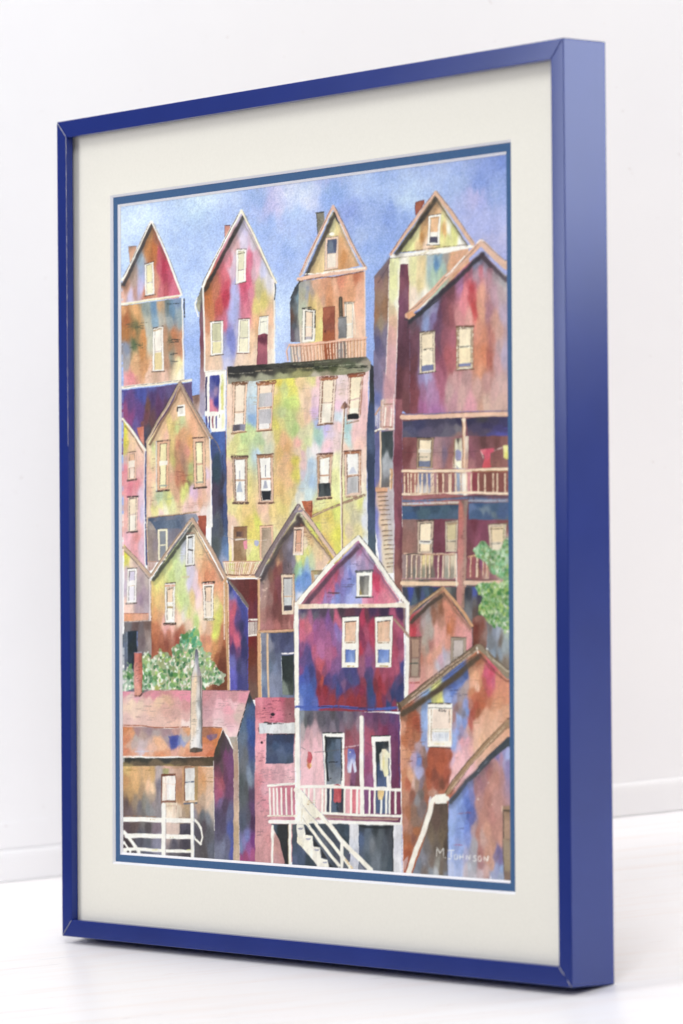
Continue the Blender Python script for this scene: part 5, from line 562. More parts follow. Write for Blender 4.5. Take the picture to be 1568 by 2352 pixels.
# ---- front magenta house with white trim
O(960, 2020)
P([(600,1040),(1820,1020),(1830,1466),(1830,2240),(1300,2240),(605,2230)], [
 (650,1070,'3c3860'),(800,1060,'403450'),(900,1060,'4c3c50'),(1100,1050,'443440'),(1300,1050,'4a3048'),(1450,1050,'40284c'),(1600,1060,'382844'),(1780,1060,'3c2850'),(650,1120,'7c7480'),(800,1110,'605c6c'),(1000,1120,'5c4c5c'),(1200,1110,'5c3444'),(1400,1100,'683444'),(1780,1100,'4c2c4c'),
 (650,1200,'d85870'),(650,1350,'d05c7c'),(720,1250,'cc6478'),(750,1180,'a05880'),(800,1250,'94508c'),(880,1300,'945084'),(800,1400,'9c4c84'),(750,1380,'ac5080'),(950,1180,'7c4c94'),(960,1250,'84508c'),(950,1400,'a05488'),(1040,1150,'c85070'),(1070,1200,'c85c7c'),(1050,1300,'7c60ac'),(1070,1380,'8c70b4'),(1000,1350,'84548c'),(1030,1450,'905898'),
 (650,1480,'844c80'),(620,1560,'783c70'),(700,1550,'5c4888'),(740,1600,'4c4484'),(650,1650,'5c4480'),(630,1750,'7c4480'),(780,1550,'c4547c'),(850,1500,'b46094'),(870,1600,'a85c90'),(860,1680,'cc5068'),(870,1740,'d04c5c'),(950,1700,'a44c80'),(960,1600,'b45c88'),(1020,1550,'b05080'),(1060,1500,'885c98'),(1050,1700,'7c5088'),(1000,1750,'7c4c84'),(900,1780,'904468'),
 (640,1850,'3c50b8'),(700,1820,'3c4ca4'),(760,1780,'383c7c'),(780,1900,'384890'),(650,2000,'4464c4'),(740,2000,'3858b4'),(700,2150,'3c58b8'),(620,2150,'6c80c8'),(780,2150,'4c5cb0'),(850,1850,'782c40'),(880,1900,'b84038'),(840,2000,'842434'),(860,2100,'982c40'),(950,1880,'4c3870'),(920,1920,'443068'),(1000,2000,'842c40'),(920,2000,'942430'),
 (1150,1760,'3c3c78'),(1250,1770,'3c3c78'),(1100,1850,'4c4078'),(1200,1850,'404478'),(1270,1870,'404078'),(1020,1880,'44407c'),(1050,1980,'34407c'),(1000,1980,'3c407c'),(1090,2000,'3c387c'),(1170,1950,'4c3870'),(1120,1920,'74507c'),(1180,2020,'803040'),(1280,2000,'782c4c'),(1100,2080,'902c34'),(1000,2100,'942c34'),(1200,2120,'942830'),(1300,2100,'902830'),(1350,2140,'842c38'),
 (1350,1150,'c02c50'),(1380,1300,'b44464'),(1450,1250,'c02c4c'),(1340,1350,'7c2c4c'),(1350,1450,'8c3054'),(1450,1400,'b43454'),(1330,1500,'c42c44'),(1420,1500,'944c78'),(1350,1650,'94506c'),(1350,1750,'8c4c70'),(1430,1650,'7c4480'),(1450,1750,'4c3c70'),(1400,1820,'443c6c'),(1480,1700,'8c4870'),(1420,1900,'343c68'),(1450,2000,'2c4074'),(1480,2080,'34407c'),(1350,1900,'843044'),(1330,2000,'842440'),(1500,1950,'782834'),
 (1530,1800,'a43848'),(1560,1900,'942430'),(1540,2050,'982c34'),(1560,2150,'882c34'),(1600,1850,'a4405c'),(1570,1750,'8c3c58'),(1720,1150,'b0486c'),(1750,1250,'b04c68'),(1800,1300,'a84468'),(1720,1350,'9c3c58'),(1780,1450,'8c3c60'),(1740,1550,'ac3c58'),(1800,1600,'ac5474'),(1700,1750,'a44060'),(1620,1900,'8c3044'),(1700,1880,'943450'),(1750,1700,'b04868'),(1600,1950,'a42c3c'),
 (1780,1850,'4c3c68'),(1720,1920,'3c3c68'),(1800,1950,'2c3468'),(1700,2030,'2c3464'),(1760,2060,'2c3464'),(1800,2130,'34386c'),(1640,2130,'28386c'),(1600,2100,'702c4c'),(1660,2050,'743c5c'),(1720,2170,'842c48'),(1810,1700,'3c4084')], warp=.45, pw=2.5, asp=2.4)
# gable of it
P([(620,990),(800,760),(1300,240),(1780,950),(1700,985)], [
 (700,970,'a05c70'),(800,930,'e07c90'),(820,860,'cc6478'),(880,900,'dc5c7c'),(940,780,'cc5078'),(950,740,'d85070'),(1000,850,'c85470'),(1050,680,'cc4868'),(1080,720,'a45c90'),(1100,650,'a878a8'),(1050,820,'7c64a8'),(980,920,'9868a4'),(900,950,'9478b8'),(1060,900,'7080c8'),(1000,960,'8894dc'),
 (1180,550,'9098dc'),(1150,650,'8c84c8'),(1200,620,'6c70c4'),(1220,700,'7484d0'),(1180,800,'7880cc'),(1250,820,'98a4e0'),(1200,900,'98a0e0'),(1130,780,'7470bc'),(1300,960,'a0a4dc'),(1250,420,'b0a4d0'),(1300,380,'b070a4'),(1320,350,'c4608c'),(1350,420,'a088b4'),(1310,450,'b8a0c4'),(1240,500,'b0a4d4'),(1400,480,'b890b8'),(1350,550,'9484ac'),(1450,540,'a090b8'),(1230,580,'a4a4dc'),
 (1500,600,'b8406c'),(1490,700,'cc2c50'),(1530,680,'c8304c'),(1500,800,'dc3058'),(1480,900,'d85c80'),(1560,750,'dc5878'),(1600,800,'e06c84'),(1600,900,'e47c94'),(1550,950,'dc6c88'),(1450,950,'dc7494'),(1380,960,'e090b0'),(1700,940,'e48494'),(1510,620,'c02c48')], warp=.5, pw=2.4)
eave([(1295,270),(1000,560),(640,980)], 60, '50384a', .85, (24,34)); eave([(1310,270),(1500,520),(1780,940)], 24, '7a5f80', .75, (-20,20))
D(920,840,1000,870,3,'5c3c48',.7,80,9); D(1100,760,1210,800,4,'5c5880',.6,90,5); D(1150,680,1200,700,2,'4c4884',.7,40,8); D(1200,490,1320,540,5,'6c6898',.6,60,5); D(880,900,1010,940,4,'8c4c74',.5,50,5); L([(1190,560),(1195,640)],6,'6c6cb0',.4)
L([(1300,210),(1150,340),(1000,500),(800,740),(610,950),(575,985)],52,'f0ebe2'); L([(1290,190),(1130,330),(980,480),(780,720),(570,960)],6,'7f746c',.35); L([(1330,250),(1100,430),(900,660),(640,970)],5,'8a7468',.5,.7)
L([(1300,210),(1430,380),(1590,600),(1720,800),(1870,980)],56,'f0ece4'); L([(1310,190),(1400,300),(1500,420),(1570,520),(1700,720),(1880,960)],9,'4a4440',.35); L([(1330,290),(1470,470),(1620,700),(1800,960)],7,'8c8098',.4)
P([(550,1000),(620,985),(900,985),(1560,985),(1820,970),(1880,1000),(1880,1030),(1560,1030),(900,1035),(620,1045),(550,1045)], [(600,1020,'ecccb0'),(700,1010,'ecd0bc'),(900,1010,'f0e0d0'),(1200,1010,'f0e8dc'),(1400,1000,'ecccb4'),(1550,1010,'f0e0cc'),(1800,1000,'f0e4d4')]); D(1300,990,1380,1010,4,'a08458',.7,20,5)
L([(577,1020),(575,1400),(578,1900),(590,2250)],56,'f1eee6'); L([(606,1060),(606,1466),(604,2200)],7,'6c70b4',.3,.8); L([(550,1040),(550,1466),(556,2100)],5,'a0886c',.4,.8)
L([(1868,1000),(1868,1466),(1870,1750),(1855,2120)],46,'efece4'); L([(1893,1020),(1893,1466),(1890,2050)],6,'a89078',.4,.7); L([(1845,1040),(1842,1900)],6,'6c6cac',.4,.8)
win([(1275,610),(1460,600),(1455,905),(1275,910)], 'f1efe8', 42, '5c5c5c', '6c6a68', .5, '4c4a50', 24, 14, 6, wt=60); P([(1315,668),(1425,665),(1415,880),(1310,885)],[(1350,700,'565658'),(1400,750,'8a8884'),(1340,800,'74706c'),(1400,850,'a8a49c'),(1330,870,'a89454'),(1380,700,'5a5858')]); L([(1280,610),(1455,600)],18,'5c6068',.3); D(1275,905,1430,915,8,'2c2a2c',.7,30,7)
for q in ([(1110,1140),(1305,1130),(1300,1680),(1105,1680)], [(1490,1140),(1700,1125),(1680,1680),(1498,1680)]):
    (ax,ay),(bx,by),(cx,cy),(dx,dy)=q
    P([(ax,ay),(bx,by),(cx,1725),(dx,1725)],'f1eee6',1,.6)
    P([(ax+32,ay+60),(bx-38,by+60),(bx-42,1425),(ax+32,1428)],[(ax+60,1220,'dcb090'),(ax+110,1300,'e4bca0'),(ax+70,1390,'e4b898'),(ax+120,1220,'e0ac8c')])
    P([(ax+40,1520),(bx-42,1518),(bx-46,1665),(ax+36,1670)],[(ax+60,1540,'4c64b8'),(ax+110,1560,'6080cc'),(ax+80,1620,'6c8cd4'),(ax+110,1650,'8ca4dc'),(ax+60,1650,'5c78c8')])
    L([(ax+30,ay+58),(bx-36,by+56)],13,'3c3834',.25); L([(ax,ay-2),(bx,by-4)],14,'38343c',.4); L([(ax+40,1440),(bx-50,1438)],13,'a07c5c',.35); L([(ax+32,ay+60),(ax+30,1430)],6,'6f5c50',.35); L([(bx-38,by+60),(bx-40,1430)],5,'8f7c68',.4)
    L([(ax+38,1520),(ax+36,1668)],6,'4c4c54',.4); L([(bx-42,1520),(bx-46,1668)],6,'4c4c54',.4); L([(ax+60,1710),(bx-60,1712)],14,'c09c54',.4); L([(ax,ay),(dx,1700)],5,'9c8468',.5); L([(bx,by),(cx,1700)],5,'6c4c44',.4)
# diagonal stick
L([(1715,1165),(1790,1250),(1890,1370)],24,'a48470'); L([(1725,1155),(1890,1345)],5,'6c4c40',.4)
L([(570,2185),(800,2190),(1050,2180),(1300,2205),(1560,2210),(1770,2190)],32,'3c54b4',.05); L([(830,2180),(1000,2185),(1200,2195),(1400,2215)],12,'3c2c5c',.15); L([(1300,2195),(1500,2200)],14,'482c4c',.2)
# ---- porch storey beneath
O(960, 2500)
P([(605,790),(1300,800),(1780,830),(1790,1466),(1790,2150),(640,2150),(610,1466)], [
 (650,860,'7c8490'),(700,820,'60606c'),(680,950,'5c6064'),(720,900,'4c4c58'),(850,830,'54505c'),(850,900,'5c5864'),(1000,850,'4c4850'),(950,930,'5a5464'),(1100,820,'50485c'),(1150,870,'706878'),(1200,900,'6c6070'),(1250,850,'5c4c64'),(1050,950,'545060'),(900,970,'4c4c58'),(1180,960,'746070'),(1280,950,'8c7484'),
 (650,1000,'a89ca0'),(700,1050,'c498a4'),(800,1020,'c09ca8'),(750,1100,'d0a4ac'),(840,1150,'d8acb4'),(700,1200,'e8b0bc'),(680,1300,'ecc0c8'),(800,1200,'f0b8c4'),(760,1330,'f4c4cc'),(850,1400,'ecb8c0'),(700,1450,'f0bcc8'),(900,1000,'7c7080'),(1000,1020,'7c6c7c'),(1100,1020,'7c6478'),(1000,980,'746c7c'),
 (1180,1040,'80404c'),(1250,1050,'8c5060'),(1200,1150,'984858'),(1280,1130,'985464'),(1160,1180,'984858'),(1160,1300,'c06868'),(1200,1350,'8c6088'),(1280,1300,'743c58'),(1290,1400,'6c3c50'),(1160,1600,'c07880'),(1240,1600,'7c4c70'),(1220,1700,'5c3450'),(1290,1650,'744454'),(1180,1720,'d07c94'),
 (1420,850,'6c3c68'),(1500,900,'543458'),(1600,860,'5c3c60'),(1700,880,'543868'),(1750,950,'6c3c70'),(1420,930,'74486c'),(1500,960,'6c4060'),(1400,1020,'a84c68'),(1450,1100,'a8445c'),(1410,1200,'b04c70'),(1450,1150,'ac4864'),(1430,1300,'984870'),(1410,1420,'8c3c6c'),(1450,1450,'985070'),(1550,1020,'84385c'),(1600,1060,'7c2c50'),(1680,1030,'6c3460'),(1740,1080,'683060'),(1720,1200,'70345c'),(1760,1350,'643054'),(1700,1500,'643058'),(1760,1600,'6a2c50'),(1720,1700,'642c4c'),(1440,1600,'945484'),(1420,1700,'8c4c7c')], warp=.4, pw=2.4)
P([(880,1050),(1135,1050),(1135,1680),(905,1680)], 'f0eeea'); P([(910,1100),(1105,1100),(1100,1650),(925,1650)], [(1000,1120,'2c3844'),(950,1130,'28303c'),(1050,1180,'5c6c84'),(1000,1200,'485a70'),(970,1300,'4c5c6c'),(1050,1350,'506080'),(1000,1450,'5c6470'),(970,1600,'7c8490'),(1050,1560,'6c7484'),(1060,1630,'8c94a0')], warp=.3)
L([(880,1054),(1110,1050)],14,'28282c',.2); S([(918,1100),(925,1450),(940,1600)],26,'1c2024',.9); L([(915,1108),(1105,1112)],22,'20262c',.2); L([(1100,1130),(1105,1450),(1100,1600)],14,'202428',.25); L([(955,1390),(1050,1388)],14,'20242c',.2); blob(970,1580,8,8,'202024'); L([(880,1060),(908,1650)],7,'8f98a8',.3)
P([(1450,1095),(1672,1085),(1680,1700),(1480,1700)], 'f0eeea'); P([(1498,1150),(1655,1145),(1660,1680),(1510,1680)], [(1550,1180,'242c34'),(1620,1190,'282c30'),(1530,1300,'242c30'),(1550,1500,'34486c'),(1600,1600,'485c84'),(1620,1300,'8c9098'),(1540,1650,'4a5c88'),(1640,1500,'3c5078')], warp=.3); L([(1450,1090),(1655,1082)],14,'2a2c30',.25); L([(1500,1160),(1515,1660)],10,'20242c',.3)
# clothes line
L([(625,1215),(680,1245)],5,'5c4c54',.3); L([(790,1278),(1000,1260),(1140,1240)],6,'5c5050',.25); L([(1150,1220),(1300,1195)],14,'d8ccd4',.3,.7); L([(1385,1165),(1490,1220)],5,'4c3c4c',.3)
P([(710,1265),(750,1280),(765,1340),(750,1400),(735,1430),(712,1430),(700,1380)], [(730,1300,'d8606c'),(740,1350,'cc3c50'),(720,1420,'dc8c5c')]); P([(700,1420),(750,1400),(755,1440),(725,1480),(700,1450)],[(720,1430,'d85040'),(740,1450,'ecc878'),(710,1460,'ecd060')])
P([(1175,1240),(1245,1235),(1262,1300),(1260,1380),(1280,1500),(1250,1520),(1225,1400),(1210,1520),(1175,1515),(1170,1400)], [(1200,1260,'5c60b4'),(1230,1260,'5c5cb0'),(1190,1330,'6c74b8'),(1250,1350,'7480c0'),(1200,1450,'c8ccec'),(1260,1480,'d4d8ec'),(1190,1500,'d8dcf0')]); blob(1203,1278,9,9,'e0dcd0')
P([(1570,1240),(1610,1240),(1665,1290),(1660,1340),(1640,1340),(1650,1480),(1640,1560),(1600,1560),(1580,1480),(1555,1450),(1565,1330)], [(1600,1280,'ecdfc0'),(1600,1380,'ecdf90'),(1580,1450,'efe2b0'),(1620,1480,'f0ecc0'),(1630,1330,'f0ecd0')]); P([(1540,1300),(1570,1260),(1580,1500),(1550,1480)],'f0ecdc',.8)
L([(1335,870),(1335,1466),(1342,1760)],52,'f1eee6'); L([(1362,880),(1365,1460)],6,'8c94b4',.4); L([(1640,1560),(1650,1780)],38,'f0ede6')
L([(588,780),(588,1200),(600,1700)],54,'f1eee8'); L([(620,860),(622,1200),(625,1600)],9,'a8b4c8',.3,.8); L([(560,700),(560,1450)],5,'b0987c',.4)
L([(1770,850),(1775,1680)],7,'383878',.3)
# balcony rail
O(960, 2960)
P([(245,270),(560,250),(560,690),(280,700)], [(300,400,'d8909c'),(380,400,'d0788c'),(440,420,'cc7084'),(490,400,'c86c80'),(550,450,'cc7088'),(330,550,'d894a4'),(440,560,'c87c94')]); 
P([(640,320),(940,320),(1300,330),(1790,340),(1800,620),(1300,610),(900,600),(640,580)], [(680,400,'ecc0c4'),(750,400,'f4c4cc'),(820,450,'f0ccd0'),(880,450,'ecb8b8'),(750,550,'f0dcd8'),(945,450,'34384c'),(1020,520,'4c5c74'),(1100,450,'3c3c48'),(1180,400,'f0a8b4'),(1240,450,'dc6878'),(1180,550,'eca4ac'),(1300,450,'e898a4'),(1390,450,'7c4478'),(1460,450,'743464'),(1530,450,'46587c'),(1600,500,'4c6088'),(1640,520,'4c5c80'),(1700,500,'743050'),(1750,500,'743050')], warp=.15, asp=4, pw=3)
for x in (265,310,350,400,455,520): L([(x,320),(x+6,625)],22,'f1eee8')
for x in (665,715,780,875,915,970,1135,1210,1280,1330,1425,1485,1562,1620,1660,1728): L([(x+4,330),(x,610)],26,'f1eee6')
P([(1320,300),(1362,300),(1365,640),(1315,640)],'f1eee8')
P([(1015,285),(1055,270),(1100,290),(1105,440),(1095,480),(1030,490),(1008,460)], [(1050,320,'c83c48'),(1040,420,'d04c54'),(1080,380,'cc3c48'),(1060,470,'d4545c')]); P([(1520,325),(1598,320),(1595,400),(1575,455),(1530,450)],[(1560,370,'ecc47c'),(1550,430,'ecd090')]); L([(1050,490),(1060,580)],26,'28303c',.2); L([(1105,400),(1100,560)],12,'28303c',.4)
L([(250,290),(400,275),(560,268)],34,'f1eee8'); L([(640,300),(900,298),(1130,310),(1400,322),(1790,340)],40,'f1eee8'); L([(255,262),(420,285),(540,262)],5,'a8a09c',.5)
L([(245,640),(560,640)],22,'f0e8dc'); L([(280,645),(540,632)],6,'b0987c',.45); L([(280,672),(520,672)],5,'a89c90',.5); L([(270,710),(600,712),(900,710),(1300,725),(1810,740)],52,'f1efea'); L([(640,600),(900,610),(1300,630),(1800,645)],34,'f1eee6'); L([(910,645),(1200,665),(1500,680),(1750,678)],30,'a8847c',.05); L([(920,640),(1300,652),(1750,668)],6,'6c3c3c',.3)
L([(640,640),(720,650)],30,'b09484',.1); L([(760,640),(830,655)],28,'a88474',.1)
# dark undercroft
P([(280,740),(480,735),(485,1200),(440,1200),(380,950),(330,830)], [(400,780,'282a2c'),(420,950,'2a2c2e'),(460,1100,'28282c'),(320,770,'3c4c5c')])
P([(280,760),(320,820),(370,900),(440,1195),(440,1250),(280,1250)], [(300,800,'e8e4e0'),(350,950,'c48c88'),(390,1100,'bc8484'),(320,1000,'c89490'),(350,1150,'c08c90')]); L([(298,760),(296,1000),(290,1240)],28,'f0eee8')
L([(500,730),(500,1240)],36,'f1eee6'); L([(480,740),(482,1200)],6,'9c8850',.4)
P([(525,740),(600,730),(1180,735),(1195,760),(1190,1250),(525,1250)], [(550,780,'4c545c'),(550,900,'3c4654'),(560,1050,'3c4a60'),(650,1060,'485470'),(620,1150,'40506c'),(720,1180,'34404c'),(560,1180,'4c5878'),(780,770,'34404c'),(900,780,'3c4650'),(850,900,'505a68'),(950,850,'3c4450'),(900,1000,'585e6c'),(1000,950,'3c4450'),(1050,1000,'3c4454'),(950,1080,'4c5464'),(1050,1130,'4c5060'),(1100,780,'34404c'),(1150,850,'3c4c5c'),(1150,950,'2c3840'),(1150,1080,'4c5864'),(1000,1190,'3c4450')], warp=.4)
P([(1195,735),(1300,735),(1305,1280),(1195,1270)], [(1240,800,'d8d8e0'),(1250,1000,'d4d8e4'),(1250,1150,'b8bcd0'),(1250,1260,'c8c8d4')])
P([(1300,745),(1705,750),(1708,1290),(1300,1290)], [(1340,770,'343c48'),(1500,770,'2c3238'),(1650,780,'30343c'),(1330,900,'46587c'),(1400,850,'505c6c'),(1450,1000,'6a7078'),(1400,1000,'586474'),(1550,900,'505860'),(1600,1000,'4c5460'),(1680,900,'3c4048'),(1500,1150,'6a7480'),(1400,1150,'485460'),(1600,1200,'4c5660'),(1650,1270,'3c4854'),(1350,1220,'4c5870')], warp=.4); S([(1320,762),(1500,775),(1690,765)],26,'22262a',.85); S([(1696,790),(1698,1280)],14,'26282c',.85)
P([(1705,745),(1805,745),(1800,1300),(1710,1300)], [(1750,850,'d4d4dc'),(1760,1050,'d8d8e4'),(1750,1200,'dcdce4')]); L([(1806,770),(1808,1290)],5,'5c60b8',.3)
# stair
P([(580,740),(660,740),(680,860),(760,880),(770,990),(850,1010),(860,1130),(940,1160),(955,1250),(840,1250),(720,1100),(585,950)], [(620,850,'efece4'),(700,1000,'f0ebdc'),(800,1100,'efeae0'),(600,930,'ece4cc')])
for x,y in ((625,790),(712,908),(812,1038),(912,1185)): P([(x-30,y-8),(x+32,y-8),(x+18,y+12),(x-14,y+12)],'8c8c9c'if y<900 else 'a4a4b8')
for q in ([(680,770),(745,860),(680,865)],[(770,900),(850,1000),(775,1000)],[(865,1030),(940,1140),(870,1130)],[(955,1190),(1020,1250),(955,1250)]): P(q,'2a2c30')
L([(570,340),(630,420),(720,520),(860,640),(960,740),(1100,930),(1250,1080),(1440,1270)],60,'f1ece0'); L([(560,640),(640,650),(720,760),(850,940),(1000,1130),(1070,1220)],40,'f0ebde'); L([(590,420),(640,560),(760,680),(900,860),(1020,1000),(1200,1230)],42,'f1ecdf'); P([(560,300),(640,340),(760,500),(870,620),(760,700),(700,740),(580,740)],[(600,500,'f1eee6'),(700,560,'efe8d8'),(760,620,'f0ead8'),(620,680,'f2efe8')])
L([(640,345),(750,480),(870,610),(960,720)],5,'7c80a0',.3); L([(645,510),(720,610),(850,740)],5,'7c8098',.35); L([(650,660),(730,780)],5,'a8a090',.4); D(700,450,780,520,8,'b08c50',.5,26,5); L([(1000,760),(1110,900)],5,'a09070',.4)
L([(1105,930),(1105,1250)],44,'f1eee6'); P([(1130,1020),(1205,1090),(1200,1180),(1140,1120)],[(1160,1060,'4c5462'),(1180,1150,'4c5068')]); P([(1120,1190),(1180,1250),(1120,1250)],'5c606c'); P([(1305,1190),(1380,1270),(1305,1270)],'7c8090'); L([(1150,1150),(1230,1250)],20,'e4c898',.3)
L([(635,700),(640,560)],6,'c8b890',.5)
# ---- right: big terracotta house with window
O(1460, 2480)
P([(290,840),(400,700),(1190,100),(1560,520),(1560,2880),(330,2900),(295,1466)], [
 (330,900,'a86448'),(400,950,'a85030'),(460,900,'bc5030'),(480,1000,'a0442c'),(320,1050,'dc9070'),(400,1100,'bc6440'),(480,1150,'a86040'),(350,1200,'c06840'),(430,1250,'b0684c'),(320,1350,'dc9470'),(400,1380,'d08860'),(500,1250,'a88c94'),(440,1420,'b89cbc'),(500,1430,'6c84d0'),(320,1500,'dc9070'),
 (560,850,'88a4dc'),(570,1000,'8ca8e0'),(560,1200,'88a0dc'),(580,800,'7c98d0'),(620,730,'7ca0dc'),(510,820,'a89090'),(540,1350,'a07c78'),(560,1330,'8c6c64'),(590,1280,'a0a8d8'),
 (720,650,'dcdc7c'),(740,720,'e4e06c'),(690,700,'c8cc78'),(850,570,'4c64b4'),(900,560,'4060c4'),(950,500,'4c6cc4'),(900,650,'5c7cd4'),(850,700,'8ca4e4'),(1000,480,'5470c0'),(1040,420,'4060b4'),(930,720,'8c94c8'),(980,700,'988c98'),(950,820,'8c6c6c'),(990,780,'a08480'),(1020,640,'a09090'),(1050,560,'b49c9c'),(1000,850,'8c8490'),(1060,780,'8894d0'),(1040,900,'7c7c94'),(1080,850,'7894dc'),
 (920,950,'9c7474'),(930,1050,'9c8ca4'),(980,950,'94ace8'),(1050,1000,'7c90d4'),(980,1000,'8c9cd4'),(950,1100,'8ca0e4'),(1000,1080,'9c90b8'),(920,1250,'8ca4e4'),(900,1200,'8ca8e4'),(980,1150,'8c84a8'),(1060,1120,'b89cb0'),(1090,1080,'c4948c'),(1120,1000,'bc5c50'),(950,1280,'c8a8c4'),(1000,1220,'e4a0ac'),(1080,1200,'e0a0b0'),(950,1400,'eab0b4'),(1050,1350,'eab0b8'),(1120,1250,'e0a4a0'),(920,1480,'eab4b8'),(1050,1450,'ecb4bc'),(900,1420,'d8b0c8'),(900,1650,'ecb4b8'),
 (1190,260,'c86c48'),(1150,320,'cc8464'),(1120,400,'e09c74'),(1180,450,'e09c74'),(1220,380,'e0906c'),(1130,560,'e0a080'),(1180,600,'e8b094'),(1230,550,'d48860'),(1130,640,'cc7c54'),(1300,420,'d84c6c'),(1330,480,'d44864'),(1350,420,'d4405c'),(1320,600,'cc5058'),(1380,500,'cc5470'),(1280,520,'c85850'),(1420,500,'d88064'),(1490,600,'d88464'),(1440,650,'dc8864'),(1520,700,'dc8864'),
 (1150,700,'c86444'),(1200,680,'bc5c3c'),(1250,620,'c46444'),(1180,800,'b44c34'),(1240,750,'c45c38'),(1280,650,'c05c40'),(1140,880,'a84838'),(1200,880,'a85838'),(1120,800,'b87060'),(1340,720,'cc7450'),(1380,780,'dc9470'),(1450,750,'dc9068'),(1280,880,'e0a080'),(1230,950,'e0a488'),(1180,1000,'e0a890'),(1350,900,'e4a480'),(1450,880,'e0a484'),(1520,830,'dc9c78'),(1300,1000,'e4a888'),(1200,1100,'e4b094'),(1300,1080,'e4ac8c'),(1180,1250,'e4b094'),(1400,1000,'e4ac8c'),(1240,1180,'e8b08c'),
 (640,1350,'a44830'),(700,1320,'a84c34'),(800,1400,'b04c30'),(860,1350,'ac5038'),(640,1450,'ac4c30'),(560,1450,'88584c'),(620,1600,'a8482c'),(750,1520,'c05434'),(820,1600,'b04c34'),(680,1620,'8a4434'),(780,1700,'7c4434'),(840,1640,'8c4434'),(700,1750,'a04c38'),(780,1820,'bc684c'),(840,1780,'b86048'),(640,1850,'b8806c'),(620,1750,'b05438'),(700,1820,'c09080'),
 (330,1600,'cc7c54'),(380,1700,'bc5c40'),(340,1850,'c08064'),(400,1650,'d89c78'),(430,1700,'cca498'),(500,1580,'a8a8d4'),(480,1700,'9c7c6c'),(530,1720,'7c6c78'),(420,1850,'8c5444'),(480,1900,'848084'),(530,1850,'6c605c'),(580,1780,'8c5844'),(600,1900,'a45c44'),(380,2050,'a86444'),(340,2150,'c0806c'),(450,2050,'8c6858'),(520,2050,'7c6c6c'),(560,2000,'746464'),(460,2150,'8c6c5c'),(500,2150,'84685c'),(420,2250,'a06c58'),(450,2330,'8c5444'),(400,2350,'a8603c'),(360,2400,'b8643c'),(400,2450,'bc5c34'),(480,2250,'b0643c'),(380,2550,'b05030')], warp=.5, pw=2.6, asp=1.9)
D(310,900,530,1450,16,'74402c',.5,70,6); D(830,580,1020,700,5,'3c3c5c',.6,80,6); D(1100,330,1540,1000,20,'9c5c40',.45,80,5); D(920,1150,1120,1420,10,'b07880',.4,80,5); L([(1090,500),(1240,502)],8,'a86c4c',.3,.8); L([(1190,520),(1185,620)],6,'b07c5c',.4)
eave([(1200,180),(900,440),(600,660),(310,850)], 76, '4a3e32', .92, (14,34)); eave([(1210,180),(1350,350),(1540,500)],16,'7c4038',.6,(-8,12))
L([(1190,110),(1000,250),(800,410),(600,560),(430,680),(290,790)],68,'74604c'); L([(1150,100),(950,240),(700,430),(520,570),(320,730)],10,'46382c',.25); L([(1180,150),(900,350),(650,550),(350,780)],16,'c4b09c',.35,.8); L([(1100,170),(850,340),(700,460),(540,590),(420,690)],12,'d8b49c',.4,.8); L([(1190,180),(900,400),(600,620),(330,820)],8,'4a3a2c',.3); L([(260,770),(290,830)],40,'54402f'); L([(255,765),(262,850)],8,'e4dcd4',.4)
L([(1205,110),(1300,180),(1400,300),(1545,430)],64,'8a7a64'); L([(1230,70),(1330,190),(1540,370)],7,'4a3c30',.3); L([(1215,190),(1330,320),(1430,430),(1540,520)],7,'3a2c28',.35); L([(1300,160),(1320,220),(1540,400)],7,'d8d0c0',.4); L([(1180,120),(1195,180)],14,'efe8dc',.15)
P([(610,780),(895,765),(885,1270),(605,1280)], 'f1ece4'); P([(668,840),(860,835),(862,1060),(662,1065)],'eed9ca'); P([(660,1100),(850,1100),(850,1200),(660,1210)],[(700,1130,'e4e4ec'),(800,1170,'e0e4ec')]); L([(615,768),(870,770)],18,'4a4038',.25); L([(615,818),(890,828)],8,'4a4444',.35); L([(650,840),(650,1200)],12,'b8a088',.35); L([(868,840),(868,1200)],14,'e4b898',.3); L([(860,850),(858,990)],6,'5c5450',.3); D(735,835,815,860,6,'2c2828',.8,16,8); L([(660,1070),(850,1068)],6,'a89c7c',.3); L([(655,1095),(855,1100)],6,'b8a888',.4)
for x in (680,705,745,760,780,815,835): L([(x,1120),(x+4,1165)],5,'98a0bc',.3)
L([(605,1275),(760,1282),(880,1290)],12,'4c3c38',.25); L([(690,1240),(800,1240)],14,'ecdcb0',.4); L([(618,830),(615,1250)],7,'c4a888',.4); L([(890,830),(886,1250)],7,'e0c8b0',.4)
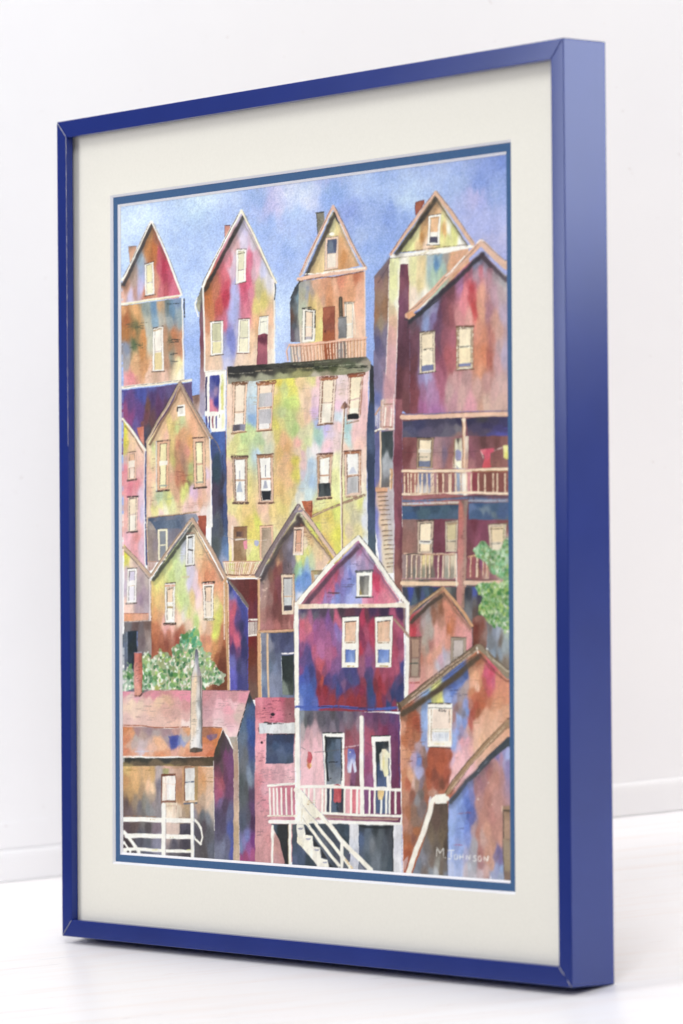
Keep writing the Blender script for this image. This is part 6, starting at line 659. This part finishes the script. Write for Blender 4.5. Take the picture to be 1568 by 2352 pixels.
# ---- nearest gable bottom right
O(1460, 2960)
P([(850,460),(1300,-20),(1560,-250),(1560,1500),(840,1360)], [
 (900,440,'8098dc'),(900,600,'8ca4e4'),(880,800,'8ca8e8'),(980,500,'7c98e0'),(1000,700,'7c98e0'),(1060,350,'6c84dc'),(1080,500,'5470cc'),(1040,600,'6c88d8'),(1110,250,'7c84c0'),(1120,400,'7074b4'),(1100,620,'4c60b4'),(1120,700,'5c64ac'),(1080,780,'6480dc'),(980,850,'7c98e4'),(960,980,'8c9cdc'),(900,980,'8ca8ec'),(900,1100,'9cb0e8'),(880,1250,'b0bce4'),(950,1200,'98ace4'),(1000,1050,'8cA4e4'.lower()),(950,1320,'a8b8e8'),(1050,1100,'a8a8d4'),(1080,900,'7c90dc'),
 (1150,800,'b09094'),(1160,1000,'a09ca4'),(1130,1100,'a09cac'),(1150,1200,'a8a8b4'),(1100,1250,'b8bccc'),(1060,1280,'c4b8c4'),(1130,1320,'b8b4c0'),(1200,200,'a06c7c'),(1180,300,'a07078'),(1250,150,'a47478'),(1300,50,'945c6c'),(1320,120,'ac6c68'),(1400,80,'b88480'),(1350,250,'c08478'),(1400,200,'b87c70'),(1460,150,'b88484'),(1500,50,'988cb4'),(1420,-60,'7c70a8'),(1500,-100,'8c88bc'),(1350,-80,'b07c84'),(1450,-30,'a88098'),(1530,-50,'9ca8dc'),(1530,60,'8c80b8'),
 (1200,500,'b88480'),(1300,450,'bc7c70'),(1250,650,'bc8074'),(1350,650,'bc7c74'),(1400,500,'c08880'),(1200,850,'b07468'),(1250,900,'c09890'),(1300,800,'c88c78'),(1400,800,'c08478'),(1220,1050,'a86c68'),(1230,1200,'a8787c'),(1300,1100,'c48c78'),(1360,1000,'c48c78'),(1450,900,'c88c7c'),(1350,1200,'c49484'),(1280,1280,'c8a09c'),(1220,1320,'c4b0b8'),(1420,1060,'706494'),(1400,1120,'7c6c8c'),(1450,1150,'74689c'),(1400,1250,'8c94c0'),(1460,1250,'849ccc'),(1350,1330,'98a0c4'),(1450,1360,'98a4c4')], warp=.5, pw=2.5, asp=2.6)
P([(690,500),(840,490),(850,800),(840,1400),(420,1330),(560,960)], [(750,560,'54443c'),(720,700,'5c4840'),(800,700,'5c4c40'),(650,900,'6c5c4c'),(780,900,'6a5a48'),(600,1000,'6a6464'),(820,1000,'4c4038'),(700,1050,'5c5048'),(560,1130,'7c7c88'),(650,1200,'74645c'),(720,1180,'8c8a84'),(500,1200,'6c7484'),(480,1280,'7c8494'),(560,1300,'746864'),(640,1290,'848c98'),(770,1200,'685c54'),(760,1300,'6c6054'),(820,1250,'68605c'),(700,1310,'b0b4bc'),(830,1330,'7c8494')], warp=.5)
eave([(1290,-10),(1050,210),(860,450)], 60, '40444c', .93, (14,30)); L([(1300,0),(1180,180)],14,'b8bcd8',.4,.7); P([(1200,60),(1290,-40),(1560,-300),(1560,-180),(1320,20),(1160,200)],[(1250,60,'40464e'),(1400,-130,'3c424c'),(1500,-230,'384048')])
L([(1560,-460),(1400,-300),(1230,-130),(1100,10),(950,210),(830,380)],54,'9a7a5c'); L([(1540,-490),(1250,-190),(1080,0),(900,220),(815,370)],9,'4a3a2a',.3); L([(1500,-400),(1250,-120),(1050,110),(880,330)],12,'d8b898',.35,.9); L([(1560,-410),(1300,-160),(1100,60),(870,390)],8,'5c4630',.35); L([(1470,-400),(1200,-100),(1010,120)],8,'c48c5c',.5,.7)
L([(1310,-10),(1190,130)],6,'c8c8e0',.5,.6); L([(850,520),(840,900),(835,1390)],7,'3c4468',.25,.8)
# white downpipe
L([(830,440),(760,430),(690,440),(655,480),(640,580),(560,830),(470,1050),(380,1320)],66,'efe9de'); P([(690,395),(820,385),(830,495),(700,500)],'efebe2'); L([(640,420),(630,480)],18,'d4d0e0',.3); L([(615,520),(520,800),(430,1050),(395,1150)],6,'9c5c3c',.4); L([(390,1150),(370,1220),(340,1300)],20,'a8482c',.05); P([(320,1180),(385,1100),(380,1180),(340,1290)],'c0b8c4',.6)
D(930,600,1060,620,4,'8c4c5c',.6,60,5); D(950,780,1030,800,3,'50508c',.5,50,5); D(900,965,970,985,3,'a05070',.6,50,5)
P([(1480,530),(1560,520),(1560,1450),(1500,1380),(1480,900)], [(1520,600,'9c7c64'),(1520,800,'ac8870'),(1530,1000,'a08c74'),(1530,1200,'a08c70'),(1520,1360,'7a6458')]); L([(1490,580),(1545,582)],18,'2c2824',.15); L([(1488,590),(1490,900)],13,'3c3430',.25); L([(1482,930),(1500,1360)],15,'6a5c54',.35); L([(1530,915),(1560,920)],9,'3c2c28',.3); L([(1475,530),(1475,600)],14,'d8b4a0',.3)
blob(1195,450,10,12,'d8ccc8',.8); blob(1315,260,8,8,'dcd0cc',.7); blob(1360,510,9,12,'d4a898',.8); blob(1342,1355,9,16,'dcdcec',.9)
# signature
W_='ecebe8'
for st in ([(712,1110),(716,1010),(752,1075),(790,1020),(795,1120)], [(812,1128),(816,1130)], [(845,1042),(915,1042)],[(880,1045),(885,1120),(872,1145),(848,1140)],
 [(920,1100),(938,1090),(955,1100),(958,1130),(945,1148),(925,1145),(918,1120),(922,1098)], [(985,1090),(983,1145)],[(1020,1092),(1022,1148)],[(985,1120),(1020,1118)], [(1058,1145),(1060,1092),(1098,1150),(1102,1098)],
 [(1170,1108),(1150,1106),(1142,1122),(1165,1138),(1172,1158),(1155,1170),(1140,1162)], [(1200,1115),(1218,1105),(1232,1130),(1228,1165),(1208,1172),(1196,1150),(1200,1115)], [(1268,1178),(1265,1112),(1300,1168),(1310,1110)],[(1315,1112),(1308,1160)]):
    L(st, 10, W_, .1, .9, .2)
# ---- finishing: paper tooth, granulation, slight overall softening of pigment
g = canvas.mean(2, keepdims=True); ch = canvas.max(2, keepdims=True) - canvas.min(2, keepdims=True); canvas[:] = g + (canvas - g) * (.93 - .30 * ch)
canvas[:] = np.clip(canvas, 0, 1) ** .95 * .985 + .012; canvas[:] *= np.array([.995, .995, .975])
dens = 1 - canvas.min(2, keepdims=True)
for xx in range(CW):                                   # carry the washes out under the mat
    sx = CX0 + xx * CS; yb = int((3317 + (sx - 479) * 111 / 1505.0 - 6 - CY0) / CS); yb = min(yb, CH - 1)
    canvas[yb:, xx] = canvas[yb, xx]
for yy in range(CH):
    sy = CY0 + yy * CS; xl = int((472 + (sy - 801) * .003 + 5 - CX0) / CS); xr = min(CW - 1, int((1969 + (sy - 599) * .0053 - 6 - CX0) / CS))
    canvas[yy, :xl] = canvas[yy, xl]; canvas[yy, xr:] = canvas[yy, xr]
canvas *= 1 + (N_grain[..., None] * 0.06 + N_dry[..., None] * 0.035) * dens
canvas[:] = np.clip(canvas, 0, 1)
SHEET_CORNERS = [(469.89, 804.78), (1970.38, 600.58), (1987.31, 3425.83), (479.63, 3315.64)]
LENS = 148.687
CAM_ROWS = [[0.615586, 0.021346, 0.787781, 2.619529], [0.788027, -0.006233, -0.615609, -2.282462], [-0.00823, 0.999753, -0.020658, 0.319559], [0.0, 0.0, 0.0, 1.0]]
WALL_A = (-1.1284, 0.1401, 0.0)
WALL_B = (-0.593, 0.6309, 0.0)
PAINT_GAIN = 1.14
WORLD = .08
LIGHTS = [('key_softbox', (-2.6, -2.3, 3.2), (-.4, 0, .4), 1.8, 1.4, 37, (1, .997, .99)),
          ('front_panel', (-2.15, -2.35, 1.58), (0, 0, .6), .8, 1.2, 32, (1, 1, 1)),
          ('side_softbox', (2.55, 2.3, 1.17), (0, .1, .65), 1.6, 1.4, 58, (.97, .97, 1)),
          ('wall_fill_light', (1.3, -1.2, 3.0), (-.9, .5, .6), 1.2, 1.2, 50, (.97, .98, 1)),  # added lamp, put in to brighten the wall
          ('overhead_softbox', (-.5, .35, 2.8), (-.6, 0, 0), 1.5, 1.0, 38, (.98, .99, 1))]

# ================================================================ scene
import bpy, bmesh
from mathutils import Matrix, Vector
sc = bpy.context.scene
col = sc.collection
SC = 0.78                                   # height of the frame in metres
FW, FD, FL = 0.9495 * SC, 0.0596 * SC, 0.0209 * SC
LEAN = math.radians(9.0)
TO_FLOOR = Matrix.Rotation(-LEAN, 4, 'X') @ Matrix.Translation((0, -FD, 0))

def srgb(h):
    c = hexc(h); return tuple(float(v / 12.92 if v <= .04045 else ((v + .055) / 1.055) ** 2.4) for v in c)
def newmat(name):
    m = bpy.data.materials.new(name); m.use_nodes = True; nt = m.node_tree
    return m, nt, nt.nodes['Principled BSDF']
def nd(nt, t, **k):
    n = nt.nodes.new(t)
    for a, v in k.items(): setattr(n, a, v)
    return n
def noise(nt, scale, detail=4, rough=.55, coord='Object', vec=None):
    tc = nd(nt, 'ShaderNodeTexCoord'); n = nd(nt, 'ShaderNodeTexNoise')
    n.inputs['Scale'].default_value = scale; n.inputs['Detail'].default_value = detail; n.inputs['Roughness'].default_value = rough
    if vec:
        mp = nd(nt, 'ShaderNodeMapping'); mp.inputs['Scale'].default_value = vec
        nt.links.new(tc.outputs[coord], mp.inputs[0]); nt.links.new(mp.outputs[0], n.inputs['Vector'])
    else: nt.links.new(tc.outputs[coord], n.inputs['Vector'])
    return n
def ramp(nt, src, stops):
    r = nd(nt, 'ShaderNodeValToRGB'); nt.links.new(src, r.inputs[0]); e = r.color_ramp.elements
    while len(e) < len(stops): e.new(.5)
    for i, (p, c) in enumerate(stops): e[i].position = p; e[i].color = tuple(c) + (1,)
    return r
def bump(nt, b, src, strength, dist):
    n = nd(nt, 'ShaderNodeBump'); n.inputs['Strength'].default_value = strength; n.inputs['Distance'].default_value = dist
    nt.links.new(src, n.inputs['Height']); nt.links.new(n.outputs[0], b.inputs['Normal'])
def obj(name, verts, faces, mat, parent=None, smooth=False):
    me = bpy.data.meshes.new(name); me.from_pydata([tuple(v) for v in verts], [], faces)
    bm = bmesh.new(); bm.from_mesh(me); bmesh.ops.recalc_face_normals(bm, faces=bm.faces); bm.to_mesh(me); bm.free()
    me.materials.append(mat)
    if smooth: me.polygons.foreach_set('use_smooth', [True] * len(me.polygons))
    o = bpy.data.objects.new(name, me); col.objects.link(o)
    if parent: o.parent = parent
    return o
def boxv(x0, x1, y0, y1, z0, z1):
    return ([(x, y, z) for x in (x0, x1) for y in (y0, y1) for z in (z0, z1)],
            [(0, 1, 3, 2), (4, 6, 7, 5), (0, 4, 5, 1), (2, 3, 7, 6), (0, 2, 6, 4), (1, 5, 7, 3)])

# ---- materials
def blue_paint():
    m, nt, b = newmat('blue_enamel')
    n = noise(nt, 9, 3, .5); r = ramp(nt, n.outputs[0], [(.3, srgb(BLUE0)), (.7, srgb(BLUE1))]); nt.links.new(r.outputs[0], b.inputs['Base Color'])
    b.inputs['Specular IOR Level'].default_value = .55; b.inputs['Specular Tint'].default_value = (.70, .79, 1, 1)
    g = noise(nt, 900, 2, .6); bump(nt, b, g.outputs[0], .05, .0003)
    s = noise(nt, 14, 5, .6); rr = nd(nt, 'ShaderNodeMapRange'); rr.inputs['To Min'].default_value = .18; rr.inputs['To Max'].default_value = .22
    nt.links.new(s.outputs[0], rr.inputs[0]); nt.links.new(rr.outputs[0], b.inputs['Roughness']); return m
def board(name, h0, h1, rough=.9):
    m, nt, b = newmat(name); n = noise(nt, 350, 4, .7); r = ramp(nt, n.outputs[0], [(.25, srgb(h0)), (.75, srgb(h1))])
    nt.links.new(r.outputs[0], b.inputs['Base Color']); b.inputs['Roughness'].default_value = rough; b.inputs['Specular IOR Level'].default_value = .2
    bump(nt, b, n.outputs[0], .12, .0003); return m
BLUE0, BLUE1 = '1b2c76', '1f3180'
M_blue = blue_paint()
M_cream = board('cream_mat_paper', 'ece9df', 'f1eee4'); M_core = board('white_mat_core', 'eceaee', 'f0eff2'); M_navy = board('blue_mat_paper', '405f88', '486991')
M_card = board('brown_card', '8f7658', 'a08664')
m, nt, b = newmat('bare_metal'); n = noise(nt, 600, 3); r = ramp(nt, n.outputs[0], [(.3, (.45, .45, .47)), (.7, (.8, .8, .8))]); nt.links.new(r.outputs[0], b.inputs['Base Color']); b.inputs['Metallic'].default_value = .6; b.inputs['Roughness'].default_value = .4; M_metal = m
m, nt, b = newmat('watercolour_on_paper')
at = nd(nt, 'ShaderNodeVertexColor', layer_name='paint'); mx = nd(nt, 'ShaderNodeMixRGB', blend_type='MULTIPLY'); mx.inputs[0].default_value = 1
n = noise(nt, 420, 4, .7); r = ramp(nt, n.outputs[0], [(.25, (.93, .93, .93)), (.6, (1, 1, 1))]); nt.links.new(at.outputs[0], mx.inputs[1]); nt.links.new(r.outputs[0], mx.inputs[2])
nt.links.new(mx.outputs[0], b.inputs['Base Color']); b.inputs['Roughness'].default_value = .85; b.inputs['Specular IOR Level'].default_value = .2; bump(nt, b, n.outputs[0], .25, .0004); M_art = m

# ---- the framed picture
root = bpy.data.objects.new('framed_picture', None); col.objects.link(root)
root['label'] = 'watercolour of crowded colourful gabled houses in a deep blue frame with cream and blue mats'; root['category'] = 'picture'
# frame-space points below are in units of the frame's height, x leftwards negative, y into the wall, z up
root.matrix_world = TO_FLOOR
root.empty_display_size = .05

prof = [(0, 0), (FL, 0), (FL, .0098 * SC), (.0035, .0098 * SC), (.0035, FD), (0, FD)]
corn = [Vector((-FW, 0, 0)), Vector((0, 0, 0)), Vector((0, 0, SC)), Vector((-FW, 0, SC))]
for i in range(4):
    a, c = corn[i], corn[(i + 1) % 4]; d = (c - a).normalized(); inn = Vector((-d.z, 0, d.x))     # inward normal
    vs = []
    for end, s in ((a, 1), (c, -1)):
        for u, y in prof: vs.append(end + inn * u + d * (s * (u + .00008)) + Vector((0, y, 0)))
    k = len(prof); fs = [[j, (j + 1) % k, k + (j + 1) % k, k + j] for j in range(k)] + [list(range(k))[::-1], list(range(k, 2 * k))]
    o = obj('frame_rail', vs, fs, M_blue, root)
    bv = o.modifiers.new('soft_edges', 'BEVEL'); bv.width = .0007; bv.segments = 3; bv.limit_method = 'ANGLE'; bv.angle_limit = math.radians(30)
    wn = o.modifiers.new('wn', 'WEIGHTED_NORMAL'); wn.keep_sharp = False
    o.data.polygons.foreach_set('use_smooth', [True] * len(o.data.polygons))
# worn bare metal at the mitres; wear and a painted highlight along the left lip
def sliver(p, q, w, seed, parts=9, keep=1.0):
    r = np.random.RandomState(seed); p = Vector(p); q = Vector(q); d = (q - p); nrm = Vector((-d.z, 0, d.x)).normalized(); vs = []; fs = []; wl = w * .8
    for i in range(parts):
        t0 = i / parts; t1 = (i + 1.0) / parts; a = p + d * t0; c = p + d * t1; w0 = wl; w1 = wl = w * (r.uniform(.3, 1.1) if r.rand() < keep else .08)
        bx = [a - nrm * w0 / 2, c - nrm * w1 / 2, c + nrm * w1 / 2, a + nrm * w0 / 2]; k = len(vs)
        for y in (-.00025, .0004): vs += [v + Vector((0, y, 0)) for v in bx]
        fs += [[k, k + 1, k + 2, k + 3], [k + 4, k + 7, k + 6, k + 5]] + [[k + j, k + 4 + j, k + 4 + (j + 1) % 4, k + (j + 1) % 4] for j in range(4)]
    return vs, fs
def edge_sliver(p, q, w, seed, parts=9, keep=1.0):
    vs, fs = sliver(p, q, w, seed, parts, keep); obj('edge_wear_highlight', vs, fs, M_metal, root)
e = .0006
edge_sliver((-FW + e, 0, SC - e), (-FW + FL - e, 0, SC - FL + e), .0005, 1, 14, .85)
edge_sliver((-FW + e, 0, e), (-FW + FL - e, 0, FL - e), .0006, 2, 9, .75)
edge_sliver((-FL + e, 0, FL - e), (-FL * .6, 0, FL * .6), .0006, 3, 5); edge_sliver((-FL * .35, 0, FL * .35), (-e, 0, e), .0006, 4, 5)
edge_sliver((-FW + FL - .0005, 0, SC - FL), (-FW + FL - .0005, 0, SC * .6), .0003, 5, 60, .5)  # pale metal line also stands in for the lip's inner-edge highlight
edge_sliver((-FW + .0006, 0, SC * .74), (-FW + .0006, 0, SC * .72), .0009, 6, 3)

TILT = .0040                                            # the mat package sits a little deeper at the top
def Yd(z, off=0.0): return (.0100 + TILT * z + off)
def ring(name, outer, inner, off, thick, bevel, msurf, mcore):
    """a mat: flat face with a window whose edge is cut at 45 degrees; outer/inner = x0,x1,z0,z1"""
    (a, b_, c, d), (e_, f, g, h) = outer, inner; vs = []
    def q(x0, x1, z0, z1, o): return [Vector((x, Yd(z, o), z)) * SC for x, z in ((x0, z0), (x1, z0), (x1, z1), (x0, z1))]
    vs += q(a, b_, c, d, off); vs += q(e_, f, g, h, off); vs += q(e_ + bevel, f - bevel, g + bevel, h - bevel, off + thick); vs += q(a, b_, c, d, off + thick)
    fs = [[j, (j + 1) % 4, 4 + (j + 1) % 4, 4 + j] for j in range(4)] + [[4 + j, 4 + (j + 1) % 4, 8 + (j + 1) % 4, 8 + j] for j in range(4)] + [[8 + j, 8 + (j + 1) % 4, 12 + (j + 1) % 4, 12 + j] for j in range(4)] + [[12 + j, 12 + (j + 1) % 4, (j + 1) % 4, j] for j in range(4)]
    o = obj(name, vs, fs, msurf, root); o.data.materials.append(mcore)
    for i in range(4, 8): o.data.polygons[i].material_index = 1
    return o
T = .0027
OUT = (-.9495 + .0055, -.0055, .0055, 1 - .0055)
W1 = (-.8552, -.1027, .0921, .9027)
ring('mat_board', OUT, W1, 0, T, T, M_cream, M_core)
W2 = (W1[0] + T + .0093, W1[1] - T - .0085, W1[2] + T + .0088, W1[3] - T - .0093)
ring('inner_mat', OUT, W2, T + .0001, T, T, M_navy, M_core)

# drawing-board coordinates -> paper: four corners of the visible sheet
ART = (W2[0] + T, W2[1] - T, W2[2] + T, W2[3] - T)
SHEET = SHEET_CORNERS
def homography(src, dst):
    A = []; b = []
    for (x, y), (u, v) in zip(src, dst):
        A.append([x, y, 1, 0, 0, 0, -u * x, -u * y]); b.append(u); A.append([0, 0, 0, x, y, 1, -v * x, -v * y]); b.append(v)
    return np.append(np.linalg.solve(np.array(A), np.array(b)), 1).reshape(3, 3)
H = homography([(ART[0], ART[3]), (ART[1], ART[3]), (ART[1], ART[2]), (ART[0], ART[2])], SHEET)
NX, NZ = 640, 1060; mg = .006
xs = np.linspace(ART[0] - mg, ART[1] + mg, NX); zs = np.linspace(ART[2] - mg, ART[3] + mg, NZ); gx, gz = np.meshgrid(xs, zs)
den = H[2, 0] * gx + H[2, 1] * gz + 1; su = (H[0, 0] * gx + H[0, 1] * gz + H[0, 2]) / den; sv = (H[1, 0] * gx + H[1, 1] * gz + H[1, 2]) / den
cu = np.clip((su - CX0) / CS, 0, CW - 1.001); cvv = np.clip((sv - CY0) / CS, 0, CH - 1.001); iu = cu.astype(int); iv = cvv.astype(int); fu = (cu - iu)[..., None]; fv = (cvv - iv)[..., None]
cc = (canvas[iv, iu] * (1 - fu) + canvas[iv, iu + 1] * fu) * (1 - fv) + (canvas[iv + 1, iu] * (1 - fu) + canvas[iv + 1, iu + 1] * fu) * fv
lin = np.where(cc <= .04045, cc / 12.92, ((cc + .055) / 1.055) ** 2.4) * PAINT_GAIN
YA = 2 * T + .0003
co = np.stack([gx, .0100 + TILT * gz + YA, gz], -1).reshape(-1, 3) * SC
me = bpy.data.meshes.new('watercolour_painting'); nf = (NX - 1) * (NZ - 1)
me.vertices.add(NX * NZ); me.vertices.foreach_set('co', co.astype(np.float32).ravel())
i0 = (np.arange(NZ - 1)[:, None] * NX + np.arange(NX - 1)[None]).ravel(); quads = np.stack([i0, i0 + 1, i0 + NX + 1, i0 + NX], 1)
me.loops.add(nf * 4); me.loops.foreach_set('vertex_index', quads.astype(np.int32).ravel()); me.polygons.add(nf)
me.polygons.foreach_set('loop_start', (np.arange(nf) * 4).astype(np.int32)); me.update(calc_edges=True)
ca = me.color_attributes.new('paint', 'FLOAT_COLOR', 'POINT')
ca.data.foreach_set('color', np.concatenate([np.clip(lin, 0, 1), np.ones(lin.shape[:2] + (1,))], -1).astype(np.float32).ravel())
me.materials.append(M_art); art = bpy.data.objects.new('watercolour_painting', me); col.objects.link(art); art.parent = root
bk = .0215
vs, fs = boxv(-FW + .004, -.004, (bk + .001) * SC, (bk + .006) * SC, .004, SC - .004); obj('backing_board', vs, fs, M_card, root)
# easel strut that holds the picture at its lean
hx = -FW * .5; top = Vector((hx, (bk + .006) * SC, SC * .62)); inv = TO_FLOOR.inverted(); foot = inv @ Vector((hx, .26, .0))
vs = []
for P_, w in ((top, .035), (foot, .05)):
    for dx in (-w, w):
        for dy in (0, .006): vs.append(P_ + Vector((dx, dy, 0)))
obj('easel_strut', vs, [(0, 1, 3, 2), (4, 6, 7, 5), (0, 4, 5, 1), (2, 3, 7, 6), (0, 2, 6, 4), (1, 5, 7, 3)], M_card, root)

# ---- the setting: white boarded table top, skirting strip and wall
def white(name, lo, hi, planks=False, rough=.35, rot=0):
    m, nt, b = newmat(name); tc = nd(nt, 'ShaderNodeTexCoord'); mp = nd(nt, 'ShaderNodeMapping'); nt.links.new(tc.outputs['Object'], mp.inputs[0])
    n1 = noise(nt, 3.0, 4, .6); r1 = ramp(nt, n1.outputs[0], [(.3, srgb(lo)), (.7, srgb(hi))]); cur = r1.outputs[0]
    if planks:
        def over(fac, colr, amount):
            nonlocal cur
            mm = nd(nt, 'ShaderNodeMath', operation='MULTIPLY'); nt.links.new(fac, mm.inputs[0]); mm.inputs[1].default_value = amount
            x = nd(nt, 'ShaderNodeMixRGB'); nt.links.new(mm.outputs[0], x.inputs[0]); nt.links.new(cur, x.inputs[1]); x.inputs[2].default_value = colr + (1,); cur = x.outputs[0]
        # long faint grain and rubbed tan patches running with the boards
        g = noise(nt, 1, 6, .72, vec=(3.2, 42, 1)); gr = ramp(nt, g.outputs[0], [(.48, (0, 0, 0)), (.72, (1, 1, 1))]); over(gr.outputs[0], srgb('e6d0c2'), .34)
        g2 = noise(nt, 1, 5, .8, vec=(14, 130, 1)); gr2 = ramp(nt, g2.outputs[0], [(.64, (0, 0, 0)), (.70, (1, 1, 1))]); over(gr2.outputs[0], srgb('cfae9c'), .6)
        g3 = noise(nt, 1, 4, .8, vec=(120, 26, 1)); gr3 = ramp(nt, g3.outputs[0], [(.70, (0, 0, 0)), (.76, (1, 1, 1))]); over(gr3.outputs[0], srgb('a8a6ac'), .55)
        for sca, ro, am in ((38, .5, .5), (55, -.9, .35)):              # hairline scratches
            mp2 = nd(nt, 'ShaderNodeMapping'); mp2.inputs['Rotation'].default_value = (0, 0, ro); mp2.inputs['Scale'].default_value = (sca * .10, sca, 1); nt.links.new(tc.outputs['Object'], mp2.inputs[0])
            v = nd(nt, 'ShaderNodeTexNoise'); v.inputs['Scale'].default_value = 1; v.inputs['Detail'].default_value = 2; nt.links.new(mp2.outputs[0], v.inputs['Vector'])
            rr_ = ramp(nt, v.outputs[0], [(.705, (0, 0, 0)), (.72, (1, 1, 1)), (.735, (0, 0, 0))]); over(rr_.outputs[0], srgb('b9b6bd'), am)
        # board seams
        br = nd(nt, 'ShaderNodeTexBrick'); br.inputs['Scale'].default_value = 1; br.inputs['Brick Width'].default_value = 40; br.inputs['Row Height'].default_value = .31; br.offset = .37; br.inputs['Mortar Size'].default_value = .0022; br.inputs['Mortar Smooth'].default_value = .6
        nt.links.new(tc.outputs['Object'], br.inputs['Vector']); sm = noise(nt, 6, 4, .7); sr = ramp(nt, sm.outputs[0], [(.42, (0, 0, 0)), (.6, (1, 1, 1))])
        mu = nd(nt, 'ShaderNodeMath', operation='MULTIPLY'); nt.links.new(br.outputs['Fac'], mu.inputs[0]); nt.links.new(sr.outputs[0], mu.inputs[1]); over(mu.outputs[0], srgb('cfae9e'), .2)
        # scratches and dents in the paint
        w = noise(nt, 1, 5, .75, vec=(55, 16, 1)); bump(nt, b, w.outputs[0], .25, .0012)
    else:
        w = noise(nt, 26, 5, .6); bump(nt, b, w.outputs[0], .12, .001)
        sp = noise(nt, 120, 2, .5); spr = ramp(nt, sp.outputs[0], [(.75, (0, 0, 0)), (.80, (1, 1, 1))]); x = nd(nt, 'ShaderNodeMixRGB'); mm = nd(nt, 'ShaderNodeMath', operation='MULTIPLY'); nt.links.new(spr.outputs[0], mm.inputs[0]); mm.inputs[1].default_value = .35
        nt.links.new(mm.outputs[0], x.inputs[0]); nt.links.new(cur, x.inputs[1]); x.inputs[2].default_value = srgb('c4b8b4') + (1,); cur = x.outputs[0]
    nt.links.new(cur, b.inputs['Base Color']); b.inputs['Roughness'].default_value = rough; b.inputs['Specular IOR Level'].default_value = .45
    return m
WA, WB = Vector(WALL_A), Vector(WALL_B); wd = (WB - WA).normalized(); ang = math.atan2(wd.y, wd.x); wn_ = Vector((wd.y, -wd.x, 0))   # wn_ faces the camera
def walled(o): o.location = (WA.x, WA.y, 0); o.rotation_euler = (0, 0, ang); return o
# local: +x along the wall, -y out from it
def structure(o): o['kind'] = 'structure'; return o
vs = [(-6, -9, 0), (6, -9, 0), (6, .02, 0), (-6, .02, 0), (-6, -9, -.04), (6, -9, -.04), (6, .02, -.04), (-6, .02, -.04)]
structure(walled(obj('table_top', vs, [(0, 1, 2, 3), (7, 6, 5, 4), (0, 4, 5, 1), (1, 5, 6, 2), (2, 6, 7, 3), (3, 7, 4, 0)], white('white_painted_boards', 'efedee', 'f5f3f4', True, .34))))
Mw = white('white_wall_paint', 'f7f6f8', 'fcfbfc', False, .6)
vs, fs = boxv(-.5, 2.6, .0125, .10, .001, 2.4); structure(walled(obj('wall', vs, fs, Mw)))
pr = [(.0085, .0), (.0085, .024), (.009, .029), (.0102, .0325), (.0122, .0335), (.0122, .0)]; vs = [(x, y, z + .0006) for x in (-.5, 2.6) for y, z in pr]; k = 6
structure(walled(obj('skirting_strip', vs, [[j, (j + 1) % k, k + (j + 1) % k, k + j] for j in range(k)] + [list(range(k)), list(range(k, 2 * k))], white('white_gloss_trim', 'f6f5f7', 'faf9fa', False, .3))))
vs, fs = boxv(-.49, .33, .0108, .0123, .0345, .0625); structure(walled(obj('wall_band', vs, fs, Mw)))  # thin raised band low on the wall, ending partway along

# ---- light: big studio softboxes, plus an added lamp that brightens the wall
def area(name, loc, target, sx, sy, power, colr=(1, 1, 1)):
    l = bpy.data.lights.new(name, 'AREA'); l.shape = 'RECTANGLE'; l.size = sx; l.size_y = sy; l.energy = power; l.color = colr
    o = bpy.data.objects.new(name, l); col.objects.link(o); o.location = loc; o.rotation_euler = (Vector(target) - Vector(loc)).to_track_quat('-Z', 'Y').to_euler(); return o
for a in LIGHTS: area(*a)
w = bpy.data.worlds.new('World'); sc.world = w; w.use_nodes = True; bg = w.node_tree.nodes['Background']; bg.inputs[0].default_value = (.96, .97, 1, 1); bg.inputs[1].default_value = WORLD

# ---- camera
cam = bpy.data.cameras.new('camera'); co_ = bpy.data.objects.new('camera', cam); col.objects.link(co_); sc.camera = co_
cam.sensor_fit = 'VERTICAL'; cam.sensor_height = 36; cam.sensor_width = 24; cam.lens = LENS; cam.clip_start = .1; cam.clip_end = 100
Mc = Matrix(CAM_ROWS); co_.matrix_world = TO_FLOOR @ Mc
cam.dof.use_dof = True; cam.dof.focus_distance = ((TO_FLOOR @ Mc).translation - (TO_FLOOR @ Vector((-FW * .62, 0, SC * .5)))).length; cam.dof.aperture_fstop = 5.6
sc.view_settings.view_transform = 'Standard'; sc.view_settings.look = 'None'; sc.view_settings.exposure = 0; sc.view_settings.gamma = 1; sc.view_settings.use_curve_mapping = False
sc.render.engine = 'CYCLES'; sc.cycles.use_denoising = True; sc.cycles.max_bounces = 8
